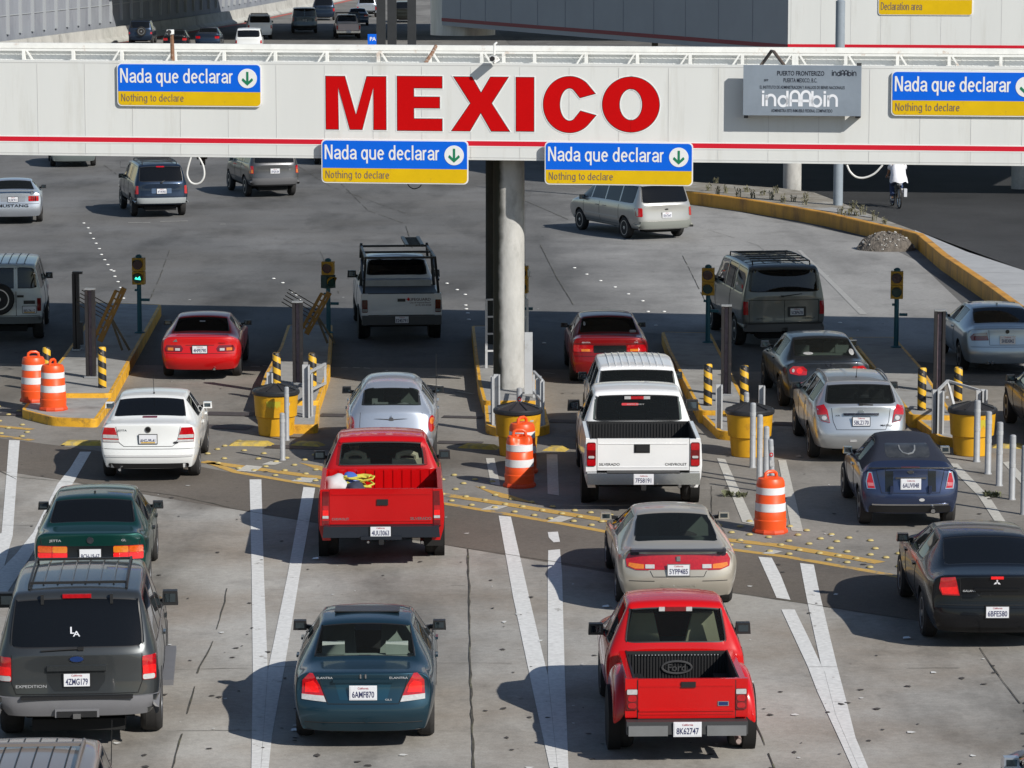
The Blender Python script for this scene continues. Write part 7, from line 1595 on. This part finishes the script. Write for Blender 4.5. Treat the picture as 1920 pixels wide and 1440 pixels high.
# ---- traffic lights
M_TLY = mat('signal_yellow', (.48, .26, .014), .55, var=.12, scale=6, dirt=(.2, .11, .02), dscale=5, damt=.25); M_TLP = mat('signal_post_teal', (.012, .095, .125), .5, var=.12, scale=4); M_LENSR = mat('red_lens_off', (.045, .008, .006), .2, coat=.5); M_LENSG = mat('green_lens_off', (.008, .045, .04), .2, coat=.5); M_LENSON = mat('green_lens_lit', (.05, .85, .55), .3, emit=1.8)
def signal(px, py, top, label, z=ZI, lit=False, turned=False, dark=False):
    p = at(px, py, z); d = ray(px, top); H = CAMH + d.z * (p.y / d.y) - z; hh, hw_ = .62, .27
    r = empty('traffic_light', p, GA, label=label, cat='traffic light', group='two-lamp traffic lights at the booths')
    b = MB(); b.lathe([(.12, 0), (.12, .02), (.055, .04), (.05, H - hh)], 14); b.build('pole', M_TLP, r); b = MB(); b.box((.15, 0, H - hh - .42), (.18, .06, .06)); b.box((-.06, 0, H - hh - .2), (.08, .05, .05)); b.build('bracket', M_TLP, r, smooth=0)
    hd = None
    for k in range(2):
        zc = H - .07 - hh * (.25 + .5 * k); rot = Matrix.Rotation(.9 if (turned and k) else 0, 4, 'Z')
        b = MB(); b.box((0, 0, zc), (hw_, .20, hh / 2 - .012), rot); o = b.build('signal_head', mat('signal_dark_green', (.012, .04, .035), .5) if (turned and k) else M_TLY, r, bevel=.014)
        pos = rot @ Vector((0, -.105, 0)); b = MB(); b.lathe([(.112, -.012), (.112, .012), (.10, .014)], 22, (0, 0, 0), 'y')
        for v in b.bm.verts: v.co = rot @ (v.co + Vector((0, -.105, 0))) + Vector((0, 0, zc))
        b.build('lens', (M_LENSR if k == 0 else M_LENSG), o)
        if lit and k:
            q = MB(); q.plate([(-.07, zc - .02), (-.04, zc + .03), (.0, zc - .0), (.05, zc + .05), (.075, zc - .04), (.02, zc - .035), (-.03, zc - .03)], -.125, -.121); q.build('lit_symbol', M_LENSON, o, smooth=0)
        b = MB(); n = 12
        for i in range(n):
            a0, a1 = radians(-20 + 220 * i / n), radians(-20 + 220 * (i + 1) / n)
            P = [(.118 * cos(a0), -.10, .118 * sin(a0)), (.118 * cos(a1), -.10, .118 * sin(a1)), (.116 * cos(a1), -.10 - .16 * max(.15, sin(a1)), .116 * sin(a1)), (.116 * cos(a0), -.10 - .16 * max(.15, sin(a0)), .116 * sin(a0))]
            b.poly([rot @ Vector(v) + Vector((0, 0, zc)) for v in P])
        b.build('visor', M_TRIM if dark else M_TLY, o, recalc=False)
    b = MB(); b.lathe([(.07, H - .08), (.075, H - .03), (.03, H)], 12); b.build('cap', M_TLP, r)
    return r
signal(262, 624, 477, 'traffic light showing a green symbol, on the left island', lit=True, dark=True); signal(616, 624, 484, 'traffic light with its lower lamp turned aside, behind the orange-brown barrier arm', turned=True)
signal(1327, 642, 496, 'unlit traffic light left of the grey van'); signal(1680, 651, 502, 'unlit traffic light on the rightmost island, left of the ice blue sedan', dark=True); signal(979, 640, 492, 'traffic light almost hidden behind the round pillar')
b = MB(); b.lathe([(.02, 1.42), (.09, 1.46), (.12, 1.52), (.10, 1.62), (.03, 1.66)], 12); b.lathe([(.03, 0), (.03, 1.5)], 8); tag(b.build('lamp_bracket', M_CAMW, None, loc=at(985, 640, ZI)), 'white round fitting peeking out behind the pillar', 'fitting')

# ---- folded barrier arms
M_ARM = mat('barrier_arm_ochre', (.26, .125, .012), .55, var=.3, scale=7, dirt=(.06, .035, .01), dscale=6, damt=.3); M_ARMT = mat('arm_tines', (.05, .035, .02), .6)
def arm(pix, label, z=ZI, Y=None):
    (bx, by), (tx, ty) = pix; p = at(bx, by + 25, z); r = empty('barrier_arm', p, 0, label=label, cat='barrier arm', group='folded ochre barrier arms')
    lo = hgt(bx, by + 25, z, by) - p; d = ray(tx, ty); hi = Vector((d.x * (p.y / d.y), p.y, CAMH + d.z * (p.y / d.y))) - p
    b = MB(); ax = (hi - lo).normalized(); side = Vector((ax.z, 0, -ax.x))
    b.bar(lo + side * .05, hi + side * .05, .12, .09); b.bar(lo - side * .09, lo.lerp(hi, .9) - side * .09, .07, .07)
    for k in range(7): q = lo.lerp(hi, .1 + .8 * k / 6); b.bar(q + side * .08, q - side * .11, .03, .05)
    b.build('arm_beam', M_ARM, r, bevel=.006, seg=1)
    b = MB(); c_ = lo.lerp(hi, .62)
    for k in range(5): q = c_ - ax * (.08 * k); b.bar(q, q - side * .28 * -1 * -1 + Vector((-.42, 0, .26)), .02, .02)
    b.build('tines', M_ARMT, r, smooth=0)
    b = MB(); c_ = lo.lerp(hi, .48)
    for dx, dz in ((.42, -.62), (.26, -.72)): b.bar(c_, c_ + Vector((dx, .05, -c_.z * .92)), .05, .06)
    b.build('stay_legs', mat('arm_leg', (.10, .075, .04), .6, var=.3, scale=9), r, smooth=0)
    b = MB()
    for k in range(4): q = lo.lerp(hi, .25 + .2 * k) + side * .05; b.box(q + Vector((0, -.062, 0)), (.05, .01, .10), ax.to_track_quat('Z', 'Y').to_matrix().to_4x4())
    b.build('reflector', M_WHL, r, smooth=0)
    return r
arm(((184, 638), (229, 538)), 'folded ochre barrier arm on the left island, left of the green-lit signal'); arm(((571, 624), (614, 546)), 'folded ochre barrier arm in front of the signal with its lamp turned aside')

# ---- yellow wheel stops and studs
def stop(px0, py0, px1, py1, label):
    a, c_ = at(px0, py0), at(px1, py1); d = (c_ - a); L_ = d.length; b = MB()
    P = [(-.16, 0), (.16, 0), (.10, .07), (-.10, .07)]; A = b.verts([(0, y, z) for y, z in P]); B = b.verts([(L_, y, z) for y, z in P])
    A2 = [v for v in A]
    for v in A[2:]: v.co.x += .12
    for v in B[2:]: v.co.x -= .12
    for i in range(4): b.face([A[i], A[(i + 1) % 4], B[(i + 1) % 4], B[i]])
    b.face(A); b.face(B[::-1])
    o = b.build('speed_block', mat('worn_yellow_block', (.46, .33, .06), .75, var=.25, scale=5, dirt=(.2, .18, .14), dscale=6, damt=.4), None, bevel=.012, seg=2, loc=a); o.rotation_euler = (0, 0, atan2(d.y, d.x)); return tag(o, label, 'speed bump', 'yellow speed blocks across the lanes')
stop(115, 833, 197, 834, 'worn yellow speed block below the leftmost island'); stop(430, 834, 513, 835, 'worn yellow speed block left of the two white posts'); stop(548, 834, 606, 837, 'worn yellow speed block left of the red pickup cab'); stop(862, 838, 935, 842, 'worn yellow speed block left of the bin by the pillar'); stop(1020, 843, 1064, 845, 'worn yellow speed block right of the dented orange barrel'); stop(1860, 838, 1925, 840, 'worn yellow speed block at the right frame edge')
b = MB(); b.lathe([(.055, 0), (.052, .010), (.038, .022), (.012, .027)], 12)
M_STUD = mat('stud_yellow', (.40, .32, .13), .7, var=.15); stud = b.build('road_stud', M_STUD, None, smooth=60); tag(stud, 'yellow domed stud set in the road beside the yellow lines', 'road stud', 'yellow domed road studs'); first = True
base = [(-40, 815), (60, 830), (200, 848), (393, 870), (443, 885), (607, 914), (833, 945), (958, 966), (1067, 985), (1143, 999), (1355, 1029), (1470, 1044), (1620, 1070), (1690, 1083)]
def base_y(x):
    for (x0, y0), (x1, y1) in zip(base, base[1:]):
        if x0 <= x <= x1: return y0 + (y1 - y0) * (x - x0) / (x1 - x0)
    return base[-1][1]
for row, off in enumerate((-7, -18, -30, -43, -56)):
    for k in range(-1, 50):
        x = k * 37 + (row % 2) * 18 + RND.uniform(-5, 5)
        if not (-5 < x < 62 or 385 < x < 612 or 822 < x < 1145 or 1336 < x < (1660, 1690, 1680, 1690, 1690)[row]) or RND.random() < .10: continue
        if row > 2 and 930 < x < 1340: continue
        p = at(x, base_y(x) + off + RND.uniform(-2, 2), 0)
        o = stud if first else stud.copy()
        if not first: COL.objects.link(o)
        first = False; o.location = (p.x, p.y, .012)
b = MB(); b.lathe([(.05, 0), (.048, .012), (.03, .02)], 10); dot = b.build('lane_dot', mat('lane_dot_white', (.70, .70, .68), .5), None, smooth=60); tag(dot, 'white raised dot marking a lane on the plaza', 'road stud', 'white raised lane dots'); first = True
for q in ((157, 419), (165, 428), (169, 438), (175, 448), (180, 457), (186, 467), (190, 478), (196, 488), (202, 497), (208, 507), (213, 509), (215, 519), (221, 529), (226, 540), (230, 546), (230, 552), (231, 560), (513, 523), (530, 531), (549, 549), (556, 554), (561, 563), (820, 521), (838, 532), (857, 544), (872, 553), (873, 573), (874, 580), (877, 588), (879, 600), (1077, 503), (1100, 515), (1126, 527), (1153, 539), (1178, 552), (1205, 565), (1215, 585), (1245, 585), (1020, 644), (1230, 611), (1575, 606)):
    p = at(*q); o = dot if first else dot.copy()
    if not first: COL.objects.link(o)
    first = False; o.location = (p.x, p.y, .008)
for q in ((325, 690, 343, 690), (352, 687, 370, 689), (470, 688, 487, 688), (493, 687, 508, 688), (640, 690, 652, 690), (662, 690, 674, 691), (682, 691, 694, 692), (803, 708, 865, 710), (803, 722, 828, 725), (857, 735, 888, 740), (1020, 700, 1040, 702), (1780, 715, 1792, 716), (1800, 716, 1814, 717), (1822, 717, 1838, 718), (412, 421, 423, 421), (240, 418, 282, 418), (300, 416, 352, 415)):
    a, c_ = at(q[0], q[1]), at(q[2], q[3]); b = MB(); b.strip([a, c_], .07, .016); struct(b.build('lane_dash', M_WHITEOLD, smooth=0))

# ---- planter with ochre wall, pavement strip, debris and weeds
ZP = .42
front = [(1255, 357), (1287, 359), (1350, 367), (1413, 376), (1480, 387), (1547, 399), (1633, 419), (1690, 431), (1717, 438), (1763, 477), (1847, 533), (1900, 572), (1990, 640), (2100, 730)]
back = [(2100, 580), (1990, 545), (1920, 508), (1813, 473), (1715, 432), (1640, 405), (1580, 381), (1527, 361), (1467, 353), (1300, 341), (1255, 338)]
pl = empty('planter', (0, 0, 0), 0, label='long curved planter with an ochre painted wall', cat='planter'); pl['kind'] = 'structure'
F_ = [at(*p, ZP) for p in front]; B_ = [at(*p, ZP) for p in back]
def wall_strip(P, th, z0, z1, name, m, parent):
    b = MB(); N_ = []
    for i, p in enumerate(P):
        d = (P[min(i + 1, len(P) - 1)] - P[max(i - 1, 0)]).normalized(); N_.append(Vector((-d.y, d.x, 0)))
    o = b.verts([(p.x, p.y, z0) for p in P]); ot = b.verts([(p.x, p.y, z1 - .02) for p in P]); o2 = b.verts([(p.x + n.x * .02, p.y + n.y * .02, z1) for p, n in zip(P, N_)]); it = b.verts([(p.x + n.x * th, p.y + n.y * th, z1) for p, n in zip(P, N_)]); ib = b.verts([(p.x + n.x * th, p.y + n.y * th, z0) for p, n in zip(P, N_)])
    for i in range(len(P) - 1):
        for a, c_ in ((o, ot), (ot, o2), (o2, it), (it, ib)): b.face([a[i], a[i + 1], c_[i + 1], c_[i]])
    b.face([o[0], ot[0], o2[0], it[0], ib[0]]); b.face([o[-1], ot[-1], o2[-1], it[-1], ib[-1]])
    return b.build(name, m, parent, smooth=30)
wall_strip(F_, .22, -.02, ZP, 'planter_wall', M_OKERB, pl); wall_strip([Vector((p.x, p.y, 0)) for p in [at(*q, .3) for q in back[1:]]], .18, -.02, .30, 'planter_back_kerb', mat('back_kerb_ochre', (.48, .27, .08), .7, var=.2, scale=3), pl)
M_SOIL = mat('planter_soil', (.22, .20, .165), .95, var=.28, scale=2.5, bump=.5, bscale=12, dirt=(.34, .33, .30), dscale=1.1, damt=.5)
sp_ = [at(*p, ZP - .06) for p in front[:9]] + [at(*p, ZP - .06) for p in back[4:]]
b = MB(); b.poly([(p.x, p.y, ZP - .06) for p in sp_]); bmesh.ops.triangulate(b.bm, faces=b.bm.faces[:]); b.build('soil', M_SOIL, pl, smooth=0)
wp = [at(*p, ZP - .03) for p in front[8:]] + [at(*p, ZP - .03) for p in back[:5]]
b = MB(); b.poly([(p.x, p.y, ZP - .015) for p in wp]); bmesh.ops.triangulate(b.bm, faces=b.bm.faces[:]); b.build('walkway', mat('walkway_concrete', (.36, .365, .37), .85, var=.1, scale=1.5, bump=.1), pl, smooth=0)
b = MB()
for a, c_ in (((1782, 478), (1822, 478)), ((1818, 509), (1900, 509)), ((1856, 533), (1960, 532)), ((1887, 557), (2000, 556)), ((1745, 452), (1770, 455))): b.strip([at(*a, ZP), at(*c_, ZP)], .05, ZP - .008)
b.build('walkway_joint', mat('walkway_joint', (.6, .6, .6), .8), pl, smooth=0)
b = MB(); b.poly([tuple(at(*p, ZP - .03)[:2]) + (ZP - .04,) for p in ((1520, 391), (1575, 398), (1640, 408), (1610, 398), (1560, 388))]); b.build('plinth', M_WALK, pl, smooth=0)
def weed(px, py, h, n, seed, label='dry weed growing in the planter', grp='dry weeds in the planter', col=None, z=ZP - .06):
    rr = random.Random(seed); b = MB()
    for k in range(n):
        a = rr.uniform(0, 6.3); l = h * rr.uniform(.5, 1.1); lean = rr.uniform(.05, .45) * l; x0, y0 = rr.uniform(-.08, .08), rr.uniform(-.08, .08)
        pts = [(x0 + cos(a) * lean * t * t, y0 + sin(a) * lean * t * t, l * t) for t in (0, .35, .7, 1)]; b.tube(pts, [.012, .010, .007, .003], 4)
        for q in range(4):
            t = rr.uniform(.4, 1); c_ = Vector((x0 + cos(a) * lean * t * t, y0 + sin(a) * lean * t * t, l * t)); e = Vector((rr.uniform(-1, 1), rr.uniform(-1, 1), rr.uniform(0, 1))).normalized() * .09
            s_ = e.cross(Vector((0, 0, 1))).normalized() * .022; b.poly([c_, c_ + e * .5 + s_, c_ + e, c_ + e * .5 - s_])
    return tag(b.build('weed', col or mat('dry_weed', (.19, .18, .11), .9, var=.3, scale=3), None, loc=at(px, py, z), smooth=0), label, 'plant', grp)
for k, (x, y) in enumerate(((1345, 366), (1362, 362), (1385, 370), (1400, 360), (1412, 371), (1430, 366), (1447, 374), (1455, 362), (1468, 380), (1487, 378), (1508, 384), (1510, 372), (1330, 358), (1575, 402), (1588, 404), (1597, 402), (1606, 405), (1618, 404), (1640, 414), (1660, 420), (1598, 392), (1342, 343))): weed(x, y, RND.uniform(.16, .36), 8, k)
for k, (x, y) in enumerate(((1366, 931), (1390, 933), (1850, 931), (1866, 932))): weed(x, y, .05, 12, 60 + k, 'low green tuft in a joint near the grey posts', 'green tufts in the joints', mat('green_tuft', (.15, .16, .09), .9), 0)
dh = empty('debris_heap', at(1664, 470), 0, label='heap of soil and rubble dumped against the ochre planter wall', cat='heap')
b = MB(); n = 34; V = []
for i in range(n + 1):
    row = []
    for j in range(n + 1):
        x, y = (i / n - .5) * 1.9, (j / n - .5) * 1.7; q = max(0, 1 - (x / .86) ** 2 - (y / .75) ** 2); h = .50 * q ** .75
        h += (.10 * mnoise.noise(Vector((x * 3.5, y * 3.5, 1))) + .05 * mnoise.noise(Vector((x * 11, y * 11, 4)))) * min(1, q * 4) - (.03 if q == 0 else 0); row.append(b.bm.verts.new((x, y + .35, h)))
    V.append(row)
for i in range(n):
    for j in range(n): b.face([V[i][j], V[i + 1][j], V[i + 1][j + 1], V[i][j + 1]])
b.build('soil_mound', mat('rubble_soil', (.115, .10, .085), .95, var=.45, scale=9, bump=.8, bscale=25), dh, smooth=0)
b = MB(); rr = random.Random(5)
for k in range(260):
    a, q = rr.uniform(0, 6.3), rr.random() ** .5; x, y = q * .85 * cos(a), q * .74 * sin(a); h = .50 * max(0, 1 - q * q) ** .75; s_ = rr.uniform(.015, .05)
    b.m(0 if rr.random() < .72 else 1).box((x, y + .35, h + .01), (s_ * rr.uniform(.6, 2), s_ * rr.uniform(.6, 1.6), s_ * .8), Matrix.Rotation(rr.uniform(0, 6), 4, Vector((rr.random(), rr.random(), rr.random())).normalized()))
o = b.build('rubble_bits', [mat('rubble_stone', (.17, .15, .13), .9, var=.4, scale=9), mat('rubble_pale', (.52, .51, .48), .8)], dh, smooth=0); o['kind'] = 'stuff'

# ---- cyclist in white, seen from behind
cyc = at(1686, 391); CY = Matrix.Translation(cyc) @ Matrix.Rotation(.10, 4, 'Z')
bk = empty('bicycle', cyc, .10, label='bicycle ridden away by the person in white', cat='bicycle'); WR = .335
M_BKF = mat('bicycle_black', (.012, .012, .013), .35); M_BKG = mat('bicycle_green', (.012, .075, .055), .6)
for y in (0., 1.06):
    b = MB(); b.tube([(0, y + WR * cos(2 * pi * k / 30), WR + .02 + WR * sin(2 * pi * k / 30)) for k in range(30)], .026, 8, close=True); wv = b.build('wheel', M_RUBBER, bk)
    b = MB(); b.tube([(0, y + (WR - .035) * cos(2 * pi * k / 30), WR + .02 + (WR - .035) * sin(2 * pi * k / 30)) for k in range(30)], .010, 6, close=True)
    for k in range(14): a = k * 2 * pi / 14; b.tube([(.012 * (-1) ** k, y, WR + .02), (0, y + (WR - .04) * cos(a), WR + .02 + (WR - .04) * sin(a))], .003, 4)
    b.build('spokes', M_CHROME, wv)
b = MB(); hb, st, bb, hd = Vector((0, 0, WR + .02)), Vector((0, .22, .82)), Vector((0, .43, .30)), Vector((0, .86, .84))
for a, c_ in ((bb, st), (bb, hd), (st, hd), (hd, Vector((0, 1.06, WR + .02)))): b.tube([a, c_], .018, 8)
for x in (-.05, .05): b.tube([Vector((x, 0, WR + .02)), Vector((x * .5, .22, .78))], .010, 6); b.tube([Vector((x, 0, WR + .02)), bb + Vector((x * .6, 0, 0))], .010, 6)
b.tube([st, st + Vector((0, -.03, .12))], .014, 8); b.build('frame', M_BKF, bk)
b = MB(); b.tube([(-.30, .80, .98), (-.14, .84, .98), (0, .86, .92), (.14, .84, .98), (.30, .80, .98)], .015, 8); b.build('handlebar', M_CHROME, bk)
b = MB(); b.box((0, .17, .95), (.20, .28, .06), taper=(.8, .9)); b.build('saddle', M_BKG, bk, bevel=.025); b = MB(); b.box((0, .02, .80), (.15, .05, .05)); b.build('rear_reflector', M_WHL, bk, bevel=.01)
b = MB(); b.tube([(-.06, .43, .30), (-.10, .43, .30), (-.10, .47, .13), (-.20, .47, .13)], .012, 6); b.tube([(.06, .43, .30), (.10, .43, .30), (.10, .39, .47), (.20, .39, .47)], .012, 6); b.build('pedals', M_BKF, bk)
b = MB(); b.box((.20, .08, .52), (.10, .22, .26)); tag(b.build('shopping_bag', mat('bag_white2', (.62, .64, .68), .5), None, bevel=.04, seg=3, loc=cyc), 'pale bag hanging at the right side of the bicycle', 'bag')
def skin(name, pts, edges, radii, m, parent, sub=2, root=0):
    me = bpy.data.meshes.new(name); me.from_pydata([Vector(p) for p in pts], edges, []); o = link_mesh(name, me, parent)
    md = o.modifiers.new('s', 'SKIN'); md.use_smooth_shade = True
    for v, rr_ in zip(me.skin_vertices[0].data, radii): v.radius = rr_ if isinstance(rr_, tuple) else (rr_, rr_)
    me.skin_vertices[0].data[root].use_root = True
    o.modifiers.new('u', 'SUBSURF').levels = sub; me2 = bpy.data.meshes.new_from_object(o.evaluated_get(_dg())); bpy.data.objects.remove(o)
    me2.materials.clear(); me2.materials.append(m); return link_mesh(name, me2, parent)
pr = empty('person', cyc, .10, label='person in loose white shirt and blue jeans riding a bicycle away', cat='person')
M_SKIN = mat('skin_brown', (.30, .17, .11), .6)
P = [(0, .17, 1.04), (0, .22, 1.22), (0, .31, 1.42), (0, .35, 1.52), (0, .38, 1.60), (0, .40, 1.72), (-.19, .30, 1.44), (-.25, .50, 1.24), (-.25, .72, 1.08), (.19, .30, 1.44), (.25, .50, 1.24), (.25, .72, 1.08), (-.10, .20, 1.0), (-.14, .58, .72), (-.14, .44, .32), (-.14, .54, .22), (.10, .20, 1.0), (.14, .62, .86), (.14, .38, .58), (.14, .48, .49)]
E = [(0, 1), (1, 2), (2, 3), (3, 4), (4, 5), (2, 6), (6, 7), (7, 8), (2, 9), (9, 10), (10, 11), (0, 12), (12, 13), (13, 14), (14, 15), (0, 16), (16, 17), (17, 18), (18, 19)]
skin('body', P, E, [(.15, .12), (.15, .11), (.17, .11), .06, .06, .09, .065, .045, .03, .065, .045, .03, .10, .065, .042, .035, .10, .065, .042, .035], M_SKIN, pr)
b = MB(); rings = []
for z_, y_, rx, ry in ((.86, .16, .30, .23), (.98, .16, .28, .22), (1.12, .19, .25, .19), (1.28, .25, .25, .17), (1.42, .31, .24, .15), (1.50, .345, .13, .11)):
    rings.append(b.verts([(rx * cos(a * pi / 12) * (1 + .05 * sin(a * 3.3 + z_ * 9)), y_ + ry * sin(a * pi / 12), z_ + .03 * sin(a * 1.3)) for a in range(24)]))
for i in range(5):
    for k in range(24): b.face([rings[i][k], rings[i][(k + 1) % 24], rings[i + 1][(k + 1) % 24], rings[i + 1][k]])
M_SHIRT = mat('white_shirt', (.74, .75, .80), .85, bump=.4, bscale=9); b.build('shirt', M_SHIRT, pr, smooth=60)
for sg in (-1, 1): skin('sleeve', [(sg * .14, .30, 1.45), (sg * .21, .33, 1.40), (sg * .26, .47, 1.27)], [(0, 1), (1, 2)], [.10, .10, .085], M_SHIRT, pr)
M_JEAN = mat('blue_jeans', (.035, .06, .14), .85, var=.2, scale=5)
skin('trousers', [(0, .17, 1.0), (-.10, .21, .98), (-.14, .58, .73), (-.14, .44, .36), (.10, .21, .98), (.14, .62, .87), (.14, .38, .62)], [(0, 1), (1, 2), (2, 3), (0, 4), (4, 5), (5, 6)], [(.16, .14), .12, .085, .08, .12, .085, .075], M_JEAN, pr)
for sg, y, z_ in ((-1, .47, .155), (1, .41, .50)): b = MB(); b.box((sg * .14, y + .03, z_ + .04), (.10, .27, .085), taper=(.8, .75)); b.build('shoe', mat('shoe_navy', (.02, .025, .05), .6), pr, bevel=.03, seg=3); b = MB(); b.box((sg * .14, y - .06, z_ + .11), (.09, .09, .06)); b.build('sock', M_WHL, pr, bevel=.02)
for sg in (-1, 1):                                                    # hands closed on the bar
    pts, ed, ra = [(sg * .25, .72, 1.07), (sg * .255, .78, 1.03)], [(0, 1)], [.032, .036]
    for f in range(4):
        x = sg * (.225 + .02 * f); k = len(pts); l_ = (.9, 1.05, 1.0, .8)[f]
        pts += [(x, .80, 1.02), (x, .825 * 1, 1.0 - .01 * l_), (x, .815, .965), (x, .79, .955)]; ed += [(1, k), (k, k + 1), (k + 1, k + 2), (k + 2, k + 3)]; ra += [.011, .010, .009, .008]
    k = len(pts); pts += [(sg * .215, .77, 1.0), (sg * .20, .785, .965)]; ed += [(1, k), (k, k + 1)]; ra += [.012, .010]
    skin('hand', pts, ed, ra, M_SKIN, pr, 1)
b = MB(); b.lathe([(.09, 1.70), (.108, 1.76), (.10, 1.82), (.05, 1.86), (.01, 1.865)], 16, (0, .40, 0)); b.build('hair', mat('black_hair', (.012, .010, .009), .8), pr)
# loose litter
for px, py, lab in ((1702, 1199, 'white paper scrap in the shadow of the black sedan'), (1138, 1140, 'white leaf-shaped scrap in the champagne coupe shadow'), (594, 1050, 'white scrap on the road behind the red full-size pickup'), (556, 1372, 'white pebble-like scrap at the left rear tyre of the teal sedan'), (1499, 858, 'white paper scrap behind the silver hatchback')):
    b = MB(); p = at(px, py); b.poly([(-.07, -.03, .02), (.03, -.05, .03), (.09, .0, .018), (.02, .05, .04), (-.06, .04, .03)]); tag(b.build('paper_scrap', M_WHL, None, loc=p, smooth=0), lab, 'litter')
